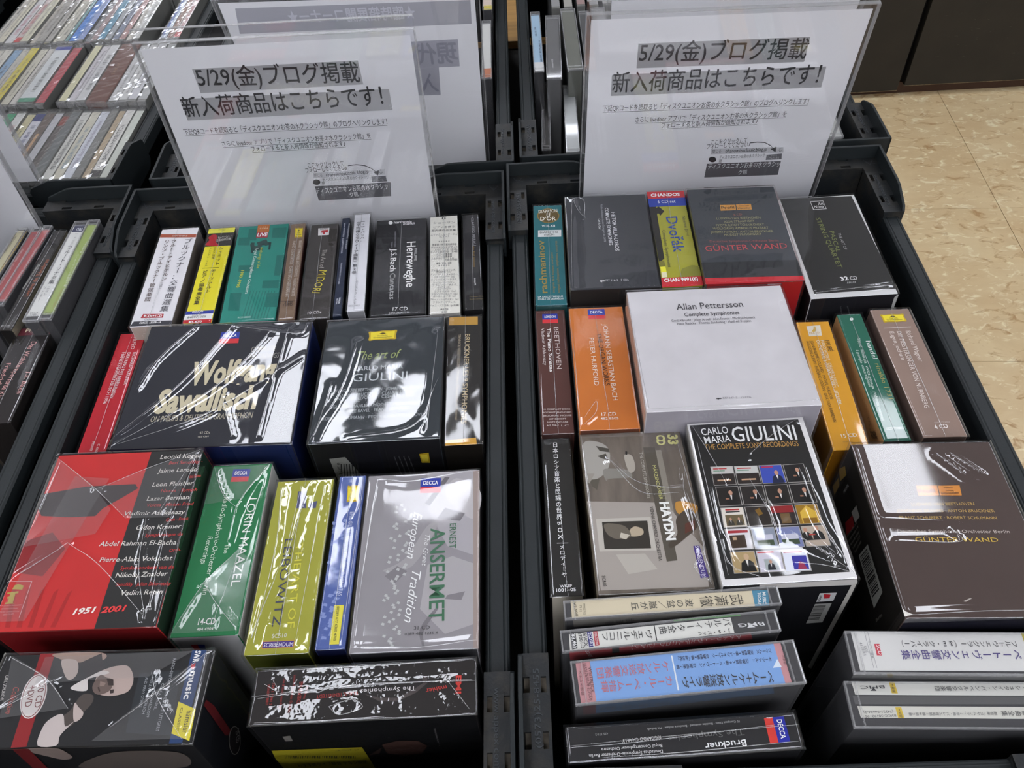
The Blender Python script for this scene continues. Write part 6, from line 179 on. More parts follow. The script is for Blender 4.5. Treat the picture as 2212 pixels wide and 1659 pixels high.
{"n":"acrylic_sign","c":"sign","l":"clear acrylic sign with printed white sheet, left one of the two facing the camera","g":"","k":"sign","p":[-1826,6066,753],"r":[-0.0289,1.5497,0.0266],"s":[2066,1656,0],"cl":{"all":482},"f":1,"cr":0,"se":[],"fo":[],"x":"","fl":[],"P":[[0,1,483,[[-686,643],[597,643],[604,445],[-684,442]],0],[0,1,483,[[-868,400],[797,395],[798,213],[-865,212]],0],[0,2,484,[[-934,76],[735,79],[735,76],[-935,73]],0],[0,2,484,[[-658,-49],[582,-41],[581,-44],[-659,-52]],0],[0,2,484,[[-430,-111],[358,-102],[357,-105],[-431,-114]],0],[0,1,485,[[33,-338],[646,-336],[637,-391],[20,-393]],0],[0,2,178,[[72,-434],[69,-440],[66,-446],[61,-451],[55,-455],[48,-458],[41,-460],[33,-460],[26,-459],[20,-457],[15,-453],[11,-448],[8,-443],[7,-437],[8,-430],[10,-424],[14,-418],[19,-413],[25,-409],[32,-406],[39,-404],[46,-404],[53,-405],[59,-408],[64,-411],[68,-416],[71,-422],[72,-428]],0],[0,2,486,[[14,-474],[676,-469],[658,-613],[17,-625]],0],[0,2,487,[[519,-403],[643,-401],[646,-458],[517,-460]],0],[0,3,477,[[343,-278],[415,-273],[414,-281],[342,-286]],0],[0,3,477,[[415,-273],[484,-286],[482,-294],[414,-281]],0],[0,3,477,[[484,-286],[534,-317],[532,-324],[482,-294]],0],[0,3,477,[[534,-317],[564,-351],[562,-359],[532,-324]],0],[0,3,477,[[564,-351],[575,-379],[573,-387],[562,-359]],0],[0,3,477,[[542,-362],[597,-342],[580,-397]],0]],"T":[[0,4,435,"5/29(金)ブログ掲載",[-677,496,587,469,-633,644],0.02,0,"H"],[0,4,435,"新入荷商品はこちらです！",[-869,245,738,262,-824,401],0.02,0,"H"],[0,4,484,"下記QRコードを読取ると「ディスクユニオンお茶の水クラシック館」のブログへリンクします！",[-931,84,737,88,-916,135],0,0,"H"],[0,4,484,"さらに livedoor アプリで「ディスクユニオンお茶の水クラシック館」を",[-655,-40,583,-32,-643,7],0,0,"H"],[0,4,484,"フォローすると新入荷情報が通知されます♪",[-428,-102,360,-94,-417,-54],0,0,"H"],[0,4,477,"ここをクリックして",[5,-285,311,-280,13,-240],0.01,0,"H"],[0,4,477,"フォローしてください♪",[-26,-334,326,-327,-18,-289],0.01,0,"H"],[0,4,484,"閉じる",[35,-380,104,-379,41,-348],0,0,"H"],[0,4,488,"ohanomizuclassic.blog.jp",[135,-381,506,-365,140,-344],0.01,0,"H"],[0,4,489,"ディスクユニオンお茶の水クラシック",[97,-426,496,-421,103,-393],0,0,"H"],[0,4,489,"館",[86,-459,111,-455,88,-431],0,0,"H"],[0,4,246,"ディスクユニオンお茶の水クラシッ",[13,-551,646,-534,22,-498],0,0,"H"],[0,4,246,"ク館",[301,-602,375,-596,305,-558],0,0,"H"],[0,5,490,"アプリで",[554,-426,606,-426,556,-408],0,0,"H"],[0,5,490,"フォローする",[534,-451,618,-451,536,-433],0,0,"H"],[0,5,489,"↻",[595,-375,623,-376,602,-338],0,0,"H"]]},
{"n":"acrylic_sign","c":"sign","l":"clear acrylic sign with printed white sheet, right one of the two facing the camera","g":"","k":"sign","p":[1560,6095,781],"r":[0.0802,1.684,-0.0908],"s":[2066,1739,0],"cl":{"all":482},"f":1,"cr":0,"se":[],"fo":[],"x":"","fl":[],"P":[[0,1,483,[[-660,650],[622,651],[630,436],[-656,437]],0],[0,1,483,[[-842,387],[813,387],[825,197],[-840,190]],0],[0,2,484,[[-895,36],[761,32],[762,29],[-895,32]],0],[0,2,484,[[-622,-88],[610,-84],[610,-88],[-621,-91]],0],[0,2,484,[[-401,-155],[388,-144],[388,-147],[-401,-158]],0],[0,1,485,[[45,-386],[662,-395],[676,-455],[55,-447]],0],[0,2,178,[[112,-505],[112,-512],[111,-519],[108,-525],[104,-529],[98,-533],[92,-535],[85,-535],[77,-534],[70,-531],[63,-527],[58,-522],[53,-516],[49,-509],[48,-502],[47,-496],[49,-489],[51,-483],[56,-479],[61,-475],[68,-473],[75,-473],[82,-474],[89,-477],[96,-481],[102,-486],[106,-492],[110,-499]],0],[0,2,486,[[39,-549],[677,-548],[685,-706],[39,-707]],0],[0,2,487,[[538,-474],[666,-465],[677,-527],[542,-531]],0],[0,3,477,[[368,-332],[429,-325],[430,-334],[369,-341]],0],[0,3,477,[[429,-325],[492,-333],[494,-342],[430,-334]],0],[0,3,477,[[492,-333],[551,-370],[553,-379],[494,-342]],0],[0,3,477,[[551,-370],[595,-427],[597,-436],[553,-379]],0],[0,3,477,[[556,-410],[602,-387],[607,-447]],0]],"T":[[0,4,435,"5/29(金)ブログ掲載",[-646,494,629,469,-663,650],0.02,0,"H"],[0,4,435,"新入荷商品はこちらです！",[-832,225,783,233,-848,392],0.02,0,"H"],[0,4,484,"下記QRコードを読取ると「ディスクユニオンお茶の水クラシック館」のブログへリンクします！",[-895,45,759,41,-900,99],0,0,"H"],[0,4,484,"さらに livedoor アプリで「ディスクユニオンお茶の水クラシック館」を",[-622,-79,608,-75,-628,-27],0,0,"H"],[0,4,484,"フォローすると新入荷情報が通知されます♪",[-402,-145,386,-135,-410,-93],0,0,"H"],[0,4,477,"ここをクリックして",[38,-341,340,-330,27,-291],0.01,0,"H"],[0,4,477,"フォローしてください♪",[9,-384,372,-376,-1,-334],0.01,0,"H"],[0,4,484,"閉じる",[64,-432,139,-430,57,-396],0,0,"H"],[0,4,488,"ohanomizuclassic.blog.jp",[175,-432,528,-428,166,-391],0.01,0,"H"],[0,4,489,"ディスクユニオンお茶の水クラシック",[135,-501,523,-494,127,-465],0,0,"H"],[0,4,489,"館",[137,-538,161,-539,132,-506],0,0,"H"],[0,4,246,"ディスクユニオンお茶の水クラシッ",[53,-612,675,-610,42,-554],0,0,"H"],[0,4,246,"ク館",[333,-689,408,-682,320,-641],0,0,"H"],[0,5,490,"アプリで",[577,-495,629,-494,572,-475],0,0,"H"],[0,5,490,"フォローする",[567,-523,651,-522,562,-502],0,0,"H"],[0,5,489,"↻",[629,-438,657,-439,620,-398],0,0,"H"]]},
{"n":"acrylic_sign","c":"sign","l":"acrylic sign seen from behind with pale mirrored lettering, between the upper crates","g":"","k":"sign","p":[-1372,6960,624],"r":[0.0858,1.8498,-0.0902],"s":[2066,2026,0],"cl":{"all":482},"f":1,"cr":0,"se":[],"fo":[],"x":"","fl":[],"P":[[0,1,491,[[-901,948],[987,959],[983,724],[-944,692]],0],[0,1,492,[[438,555],[857,568],[850,265],[415,255]],0],[0,1,492,[[447,254],[667,261],[652,-73],[433,-70]],0]],"T":[[0,4,493,"★臨時箱展開コーナー★",[533,793,-504,785,544,912],0.04,0,"M"],[0,4,494,"現代",[845,313,478,306,854,518],0.05,0,"M"],[0,4,495,"入",[644,-21,484,-31,652,180],0.04,0,"M"]]},
{"n":"acrylic_sign","c":"sign","l":"blank-backed acrylic sign standing behind the right facing sign","g":"","k":"sign","p":[1878,7343,344],"r":[-0.1354,1.9565,0.0356],"s":[2066,2096,0],"cl":{"all":482},"f":1,"cr":0,"se":[],"fo":[],"x":"","fl":[],"P":[],"T":[]},
{"n":"cd_case","c":"CD case","l":"clear CD case with pale blue spine card, left wall of upper right crate","g":"","k":"jewel","p":[208,8698,105],"r":[-0.0003,0.007,0.0007],"s":[107,1260,1380],"cl":{"all":435},"f":1,"cr":0,"se":[],"fo":[],"x":"","fl":[],"P":[[0,1,496,[[-47,567],[47,567],[47,-567],[-47,-567]],18],[0,2,175,[[-46,-440],[51,-443],[54,-594],[54,-624],[-42,-620]],18]],"T":[[0,4,497,"MUSIC FUTURE IV",[38,-436,34,7,20,-438],0.01,0,"H"],[0,4,497,"西村朗",[-10,299,-4,92,12,303],0,0,"V"]]},
{"n":"cd_case","c":"CD case","l":"clear CD case with unprinted grey spine beside the blue and white one","g":"","k":"jewel","p":[377,8547,115],"r":[-0.0338,0.0172,-0.0014],"s":[158,1274,1380],"cl":{"all":464},"f":1,"cr":0,"se":[],"fo":[],"x":"","fl":[],"P":[],"T":[[0,4,275,"Sibelius",[-25,-261,-14,-433,-6,-257],0,0,"H"]]},
{"n":"cd_case","c":"CD case","l":"clear CD case tilted right with greenish grey spine in the upper right crate","g":"","k":"jewel","p":[578,8689,116],"r":[0.0046,0.0169,0.003],"s":[164,1274,1380],"cl":{"all":498},"f":1,"cr":0,"se":[],"fo":[],"x":"","fl":[],"P":[],"T":[]},
{"n":"cd_case","c":"CD case","l":"clear CD case with dark grey spine half hidden by the right sign","g":"","k":"jewel","p":[748,8658,104],"r":[-0.0055,0.0046,0.0008],"s":[115,1257,1380],"cl":{"all":473},"f":1,"cr":0,"se":[],"fo":[],"x":"","fl":[],"P":[],"T":[]},
{"n":"cd_case","c":"CD case","l":"pale clear CD case behind the top left corner of the right sign","g":"","k":"jewel","p":[919,8763,100],"r":[0.0062,-0.0096,-0.001],"s":[164,1237,1380],"cl":{"all":499},"f":1,"cr":0,"se":[],"fo":[],"x":"","fl":[],"P":[],"T":[]},
{"n":"cd_case","c":"CD case","l":"white leaning CD case standing alone in the dark of the upper right crate","g":"","k":"jewel","p":[511,7668,-202],"r":[-0.0286,-0.0089,0.0067],"s":[133,1239,1250],"cl":{"all":500},"f":1,"cr":0,"se":[],"fo":[],"x":"","fl":[],"P":[[0,1,501,[[-59,558],[59,558],[59,-558],[-59,-558]],18]],"T":[]},
{"n":"cd_case","c":"CD case","l":"dark empty looking CD case low beside the white leaning one","g":"","k":"jewel","p":[266,7976,-346],"r":[-0.0375,0.0085,-0.0016],"s":[95,1262,900],"cl":{"all":502},"f":1,"cr":0,"se":[],"fo":[],"x":"","fl":[],"P":[],"T":[]},
{"n":"cd_case","c":"CD case","l":"clear-wrapped white CD case at the right end of the upper right crate","g":"","k":"jewel","p":[2997,7197,-101],"r":[-0.0619,-0.005,-0.0006],"s":[166,534,1200],"cl":{"all":503},"f":1,"cr":0,"se":[],"fo":[],"x":"","fl":[],"P":[[0,1,136,[[-73,240],[73,240],[73,-240],[-73,-240]],18]],"T":[]},
{"n":"cd_case","c":"CD case","l":"white CD case with orange end just right of the mirrored-lettering sign","g":"","k":"jewel","p":[-338,8606,96],"r":[0.0042,-0.0093,-0.0023],"s":[105,1237,1380],"cl":{"all":435},"f":1,"cr":0,"se":[],"fo":[],"x":"","fl":[],"P":[[0,1,504,[[-46,557],[46,557],[46,-557],[-46,-557]],18],[0,2,505,[[-34,-415],[52,-414],[52,-597],[-34,-600]],18]],"T":[]},
{"n":"cd_case","c":"CD case","l":"yellow and pink ended CD case at the very top beside the centre rail","g":"","k":"jewel","p":[-322,10115,158],"r":[-0.0101,0.0651,-0.0006],"s":[111,1329,1380],"cl":{"all":435},"f":1,"cr":0,"se":[],"fo":[],"x":"","fl":[],"P":[[0,1,506,[[-49,598],[49,598],[49,-598],[-49,-598]],18],[0,2,507,[[-41,-664],[-41,-574],[56,-574],[56,-664]],18]],"T":[]},
{"n":"cd_case","c":"CD case","l":"clear CD case with pale green spine card, far left crate","g":"","k":"jewel","p":[-3815,5366,90],"r":[-0.0089,-0.0123,0.002],"s":[100,1246,1380],"cl":{"all":435},"f":1,"cr":0,"se":[],"fo":[],"x":"","fl":[],"P":[[0,1,508,[[-44,561],[44,561],[44,-561],[-44,-561]],18]],"T":[[0,4,509,"シューマン／交響曲第4番",[41,492,18,180,63,475],0,0,"V"],[0,4,509,"ベートーヴェン交響曲第7番",[0,170,26,-240,25,156],0,0,"V"],[0,4,510,"フルトヴェングラー",[16,-260,16,-505,36,-273],0,0,"V"],[0,4,511,"RG-CD",[-22,-551,32,-549,-29,-533],0,0,"H"]]},
{"n":"cd_case","c":"CD case","l":"clear CD case with white spine card, large Japanese flute title and navy top","g":"","k":"jewel","p":[-3922,5351,93],"r":[-0.0089,-0.0122,-0.002],"s":[127,1252,1380],"cl":{"all":435},"f":1,"cr":0,"se":[],"fo":[],"x":"","fl":[],"P":[[0,1,504,[[-56,563],[56,563],[56,-563],[-56,-563]],18],[0,2,512,[[-45,585],[54,582],[52,485],[-53,488]],18]],"T":[[0,5,513,"1200",[-15,498,37,498,-30,538],0.02,0,"H"],[0,4,480,"J.S.バッハ",[8,473,8,298,34,456],0,0,"V"],[0,4,514,"フルート・ソナタ集",[6,298,3,-190,56,264],0.01,0,"V"],[0,4,471,"ニコレ",[4,-210,5,-330,31,-227],0,0,"V"],[0,4,471,"リヒター",[-28,-208,-22,-397,-1,-225],0,0,"V"],[0,4,480,"UCCA",[-39,-536,25,-535,-47,-514],0,0,"H"],[0,4,480,"3183",[-33,-560,17,-559,-42,-539],0,0,"H"]]},
{"n":"cd_box_set","c":"CD box","l":"worn dark box with orange French title, in the far left crate","g":"","k":"box","p":[-4147,5334,20],"r":[-0.0337,-0.0008,0.0055],"s":[111,1238,1320],"cl":{"all":515,"top":516,"right":517},"f":1,"cr":1,"se":[[0.45,0],[0.4,1]],"fo":[],"x":"","fl":[],"P":[],"T":[[0,4,518,"Leçons de Ténèbres",[29,-228,40,227,-6,-205],0,0,"H"],[0,4,519,"FRANÇOIS COUPERIN",[-38,-131,-21,166,-55,-119],0,0,"H"],[0,4,70,"417140",[-53,-573,22,-571,-61,-556],0,0,"H"]]},
{"n":"cd_case","c":"CD case","l":"clear CD case with red spine card, nearer the dark worn box","g":"","k":"jewel","p":[-4284,5500,39],"r":[0.0087,-0.0798,0.0012],"s":[79,1111,1380],"cl":{"all":435},"f":1,"cr":0,"se":[],"fo":[],"x":"","fl":[],"P":[[0,1,520,[[-35,500],[35,500],[35,-500],[-35,-500]],18]],"T":[[0,4,521,"STRING SEXTETS · DOUBLE CONCERTO",[28,-313,26,235,9,-299],0,0,"H"],[0,4,522,"W",[21,417,49,423,11,438],0,0,"H"]]},
{"n":"cd_case","c":"CD case","l":"clear CD case with red spine card, farther from the dark worn box","g":"","k":"jewel","p":[-4362,5485,39],"r":[0.033,-0.0785,0.0012],"s":[84,1111,1380],"cl":{"all":435},"f":1,"cr":0,"se":[],"fo":[],"x":"","fl":[],"P":[[0,1,523,[[-37,500],[37,500],[37,-500],[-37,-500]],18]],"T":[[0,4,521,"VIOLIN CONCERTOS · PIANO TRIOS",[-20,-265,-9,242,-39,-250],0,0,"H"],[0,4,522,"W",[-3,433,21,438,-13,454],0,0,"H"]]},
{"n":"cd_case","c":"CD case","l":"clear CD case with cream spine card and gold edge line at the left frame edge","g":"","k":"jewel","p":[-4494,5490,37],"r":[0.0452,-0.0811,0.0015],"s":[99,1103,1380],"cl":{"all":435},"f":1,"cr":0,"se":[],"fo":[],"x":"","fl":[],"P":[[0,1,524,[[-44,496],[44,496],[44,-496],[-44,-496]],18],[0,2,525,[[-37,529],[20,528],[18,-150],[-41,-143]],18],[0,2,526,[[47,524],[50,524],[50,252],[32,-129],[17,-127]],18]],"T":[[0,4,527,"SEHR VON MUSIK",[-25,199,-13,442,-48,220],0,0,"H"]]},
{"n":"cd_box_set","c":"CD box","l":"black box with dark red band and pink titles, far left crate","g":"","k":"box","p":[-3971,4344,-47],"r":[0.0477,-0.0434,0.0245],"s":[273,1085,1300],"cl":{"all":528,"top":529,"left":530},"f":1.1,"cr":0,"se":[[0.5,0],[0.48,1]],"fo":[[[0.97,0.02],[0.96,0.98]]],"x":"","fl":[],"P":[[0,1,531,[[-136,405],[-136,479],[130,476],[136,428],[136,394],[-136,400]],0]],"T":[[0,4,35,"PHILIPS",[-76,431,99,427,-92,476],0.03,0,"H"],[0,4,532,"Das Wohltemperierte Klavier",[14,317,-69,-379,57,283],0,0,"H"],[0,4,532,"J.S. Bach",[90,-19,84,-249,124,-41],0,0,"H"],[0,4,532,"Friedrich Gulda",[-105,84,-97,-351,-66,61],0,0,"H"]]},
{"n":"yellow_card","c":"card","l":"yellow price card lying low behind the front rail of the right middle crate","g":"","k":"plain","p":[2014,1570,-900],"r":[-0.0508,0.0092,-0.0072],"s":[495,32,400],"cl":{"all":76,"top":533},"f":1,"cr":0,"se":[],"fo":[],"x":"","fl":[],"P":[],"T":[]},
{"n":"acrylic_sign","c":"sign","l":"acrylic sign cut by the left picture edge in front of the upper left crate rows","g":"","k":"sign","p":[-5627,6720,839],"r":[-0.0289,1.5497,0.0266],"s":[2070,1656,0],"cl":{"all":534},"f":1,"cr":0,"se":[],"fo":[],"x":"","P":[],"T":[]},
{"n":"acrylic_sign","c":"sign","l":"acrylic sign cut by the left picture edge behind the red spined far left cases","g":"","k":"sign","p":[-5451,6134,829],"r":[-0.0289,1.5497,0.0266],"s":[2070,1656,0],"cl":{"all":534},"f":1,"cr":0,"se":[],"fo":[],"x":"","P":[],"T":[]}]

# ------------------------------------------------------------------ the room
wallm = mat('wall_paint','#dcdcd8',.8,noise_amt=.03)
def plane_box(name, x0,x1,y0,y1,z0,z1, mt):
    b=MB(); b.box(x0,x1,y0,y1,z0,z1); return b.build(name,[mt],kind='structure')
plane_box('wall_back',-3,3.4,4.5,4.6,FLOOR,CEIL,wallm); plane_box('wall_front',-3,3.4,-2.6,-2.5,FLOOR,CEIL,wallm)
plane_box('wall_left',-3.1,-3,-2.6,4.6,FLOOR,CEIL,wallm); plane_box('wall_right',3.4,3.5,-2.6,4.6,FLOOR,CEIL,wallm)
plane_box('ceiling',-3.1,3.5,-2.6,4.6,CEIL,CEIL+.1,mat('ceiling_board','#8c8c8c',.9,noise_amt=.05,nscale=200))
# floor: vinyl tiles laid a little askew
tm = bpy.data.materials.new('vinyl_tile'); tm.use_nodes=True; nt=tm.node_tree; b=nt.nodes['Principled BSDF']; b.inputs['Roughness'].default_value=.35
geo=nt.nodes.new('ShaderNodeNewGeometry')
def tnoise(scale,det,dist=0,rg=.6,vec=None):
    n=nt.nodes.new('ShaderNodeTexNoise'); n.inputs['Scale'].default_value=scale; n.inputs['Detail'].default_value=det; n.inputs['Distortion'].default_value=dist; n.inputs['Roughness'].default_value=rg
    nt.links.new(vec or geo.outputs['Position'],n.inputs['Vector']); return n
def ramp(src,stops):
    r=nt.nodes.new('ShaderNodeValToRGB'); e=r.color_ramp.elements
    while len(e)<len(stops): e.new(.5)
    for k,(p,c) in enumerate(stops): e[k].position=p; e[k].color=(*c,1)
    nt.links.new(src,r.inputs[0]); return r
def mixc(f,a,c_):
    x=nt.nodes.new('ShaderNodeMix'); x.data_type='RGBA'; nt.links.new(f,x.inputs[0])
    for s_,i in ((a,6),(c_,7)):
        if isinstance(s_,tuple): x.inputs[i].default_value=(*s_,1)
        else: nt.links.new(s_,x.inputs[i])
    return x.outputs[2]
mp=nt.nodes.new('ShaderNodeMapping'); mp.inputs['Scale'].default_value=(1,1.7,1); mp.inputs['Rotation'].default_value=(0,0,.5); nt.links.new(geo.outputs['Position'],mp.inputs[0])
base=ramp(tnoise(7,4,.5,vec=mp.outputs[0]).outputs['Fac'],[(.35,lin('#cdb288')),(.65,lin('#d9c298'))])
n1=ramp(tnoise(34,5,.8,.6,vec=mp.outputs[0]).outputs['Fac'],[(.55,(0,0,0)),(.68,(1,1,1))])
n2=ramp(tnoise(24,5,.9,.6,vec=mp.outputs[0]).outputs['Fac'],[(.31,(1,1,1)),(.44,(0,0,0))])
c1=mixc(n1.outputs[0],base.outputs[0],lin('#ece0bc')); c2=mixc(n2.outputs[0],c1,lin('#b08c60'))
nt.links.new(c2,b.inputs['Base Color'])
b_=MB(); b_.box(-3,3.4,-2.5,4.5,FLOOR-.05,FLOOR-.003); floor=b_.build('floor',[mat('tile_joint','#6c5434',.9)],kind='structure')
T=.456; g=.0006; tb=MB(); tb.box(g,T-g,g,T-g,-.003,0); tile_me=tb.mesh('tile',[tm],bevel=.0004)
ang=math.radians(3.2); o0=Vector((1.054,1.489)); ex=Vector((math.cos(ang),-math.sin(ang)*0))
ux=Vector((1,0)); uy=Vector((math.sin(math.radians(3.2)),math.cos(math.radians(3.2)))); ux=Vector((uy.y,-uy.x)); ux=Vector((math.cos(0.0),0.0)) if False else ux
for ix in range(-3,5):
    for iy in range(-3,4):
        p=o0+ux*(ix*T)+uy*(iy*T)
        if not (-.6<p.x<3 and -1.5<p.y<2.9): continue
        o=bpy.data.objects.new('tile',tile_me); C.objects.link(o); o.location=(p.x,p.y,FLOOR); o.rotation_euler=(0,0,math.atan2(ux.y,ux.x)); o.parent=floor
# ceiling lamps read off glare, plus unseen fill panels added for signs and floor
LAMPS=['long ceiling light mirrored in the blocky cream-lettered box','ceiling light mirrored in the box with the yellow plaque','small square ceiling light above the left middle crate','smallest ceiling light, mirrored in the album-cover grid box','ceiling light mirrored in the maroon-brown box','wide unseen fill light added just behind the viewer',
 'long unseen fill light added along the left wall','long unseen fill light added along the right wall above the tiles','unseen fill light added at the right wall behind the viewer','wide unseen fill light added far behind the viewer, centre','unseen fill light added far behind the viewer, right corner','unseen fill light added at the left wall behind the viewer','widest unseen fill light added in the far back of the shop','shorter unseen fill light added in the far back right']
for k,(x,y,sx,sy) in enumerate(PANELS):
    t=thing('ceiling_or_fill_light',LAMPS[k],'lamp',(x,y,CEIL),group='ceiling lights')
    h=MB(); h.box(-sx/2-.02,sx/2+.02,-sy/2-.02,sy/2+.02,-.03,0); h.build('housing',[mat('lamp_housing','#c8c8c8',.5)],t)
    d=MB(); d.box(-sx/2,sx/2,-sy/2,sy/2,-.034,-.031); d.build('diffuser',[mat('lamp_diffuser','#f3f6ff',.5,emit=LAMP)],t)
# black cabinet at the back right
cab=thing('storage_cabinet','large matte black cabinet with two doors standing on the beige tiles at upper right','cabinet',(.97,1.95,FLOOR))
cbm=mat('cabinet_board','#1b1710',.6,noise_amt=.25,nscale=14,bump=.05,bscale=80)
cbk=MB(); cbk.box(-1.2,1.0,.03,.5,.02,1.5); cbk.build('carcass',[mat('carcass_black','#0c0a08',.7)],cab)
kb=MB(); kb.box(-1.2,1.0,.022,.03,0,.03); kb.build('kickboard',[mat('kick_brown','#3c2416',.6)],cab)
em=mat('chipped_edge','#6c5c44',.8,noise_amt=.5,nscale=90)
for (x0,x1,z0) in ((-1.15,-.006,.021),(.009,.98,.033)):
    d=MB(); d.box(x0,x1,-.0,.022,z0,1.45); dd=d.build('door',[cbm],cab,bevel=.0012)
    e=MB(); e.box(x0,x1,-.0004,.004,z0-.0012,z0-.0002); e.build('door_edge',[em],dd)
# scuffs on the doors
random.seed(4)
sm=mat('scuff','#5c5a54',.8)
sf=MB()
for k in range(46):
    x=random.gauss(.12,.07); z=random.gauss(.16,.04); a=random.uniform(-.5,1.2); L=random.uniform(.002,.012)
    if x<.012: continue
    sf.poly([(x,-.0004,z),(x+L*math.cos(a),-.0004,z+L*math.sin(a)),(x+L*math.cos(a)+.0003,-.0004,z+L*math.sin(a)+.0005)])
sf.build('scuff_marks',[sm],cab,recalc=False)
# table under the crates
tab=thing('display_table','low black table carrying the crates, seen only in the gaps between them','table',(-.4,.75,FLOOR))
h0=-.1545-FLOOR
b=MB(); b.box(-.72,.69,-.58,.5,h0-.025,h0); b.build('table_top',[mat('table_black','#0e0e0e',.6)],tab)
for x in (-.68,.65):
    for y in (-.54,.46):
        l=MB(); l.box(x-.02,x+.02,y-.02,y+.02,0,h0-.025); l.build('leg',[mat('table_leg','#202020',.5)],tab)
wb=MB(); wb.box(-.06,.05,1.165,1.6,h0+FLOOR+.0002,h0+FLOOR+.012); wbo=wb.build('wooden_board',[mat('board_wood','#b08850',.5,noise_amt=.2,nscale=12,stretch=(1,8,1))],None,bevel=.001)
wbo['label']='tan wooden board seen through the narrow gap at top centre'; wbo['category']='board'
# ------------------------------------------------------------------ crates
CW,CL = .337,.534
PAD = .017; LIMB=.080; LIMBX=.084; LIP=.003
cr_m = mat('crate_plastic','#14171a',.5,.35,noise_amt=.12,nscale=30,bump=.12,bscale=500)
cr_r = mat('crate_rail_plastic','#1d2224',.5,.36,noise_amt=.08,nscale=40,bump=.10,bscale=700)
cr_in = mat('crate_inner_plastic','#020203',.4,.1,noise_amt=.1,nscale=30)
def dusty():
    mt=bpy.data.materials.new('dusty_pad'); mt.use_nodes=True; nt=mt.node_tree; b=nt.nodes['Principled BSDF']; b.inputs['Roughness'].default_value=.5
    tc=nt.nodes.new('ShaderNodeTexCoord'); n=nt.nodes.new('ShaderNodeTexNoise'); n.inputs['Scale'].default_value=55; n.inputs['Detail'].default_value=8; n.inputs['Roughness'].default_value=.7
    nt.links.new(tc.outputs['Object'],n.inputs['Vector']); r=nt.nodes.new('ShaderNodeValToRGB'); r.color_ramp.elements[0].position=.45; r.color_ramp.elements[1].position=.8
    r.color_ramp.elements[0].color=(*lin('#14181b'),1); r.color_ramp.elements[1].color=(*lin('#3a362f'),1)
    nt.links.new(n.outputs['Fac'],r.inputs[0]); nt.links.new(r.outputs[0],b.inputs['Base Color'])
    n2=nt.nodes.new('ShaderNodeTexNoise'); n2.inputs['Scale'].default_value=600; nt.links.new(tc.outputs['Object'],n2.inputs['Vector'])
    bp=nt.nodes.new('ShaderNodeBump'); bp.inputs['Strength'].default_value=.15; bp.inputs['Distance'].default_value=.001; nt.links.new(n2.outputs['Fac'],bp.inputs['Height']); nt.links.new(bp.outputs[0],b.inputs['Normal'])
    return mt
pad_m = dusty(); dust_m = mat('dust_grey','#787064',.9,noise_amt=.4,nscale=160)
# text support
_tc = None
_cap = {}
def text_mesh(txt, bold=0, res=2):
    if any(ord(c)>0x2fff for c in txt): bold=0
    cu=bpy.data.curves.new('t','FONT'); cu.body=txt; cu.resolution_u=res; cu.offset=min(.045,bold*.7); cu.fill_mode='FRONT'
    o=bpy.data.objects.new('t',cu); C.objects.link(o); return o
def eval_texts(objs):
    dg=bpy.context.evaluated_depsgraph_get(); dg.update(); res=[]
    for o in objs:
        me=bpy.data.meshes.new_from_object(o.evaluated_get(dg))
        V=[tuple(v.co) for v in me.vertices]; Fs=[list(p.vertices) for p in me.polygons]; res.append((V,Fs)); bpy.data.meshes.remove(me)
        cu=o.data; bpy.data.objects.remove(o); bpy.data.curves.remove(cu)
    return res
VERT_ROT = set('ー（）()《》〈〉「」[]〜~ABCDEFGHIJKLMNOPQRSTUVWXYZ&=＝')
def layout(V, Fs, txt, P0, P1, P2, mode):
    """map glyph geometry onto the face plane: run P0->P1, height towards P2"""
    if not V: return []
    d=Vector((P1[0]-P0[0],P1[1]-P0[1])); n=d.length
    if n<1e-6: return []
    e=d/n; up=Vector((-e.y,e.x)); hp=Vector((P2[0]-P0[0],P2[1]-P0[1])); hh=hp.dot(up)
    xs=[v[0] for v in V]; x0,x1=min(xs),max(xs)
    cjk=any(ord(c)>0x2fff for c in txt); cap=.80 if cjk else .73
    base=-.06 if cjk else 0
    out=[]
    for v in V:
        a=(v[0]-x0)/(x1-x0)*n; b=(v[1]-base)/cap*hh
        out.append((P0[0]+e.x*a+up.x*b, P0[1]+e.y*a+up.y*b))
    return out
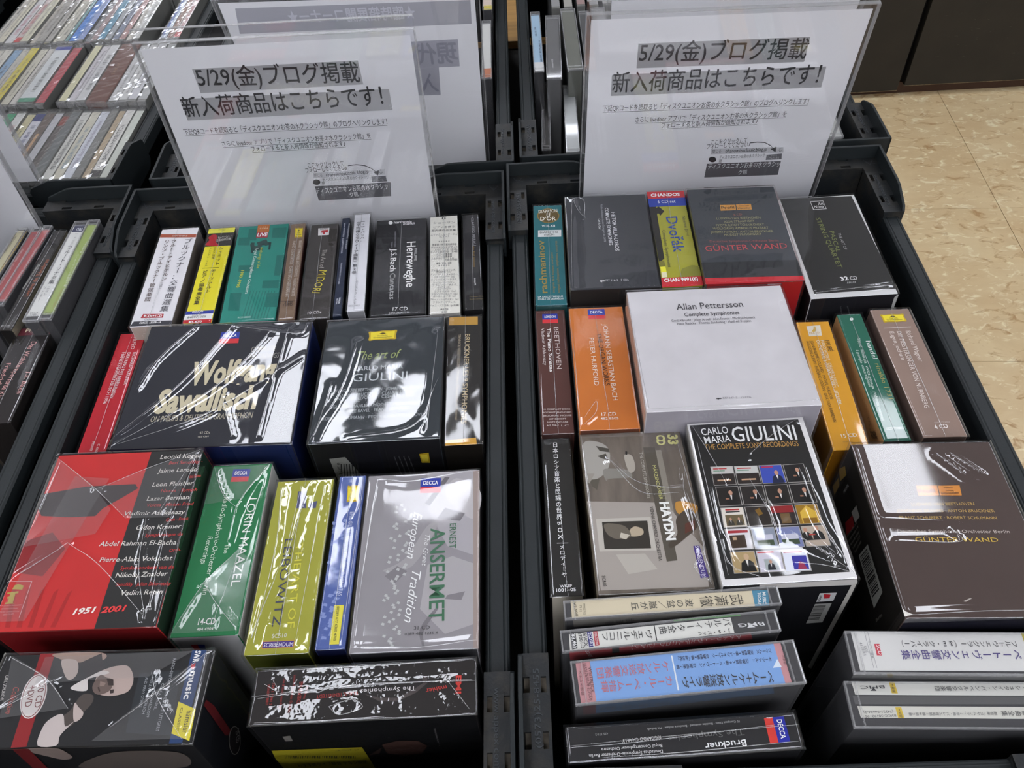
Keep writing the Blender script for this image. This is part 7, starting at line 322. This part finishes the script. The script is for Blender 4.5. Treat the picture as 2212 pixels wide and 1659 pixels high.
def crate_proto():
    root=thing('storage_crate','','crate')
    # tub: walls and floor
    W,L=CW,CL; b=MB()
    o=.009; t=.0025; zt=-.008; zb=-.154; tp=.004
    def ring(i,z): return [(i,i,z),(W-i,i,z),(W-i,L-i,z),(i,L-i,z)]
    r0=ring(o,zt); r1=ring(o+tp,zb); q0=ring(.0165,zt); q1=ring(.0165,zb+.004)
    for k in range(4):
        j=(k+1)%4
        b.poly([r0[k],r0[j],r1[j],r1[k]]); b.poly([q0[j],q0[k],q1[k],q1[j]]); b.poly([r0[j],r0[k],q0[k],q0[j]])
    b.poly(q1[::1]); b.poly(r1[::-1])
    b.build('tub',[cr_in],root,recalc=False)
    # rails
    zr=-.0055
    def rail(x0,x1,y0,y1,vert):
        r=MB()
        if vert:
            s=1 if x1>x0 else -1
            prof=[(x0,zr-.012),(x0,zr-.0012),(x0+s*.0012,zr),(x0+s*.0022,zr),(x0+s*.0028,zr+.0006),(x0+s*.0034,zr),(x1-s*.0034,zr),(x1-s*.0028,zr+.0006),(x1-s*.0022,zr),(x1-s*.0012,zr),(x1,zr-.0012),(x1,zr-.03)]
            r.prism(prof,y0,y1,1)
        else:
            s=1 if y1>y0 else -1
            prof=[(y0,zr-.012),(y0,zr-.0012),(y0+s*.0012,zr),(y0+s*.0022,zr),(y0+s*.0028,zr+.0006),(y0+s*.0034,zr),(y1-s*.0034,zr),(y1-s*.0028,zr+.0006),(y1-s*.0022,zr),(y1-s*.0012,zr),(y1,zr-.0012),(y1,zr-.03)]
            r.prism(prof,x0,x1,0)
        r.build('rim_rail',[cr_r],root)
    rail(.003,.0168,LIMB-.001,L-LIMB+.001,True); rail(W-.003,W-.0168,LIMB-.001,L-LIMB+.001,True)
    rail(LIMBX-.001,W-LIMBX+.001,.003,.0168,False); rail(LIMBX-.001,W-LIMBX+.001,L-.003,L-.0168,False)
    # corner pads with holes
    def cells(xs,ys,holes):
        return [(xs[i],xs[i+1],ys[j],ys[j+1]) for i in range(len(xs)-1) for j in range(len(ys)-1) if (i,j) not in holes]
    def plate(pad,u,v,mx,my,swap):
        # merged plate with openings
        idx={}
        Z=(-.0022,0)
        nu,nv=len(u)-1,len(v)-1
        def P(i,j,k):
            a,c_=(u[i],v[j]) if not swap else (v[j],u[i])
            return (W-a if mx else a, L-c_ if my else c_, Z[k])
        holes=pad['h']
        full={(i,j) for i in range(nu) for j in range(nv)}-holes
        m_=pad['mb']
        for (i,j) in full:
            m_.poly([P(i,j,1),P(i+1,j,1),P(i+1,j+1,1),P(i,j+1,1)]); m_.poly([P(i,j,0),P(i,j+1,0),P(i+1,j+1,0),P(i+1,j,0)])
            for (a,c_,p,q) in ((i-1,j,(i,j),(i,j+1)),(i+1,j,(i+1,j+1),(i+1,j)),(i,j-1,(i+1,j),(i,j)),(i,j+1,(i,j+1),(i+1,j+1))):
                if (a,c_) not in full: m_.poly([P(*p,1),P(*q,1),P(*q,0),P(*p,0)])
    for mx in (0,1):
        for my in (0,1):
            mb=MB()
            hs={(1,k) for k in (3,5)}|{(3,k) for k in (3,5)}
            plate(dict(h={(0,3),(0,5),(3,3),(3,5)},mb=mb),[.0022,.0062,.0070,.0125,.0155,PAD+.0003],[.0022,.010,PAD+.0003,.0275,.0365,.0575,.0665,LIMB],mx,my,False)
            plate(dict(h={(0,1),(0,3),(3,1),(3,3)},mb=mb),[.0022,.0052,.0070,.0125,.0155,PAD+.0003],[PAD+.0003,.0275,.0365,.0575,.0665,LIMBX],mx,my,True)
            # short aprons below the inner edges of the pad
            def bx(x0,x1,y0,y1,z0,z1): mb.box(W-x0 if mx else x0,W-x1 if mx else x1,L-y0 if my else y0,L-y1 if my else y1,z0,z1)
            bx(PAD-.0012,PAD-.0003,PAD,LIMB,-.03,-.0005); bx(PAD,LIMBX,PAD-.0012,PAD-.0003,-.03,-.0005)
            bx(.0022,PAD,LIMB-.0012,LIMB,-.012,-.0005); bx(LIMBX-.0012,LIMBX,.0022,PAD,-.012,-.0005)
            pd=mb.build('corner_pad',[pad_m],root)
            ul=MB()
            def b2(x0,x1,y0,y1): ul.box(W-x0 if mx else x0,W-x1 if mx else x1,L-y0 if my else y0,L-y1 if my else y1,-.0062,-.0052)
            b2(.003,PAD-.001,.003,LIMB-.003); b2(PAD,LIMBX-.003,.003,PAD-.001)
            ul.build('dusty_ledge',[dust_m],pd)
            # upright lip around the outside of the corner
            lp=MB()
            prof=lambda E:[(0,-.026),(E-.006,-.026),(E,-.020),(E,.000),(E-.0025,.004),(E-.022,.0118),(E-.030,.0125),(0,.0125)]
            ty=[(L-y if my else y,z) for y,z in prof(LIMB)]; tx=[(W-x if mx else x,z) for x,z in prof(LIMBX)]
            lp.prism(ty,(W-.0025 if mx else 0),(W if mx else .0025),0); lp.prism(tx,(L-.0025 if my else 0),(L if my else .0025),1)
            lp.build('corner_lip',[cr_r],root,bevel=.0006)
            # embossed maker's lettering
            strs=[('www.appex.com' if mx else '(0573)25-8455',)]
            s_=strs[0][0]
            o=text_mesh(s_,0,2); (V,Fs),=eval_texts([o])
            xc=.0098
            if mx: xx=W-xc; P0,P1,P2=((xx-.0018,L-.028),(xx-.0018,L-.071),(xx+.0018,L-.028)) if my else ((xx-.0018,.071),(xx-.0018,.028),(xx+.0018,.071))
            else: xx=xc; P0,P1,P2=((xx+.0018,L-.071),(xx+.0018,L-.028),(xx-.0018,L-.071)) if my else ((xx+.0018,.028),(xx+.0018,.071),(xx-.0018,.028))
            q=layout(V,Fs,s_,P0,P1,P2,'H'); lt=MB(); lt.v=[(a,c_,.00035) for a,c_ in q]+[(a,c_,-.0004) for a,c_ in q]; n=len(q)
            lt.f=[list(f) for f in Fs]; lt.m=[0]*len(lt.f)
            ed={}
            for f in Fs:
                for a,c_ in zip(f,f[1:]+f[:1]): ed[(a,c_)]=1
            for (a,c_) in list(ed):
                if (c_,a) not in ed: lt.f.append([a,c_,c_+n,a+n]); lt.m.append(0)
            # small arrow emblem near the corner
            cx,cy=(W-.010 if mx else .010),(L-.010 if my else .010); sg=-1 if my else 1
            for (ax,ay,bx_,by_) in ((-.004,-.004*sg,.0,.003*sg),(.0,.003*sg,.004,-.004*sg),(-.003,-.001*sg,.005,.002*sg)):
                dx,dy=bx_-ax,by_-ay; nn=math.hypot(dx,dy); px_,py_=-dy/nn*.0003,dx/nn*.0003
                lt.poly([(cx+ax+px_,cy+ay+py_,.0003),(cx+bx_+px_,cy+by_+py_,.0003),(cx+bx_-px_,cy+by_-py_,.0003),(cx+ax-px_,cy+ay-py_,.0003)])
            lt.build('embossed_lettering',[mat('embossed_plastic','#3a3e42',.4)],pd,recalc=False)
    return root
def copy_tree(o,parent=None):
    c=o.copy(); C.objects.link(c)
    if parent: c.parent=parent
    for ch in list(o.children): copy_tree(ch,c)
    return c
crate=crate_proto()
SPOTS=[(-.3545,.103,0,'left middle black plastic crate, under the left facing sign, full of boxed sets'),(-.0155,.113,0,'right middle black plastic crate with the big white box, its right rail beside the floor'),
 (-.003,.655,0,'upper right black plastic crate behind the right facing sign, holding mostly empty looking cases'),(-.345,.650,0,'upper middle black plastic crate holding the sign with mirrored lettering'),
 (-.717,.653,-2.3,'upper left black plastic crate packed with rows of wrapped cases'),(-.695,.110,0,'far left black plastic crate with red and pale green spines, cut by the picture edge')]
for k,(x,y,r,lab) in enumerate(SPOTS):
    c=crate if k==0 else copy_tree(crate)
    a=math.radians(r); px_=x+CW     # turned about its front right corner
    c.location=(px_-CW*math.cos(a),y-CW*math.sin(a),0); c.rotation_euler=(0,0,a); c['label']=lab; c['group']='black plastic crates'
# ------------------------------------------------------------------ printed, wrapped boxes
FILMS={}
def get_film(cr,gain):
    return film('wrap_film_%d'%cr, 1+cr, round(1.5*gain,2), .05, .004)
crease_m = film('film_crease',1,5.0,.12,.14)
seam_m = film('film_seam',1,5.0,.15,.10)
shell_m = film('case_polystyrene',0,1.8,.04,.05,.97)
acryl_m = film('acrylic_sheet',0,1.2,.03,.01,.99)
acryl_edge = film('acrylic_edge',0,3.0,.1,.18,.8)
tex = []
for it in ITEMS:
    for t in it['T']:
        if t[7]=='V':
            t.append([text_mesh(ch,t[5]) if ch not in ' 　' else None for ch in t[3]])
        else: t.append([text_mesh(t[3],t[5])])
        tex += [o for o in t[8] if o]
geo_ = eval_texts(tex); gi = 0
for it in ITEMS:
    for t in it['T']:
        n=len(t[8]); lst=[]
        for o in t[8]:
            if o is None: lst.append(None)
            else: lst.append(geo_[gi]); gi+=1
        t[8]=lst
U=1e-4; LS=8e-5
def face_map(f,w,l,h,kind):
    if kind=='sign': return lambda a,b,z:(a,b,z)
    return [lambda a,b,z:(a,b,z),lambda a,b,z:(a,-l/2-z,b),lambda a,b,z:(-w/2-z,-a,b),lambda a,b,z:(w/2+z,a,b)][f]
def blob(P):
    n=len(P); o=[]
    for i in range(n):
        a,b,c,d=P[i-1],P[i],P[(i+1)%n],P[(i+2)%n]
        for t in (0,.25,.5,.75):
            o.append(tuple(.5*((2*b[k])+(c[k]-a[k])*t+(2*a[k]-5*b[k]+4*c[k]-d[k])*t*t+(3*b[k]-a[k]-3*c[k]+d[k])*t**3) for k in (0,1)))
    return o
def add_prints(it,root,w,l,h,zoff=0,lim=None):
    kind=it['k']; groups={}
    for n,(f,lay,ci,pts,pn) in enumerate(it['P']):
        fm=face_map(f,w,l,h,kind); g=groups.setdefault(PN[pn],[MB(),[]])
        if ci not in g[1]: g[1].append(ci)
        g[0].poly([fm(a*U,b*U,zoff+lay*LS+n*4e-7) for a,b in (blob(pts) if PN[pn] in ('cover_picture','conductor_photo','cover_map_print','portrait_print') and len(pts)>4 else pts)],g[1].index(ci))
    for nm,(mb,cs) in groups.items():
        me=mb.mesh(nm,[mat('print_ink',COLS[c],.45,.22) for c in cs],recalc=False)
        link(nm,me,root)
    mb=MB(); cs=[]
    for (f,lay,ci,txt,P,bold,shear,mode,gl) in it['T']:
        fm=face_map(f,w,l,h,kind)
        if ci not in cs: cs.append(ci)
        P0,P1,P2=(P[0]*U,P[1]*U),(P[2]*U,P[3]*U),(P[4]*U,P[5]*U)
        z=zoff+lay*LS+3e-5
        if bold and any(ord(c)>0x2fff for c in txt):
            g2=[]
            for g in gl:
                if not g or not g[0]: g2.append(g); continue
                V,Fs=g; V2=[];F2=[]
                for q,(ox,oy) in enumerate(((-.6,-.4),(.6,-.4),(0,.6))):
                    F2+=[[i+len(V2) for i in ff] for ff in Fs]; V2+=[(v[0]+ox*bold*.8,v[1]+oy*bold*.8,q*4e-6) for v in V]
                g2.append((V2,F2))
            gl=g2
        def put(V,Fs,tr):
            b=len(mb.v); mb.v+=[fm(*tr(v),z+(v[2] if abs(v[2])<1e-3 else 0)) for v in V]; mb.f+=[[b+i for i in ff] for ff in Fs]; mb.m+=[cs.index(ci)]*len(Fs)
        if mode=='V':
            d=Vector((P1[0]-P0[0],P1[1]-P0[1])); n=d.length; e=d/n; side=Vector((-e.y,e.x)); hw=abs((Vector(P2)-Vector(P0)).dot(side))
            N=len(gl); step=n/N; cw=hw; ch=step*.94
            for k,g in enumerate(gl):
                if not g or not g[0]: continue
                V,Fs=g; c=Vector(P0)+e*(step*(k+.5))
                xs=[v[0] for v in V]; ys=[v[1] for v in V]
                chh=txt[k]; x0,x1,y0,y1=min(xs),max(xs),min(ys),max(ys)
                if ord(chh)>0x2e7f or chh in '・':
                    gx,gy=(.5,.38)
                    if ord(chh)<128: gx,gy=((x0+x1)/2,.36)
                else: gx,gy=((x0+x1)/2,.36)
                if chh in '.．・,、': gx,gy=((x0+x1)/2,(y0+y1)/2)
                rotd = chh in VERT_ROT
                # right-hand side of the glyph when its top faces back along the run
                rt=side
                def tr(v,c=c,gx=gx,gy=gy,rotd=rotd):
                    a,b_=(v[0]-gx),(v[1]-gy)
                    if rotd: a,b_=b_,-a
                    q=c+rt*(a*cw)-e*(b_*ch)
                    return q.x,q.y
                put(V,Fs,tr)
        else:
            g=gl[0]
            if not g or not g[0]: continue
            V,Fs=g
            if shear: V=[(v[0]+shear*v[1],v[1],0) for v in V]
            ZO=[(v[2] if len(v)>2 and abs(v[2])<1e-3 else 0) for v in V]
            q=layout(V,Fs,txt,P0,P1,P2,mode)
            if not q: continue
            b=len(mb.v); mb.v+=[fm(a,c,z+zo) for (a,c),zo in zip(q,ZO)]; mb.f+=[[b+i for i in ff] for ff in Fs]; mb.m+=[cs.index(ci)]*len(Fs)
    if mb.v:
        # keep lettering inside its face
        link('lettering',mb.mesh('lettering',[mat('lettering_ink',COLS[c],.4,.4) for c in cs],recalc=False),root)
def tube(pts,r,seg=6,flat=1.0):
    mb=MB(); n=len(pts); rings=[]
    for i,p in enumerate(pts):
        a=Vector(pts[max(0,i-1)]); b=Vector(pts[min(n-1,i+1)]); t=(b-a).normalized(); up=Vector((0,0,1)); s=t.cross(up)
        if s.length<1e-4: s=Vector((1,0,0))
        s.normalize(); u=s.cross(t); rr=r*(.35+.65*math.sin(PI*(i+.5)/n)) if n>4 else r
        b0=len(mb.v); mb.v+=[tuple(Vector(p)+s*(rr*math.cos(2*PI*k/seg))+u*(rr*flat*math.sin(2*PI*k/seg))) for k in range(seg)]; rings.append(b0)
    for a,b in zip(rings[:-1],rings[1:]):
        for k in range(seg): j=(k+1)%seg; mb.f.append([a+k,a+j,b+j,b+k]); mb.m.append(0)
    return mb
def smooth_line(pts,n=14):
    P=[Vector(p) for p in pts]
    if len(P)==2: return [P[0].lerp(P[1],k/n) for k in range(n+1)]
    out=[]; Q=[P[0]*2-P[1]]+P+[P[-1]*2-P[-2]]
    for i in range(1,len(Q)-2):
        for k in range(n):
            t=k/n; a,b,c,d=Q[i-1],Q[i],Q[i+1],Q[i+2]
            out.append(.5*((2*b)+(c-a)*t+(2*a-5*b+4*c-d)*t*t+(3*b-a-3*c+d)*t*t*t))
    out.append(P[-1]); return out
def wrap(it,root,w,l,h,seed):
    cr=it['cr']; rnd=random.Random(seed)
    step=.0022 if w*l>.003 else .0028
    nx=max(6,int(w/step)); ny=max(6,int(l/step))
    folds=[[Vector(((u-.5)*w,(.5-v)*l)) for u,v in smooth_line([(a,b,0) for a,b in f],8) for (u,v) in [(u,v)]] if False else [Vector(((p.x-.5)*w,(.5-p.y)*l)) for p in smooth_line([(a,b,0) for a,b in f],8)] for f in it['fo']]
    ws=[(rnd.uniform(20,70)*rnd.choice((-1,1)),rnd.uniform(15,60),rnd.uniform(0,6.28),rnd.uniform(.3,1)) for _ in range(5)]
    amp=.00008+.00007*cr
    def z(x,y):
        s=sum(a*math.sin(kx*x+ky*y+p) for kx,ky,p,a in ws)*amp*.4
        s+=noise.noise((x*28+seed*7.1,y*28,seed))*amp*2.0
        if cr>1: s+=noise.noise((x*90,y*90+seed,3.3))*amp*.8
        for f in folds:
            dm=1e9
            for a,b in zip(f[:-1],f[1:]):
                ab=b-a; t=max(0,min(1,((x-a.x)*ab.x+(y-a.y)*ab.y)/max(1e-12,ab.length_squared))); dx=x-a.x-ab.x*t; dy=y-a.y-ab.y*t; d=dx*dx+dy*dy
                if d<dm: dm=d
            s+=.0009*math.exp(-dm/(.0022**2))
        e=min(min(x+w/2,w/2-x)/.004,min(y+l/2,l/2-y)/.004,1)
        return .0009+max(-.0002,s)*max(0,e)
    mb=MB(); o=.0006; X=[-w/2-o+(w+2*o)*i/nx for i in range(nx+1)]; Y=[-l/2-o+(l+2*o)*j/ny for j in range(ny+1)]
    for j in range(ny+1):
        for i in range(nx+1): mb.v.append((X[i],Y[j],z(X[i],Y[j])))
    for j in range(ny):
        for i in range(nx): a=j*(nx+1)+i; mb.f.append([a,a+1,a+nx+2,a+nx+1]); mb.m.append(0)
    # skirts
    per=[i for i in range(nx+1)]+[(j)*(nx+1)+nx for j in range(1,ny+1)]+[ny*(nx+1)+i for i in range(nx-1,-1,-1)]+[j*(nx+1) for j in range(ny-1,0,-1)]
    b0=len(mb.v); 
    for q in per:
        x,y,_=mb.v[q]; s=1+.0; mb.v.append((x*(1+.0004/abs(w)),y*(1+.0004/abs(l)),-h*.97))
    n=len(per)
    for k in range(n): j=(k+1)%n; mb.f.append([per[k],b0+k,b0+j,per[j]]); mb.m.append(0)
    me=mb.mesh('plastic_wrap',[get_film(cr,it['f'])],recalc=False)
    for p in me.polygons: p.use_smooth = p.index < nx*ny
    link('plastic_wrap',me,root)
    if folds:
        for f in folds:
            t=tube([(p.x,p.y,z(p.x,p.y)+.0001) for p in f],.00027,5,.5); link('wrap_fold',t.mesh('wrap_fold',[crease_m],smooth=True),root)
    for fl in it.get('fl',[]):
        mb=MB(); zc=.0013
        mb.poly([((u-.5)*w,(.5-v)*l,z((u-.5)*w,(.5-v)*l)+.0002) for u,v in fl]); link('wrap_flap',mb.mesh('wrap_flap',[film('film_flap',2,2.5,.12,.05)],recalc=False),root)
    if it['se']:
        pts=[Vector(((p.x-.5)*w,(.5-p.y)*l,.0011)) for p in smooth_line([(a,b,0) for a,b in it['se']],6)]
        pts=[Vector((p.x+noise.noise((p.y*40,seed,1))*.0008,p.y,p.z)) for p in pts]
        t=tube(pts,.0003,5,.5); link('wrap_seam',t.mesh('wrap_seam',[seam_m],smooth=True),root)
def paper_mat():
    if 'paper' in _M: return _M['paper']
    mt=bpy.data.materials.new('sign_paper'); mt.use_nodes=True; nt=mt.node_tree; nt.nodes.clear()
    out=nt.nodes.new('ShaderNodeOutputMaterial'); d=nt.nodes.new('ShaderNodeBsdfDiffuse'); t=nt.nodes.new('ShaderNodeBsdfTranslucent'); m=nt.nodes.new('ShaderNodeMixShader')
    for q in (d,t): q.inputs[0].default_value=(*lin('#f6f6fb'),1)
    m.inputs[0].default_value=.5; nt.links.new(d.outputs[0],m.inputs[1]); nt.links.new(t.outputs[0],m.inputs[2]); nt.links.new(m.outputs[0],out.inputs[0])
    _M['paper']=mt; return mt
FK=['top','front','left','right']
BOXM={}
for n,it in enumerate(ITEMS):
    w,l,h=[v*U for v in it['s']]; loc=[v*U for v in it['p']]; y_,p_,r_=it['r']
    Rm=Matrix.Rotation(y_,4,'Z')@Matrix.Rotation(p_,4,'X')@Matrix.Rotation(r_,4,'Y')
    root=thing(it['n'],it['l'],it['c'],group=it['g'] or None); root.matrix_world=Matrix.Translation(loc)@Rm
    k=it['k']; cl=it['cl']
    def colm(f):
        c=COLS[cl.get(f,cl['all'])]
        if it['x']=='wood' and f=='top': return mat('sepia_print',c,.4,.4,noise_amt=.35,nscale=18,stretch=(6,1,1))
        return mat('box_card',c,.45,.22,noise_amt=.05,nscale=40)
    if k in ('box','plain'):
        b=MB(); i=.0005
        b.box(-w/2+i,w/2-i,-l/2+i,l/2-i,-h,0,tops=[4,0,1,3,4,2])
        b.build('box_body',[colm('top'),colm('front'),colm('left'),colm('right'),colm('all')],root,bevel=.0005)
        add_prints(it,root,w,l,h)
        if k=='box': wrap(it,root,w,l,h,n+1)
    elif k=='jewel':
        b=MB(); i=.0012
        b.box(-w/2+i,w/2-i,-l/2+i,l/2-i,-h+.002,-.0004,tops=[4,0,1,3,4,2])
        b.build('disc_tray',[colm('top'),colm('front'),colm('left'),colm('right'),colm('all')],root,bevel=.0003)
        add_prints(it,root,w,l,h,zoff=-.0004)
        s=MB(); s.box(-w/2,w/2,-l/2,l/2,-h,.0008); s.build('clear_case',[shell_m],root,bevel=.0009)
        # moulded frame lines of the case: long edges and hinge ends
        e=MB(); q=.0009
        for (x0,x1,y0,y1) in ((-w/2,w/2,-l/2,-l/2+q),(-w/2,w/2,l/2-q,l/2),(-w/2,-w/2+q,-l/2,l/2),(w/2-q,w/2,-l/2,l/2)): e.box(x0,x1,y0,y1,-.0012,.0011)
        if w>l:
            for x in (-w/2+.006,w/2-.006): e.box(x-.0004,x+.0004,-l/2,l/2,-.001,.001)
        else:
            for y in (-l/2+.006,l/2-.006): e.box(-w/2,w/2,y-.0004,y+.0004,-.001,.001)
        e.build('case_edge',[film('case_edge_plastic',0,3.0,.12,.14)],root)
    elif k=='sign':
        zt=.0010; ext=.03 if 'blank' in it['l'] else 0 if 'rows' in it['l'] else .05
        fl=root.matrix_world
        a=MB(); a.box(-w/2-.0025,w/2+.0025,-l/2-ext,l/2+.004,zt,zt+.0015); a.build('acrylic_front',[acryl_m],root,bevel=.0004)
        a=MB(); a.box(-w/2-.0025,w/2+.0025,-l/2-ext,l/2+.0135,-zt-.0015,-zt); a.build('acrylic_back',[acryl_m],root,bevel=.0004)
        a=MB(); a.box(-w/2-.0025,w/2+.0025,l/2+.0040,l/2+.0048,-zt,zt+.0016); a.box(-w/2-.0025,w/2+.0025,l/2+.0130,l/2+.0138,-zt-.0018,-zt+.0004)
        a.box(-w/2-.003,-w/2-.0022,-l/2-ext,l/2+.004,-zt-.0015,zt+.0015); a.box(w/2+.0022,w/2+.003,-l/2-ext,l/2+.004,-zt-.0015,zt+.0015)
        a.build('acrylic_edge',[acryl_edge],root)
        p=MB(); p.poly([(-w/2+.001,-l/2-ext+.002,0),(w/2-.001,-l/2-ext+.002,0),(w/2-.001,l/2-.001,0),(-w/2+.001,l/2-.001,0)]); p.build('paper_sheet',[paper_mat()],root)
        add_prints(it,root,w,l,h,zoff=1.5e-4)
# ------------------------------------------------------------------ racked CD cases
ORD=['first','second','third','fourth','fifth','sixth','seventh','eighth','ninth','tenth','eleventh','twelfth','thirteenth','fourteenth','fifteenth','sixteenth','seventeenth','eighteenth','nineteenth','twentieth','twenty-first','twenty-second','twenty-third','twenty-fourth','twenty-fifth','twenty-sixth']
def cname(c):
    r,g_,b=[int(c[i:i+2],16) for i in (1,3,5)]; mx,mn=max(r,g_,b),min(r,g_,b)
    if mx-mn<22: return 'white' if mn>205 else 'pale grey' if mn>160 else 'grey' if mn>90 else 'dark grey'
    if mx-mn<50 and mn>150: return 'cream' if r>=b else 'pale blue'
    if r>=g_ and r>=b: return ('yellow' if g_>.8*r else 'brown' if r<140 else 'red' if g_<.6*r and b<.75*r else 'tan') 
    if g_>=b: return 'green'
    return 'bright blue' if b>180 and r<80 else 'blue'
shell_cache={}
grey_case=mat('case_side_plastic','#74746f',.25,.5)
sleeve_m=film('sleeve_film',2,1.8,.08,.02); sleeve_e=film('sleeve_end',4,5.0,.1,.12)
letter_strs={}
for (row,xr,y0,y1,zt,lst) in RACKS:
    x=xr; n=0; rnd=random.Random(len(row)); rackobjs=[]
    for (wmm,colr,ex) in lst:
        if wmm<0: x+=wmm*1e-3; continue
        w=wmm*1e-3; xc=x-w/2; x-=w; L=y1-y0-.0015; h=.129
        lab='%s CD case, %s from the right, %s'%(cname(colr),ORD[n],row.replace('of the','of')); n+=1
        zj=zt+rnd.uniform(-.0015,.0015)
        root=thing('cd_case',lab,'CD case',(xc,(y0+y1)/2,zj),(0,0,rnd.uniform(-.0008,.0008)),group='CD cases in the '+row)
        if 'left crate' in row:
            a=math.radians(-2.3); dx,dy=xc+.380,(y0+y1)/2-.653
            root.location=(-.380+dx*math.cos(a)-dy*math.sin(a),.653+dx*math.sin(a)+dy*math.cos(a),zj); root.rotation_euler.z+=a
        key=(wmm,)
        if key not in shell_cache:
            b=MB(); b.box(-w/2+.0004,w/2-.0004,-.0615,.0615,-h,0)
            s=MB(); s.box(-w/2+.0003,w/2-.0003,-.0618,.0618,-h,.0012)
            N=26; k2=MB()
            for j in range(N+1):
                for i in range(4):
                    yy=-.0635+.127*j/N; k2.v.append((-w/2+w*i/3,yy,.0018+.0008*noise.noise((i*3.1+wmm,j*1.3,wmm))))
            for j in range(N):
                for i in range(3): a=j*4+i; k2.f.append([a,a+1,a+5,a+4]); k2.m.append(0)
            for sgn in (-1,1):   # crinkled flap ends
                b0=len(k2.v)
                for i in range(5):
                    xx=-w/2+w*i/4; q=noise.noise((i*2.7,sgn*3.3,wmm))
                    k2.v.append((xx,sgn*.0630,.0022+.0015*q)); k2.v.append((xx+.0008*q,sgn*(.0638+.0012*abs(q)),-.004-.003*q))
                for i in range(4): a=b0+2*i; k2.f.append([a,a+2,a+3,a+1]); k2.m.append(1)
            shell_cache[key]=(b.mesh('case_body',bevel=.0005),s.mesh('clear_case',[shell_m],bevel=.0005),k2.mesh('plastic_sleeve',[sleeve_m,sleeve_e],recalc=False))
        bm_,sm_,km_=shell_cache[key]
        body=bm_.copy(); body.materials.clear(); body.materials.append(grey_case if ex!='brown' else mat('box_card',colr,.42,.35,noise_amt=.05,nscale=40))
        link('case_body',body,root)
        c=MB(); m_=.0006
        c.poly([(-w/2+m_,-.0575,.0002),(w/2-m_,-.0575,.0002),(w/2-m_,.0575,.0002),(-w/2+m_,.0575,.0002)]); cols_=[mat('spine_print',colr,.45)]
        def bar(x0,x1,a,b_,cc):
            mm=mat('spine_print',cc,.45)
            if mm not in cols_: cols_.append(mm)
            c.poly([(x0,a,.0003),(x1,a,.0003),(x1,b_,.0003),(x0,b_,.0003)],cols_.index(mm))
        txts=[]
        if ex=='-' or ex in ('red','pink','jp','jp2','navy','blue'):
            cc={'red':'#c03030','pink':'#c0607c','jp':'#2c2c2c','jp2':'#2c342c','navy':'#2c3070','blue':'#3454a0'}.get(ex,'#5c5a54')
            def strokes(a,b_,hh):      # print too small to read: a run of fine strokes
                y=a
                while y<b_:
                    if rnd.random()<.82:
                        q=hh*rnd.uniform(.35,.5); bar(-q+rnd.choice((0,0,.0006)),q,y,y+rnd.uniform(.0003,.0007),cc)
                    y+=rnd.uniform(.0009,.0014)
            if ex=='-': strokes(-.045+rnd.uniform(0,.01),.02+rnd.uniform(0,.03),rnd.uniform(.0022,.0034))
            elif ex=='red': bar(-w/2+m_,w/2-m_,-.0575,-.046,'#c83030')
            elif ex=='navy': bar(-w/2+m_,w/2-m_,.044,.0575,'#2c3878')
            elif ex=='jp2': bar(-w/2+m_,w/2-m_,.050,.0575,'#3844a0'); bar(-w/2+m_,w/2-m_,-.0575,-.050,'#4c9c7c')
            elif ex=='blue': bar(-w/2+m_,0,-.05,.055,'#3c64b0')
            if ex in ('red','pink','jp','jp2','navy'): strokes(-.038,.036,.0048)
        elif ex=='ー': bar(-w/2+m_,w/2-m_,.035,.052,'#8c3c30')
        elif ex=='brown': txts=[('WORKS','#a87c58',.018,-.006,.004)]
        elif ex.startswith('#'): bar(-.001,.002,-.04,.02,ex)
        elif len(ex)>3:
            txts=[(ex,{'D':'#9c94a8','M':'#4c4c4c','J':'#4c4c4c'}[ex[0]] if 'Trios' not in ex else '#6c94b0',-.042,.042 if 'Vol' in ex else .03,.0042)]
            if ex[0]=='J': bar(-w/2+m_,w/2-m_,-.0575,-.047,'#2c2828')
        link('spine_card',c.mesh('spine_card',cols_,recalc=False),root)
        for tt in txts:
            s_=tt[0]; key=('V' if len(tt)>5 else 'H',s_)
            if key not in letter_strs:
                letter_strs[key]=eval_texts([text_mesh(ch) for ch in s_] if len(tt)>5 else [text_mesh(s_)])
            g=letter_strs[key]; mb=MB()
            if len(tt)>5:
                N=len(s_); st=(tt[3]-tt[2])/N
                for k3,(V,Fs) in enumerate(g):
                    b=len(mb.v); cy=tt[2]+st*(k3+.5)
                    for v in V:
                        a,b_=(v[0]-.5),(v[1]-.38)
                        if s_[k3]=='ー': a,b_=b_,-a
                        mb.v.append((a*tt[4],cy+b_*abs(st)*.95,.0005))
                    mb.f+=[[b+i for i in f] for f in Fs]; mb.m+=[0]*len(Fs)
            else:
                V,Fs=g[0]; P0=(tt[4]/2,tt[2]); P1=(tt[4]/2,tt[3]); P2=(-tt[4]/2,tt[2])
                if tt[3]<tt[2]: P0=(-tt[4]/2,tt[2]);P1=(-tt[4]/2,tt[3]);P2=(tt[4]/2,tt[2])
                q=layout(V,Fs,s_,P0,P1,P2,'H'); mb.v=[(a,b,.0005) for a,b in q]; mb.f=[list(f) for f in Fs]; mb.m=[0]*len(Fs)
            link('lettering',mb.mesh('lettering',[mat('lettering_ink',tt[1],.5)],recalc=False),root)
        link('clear_case',sm_,root)
        if 'left crate' in row: link('plastic_sleeve',km_,root)
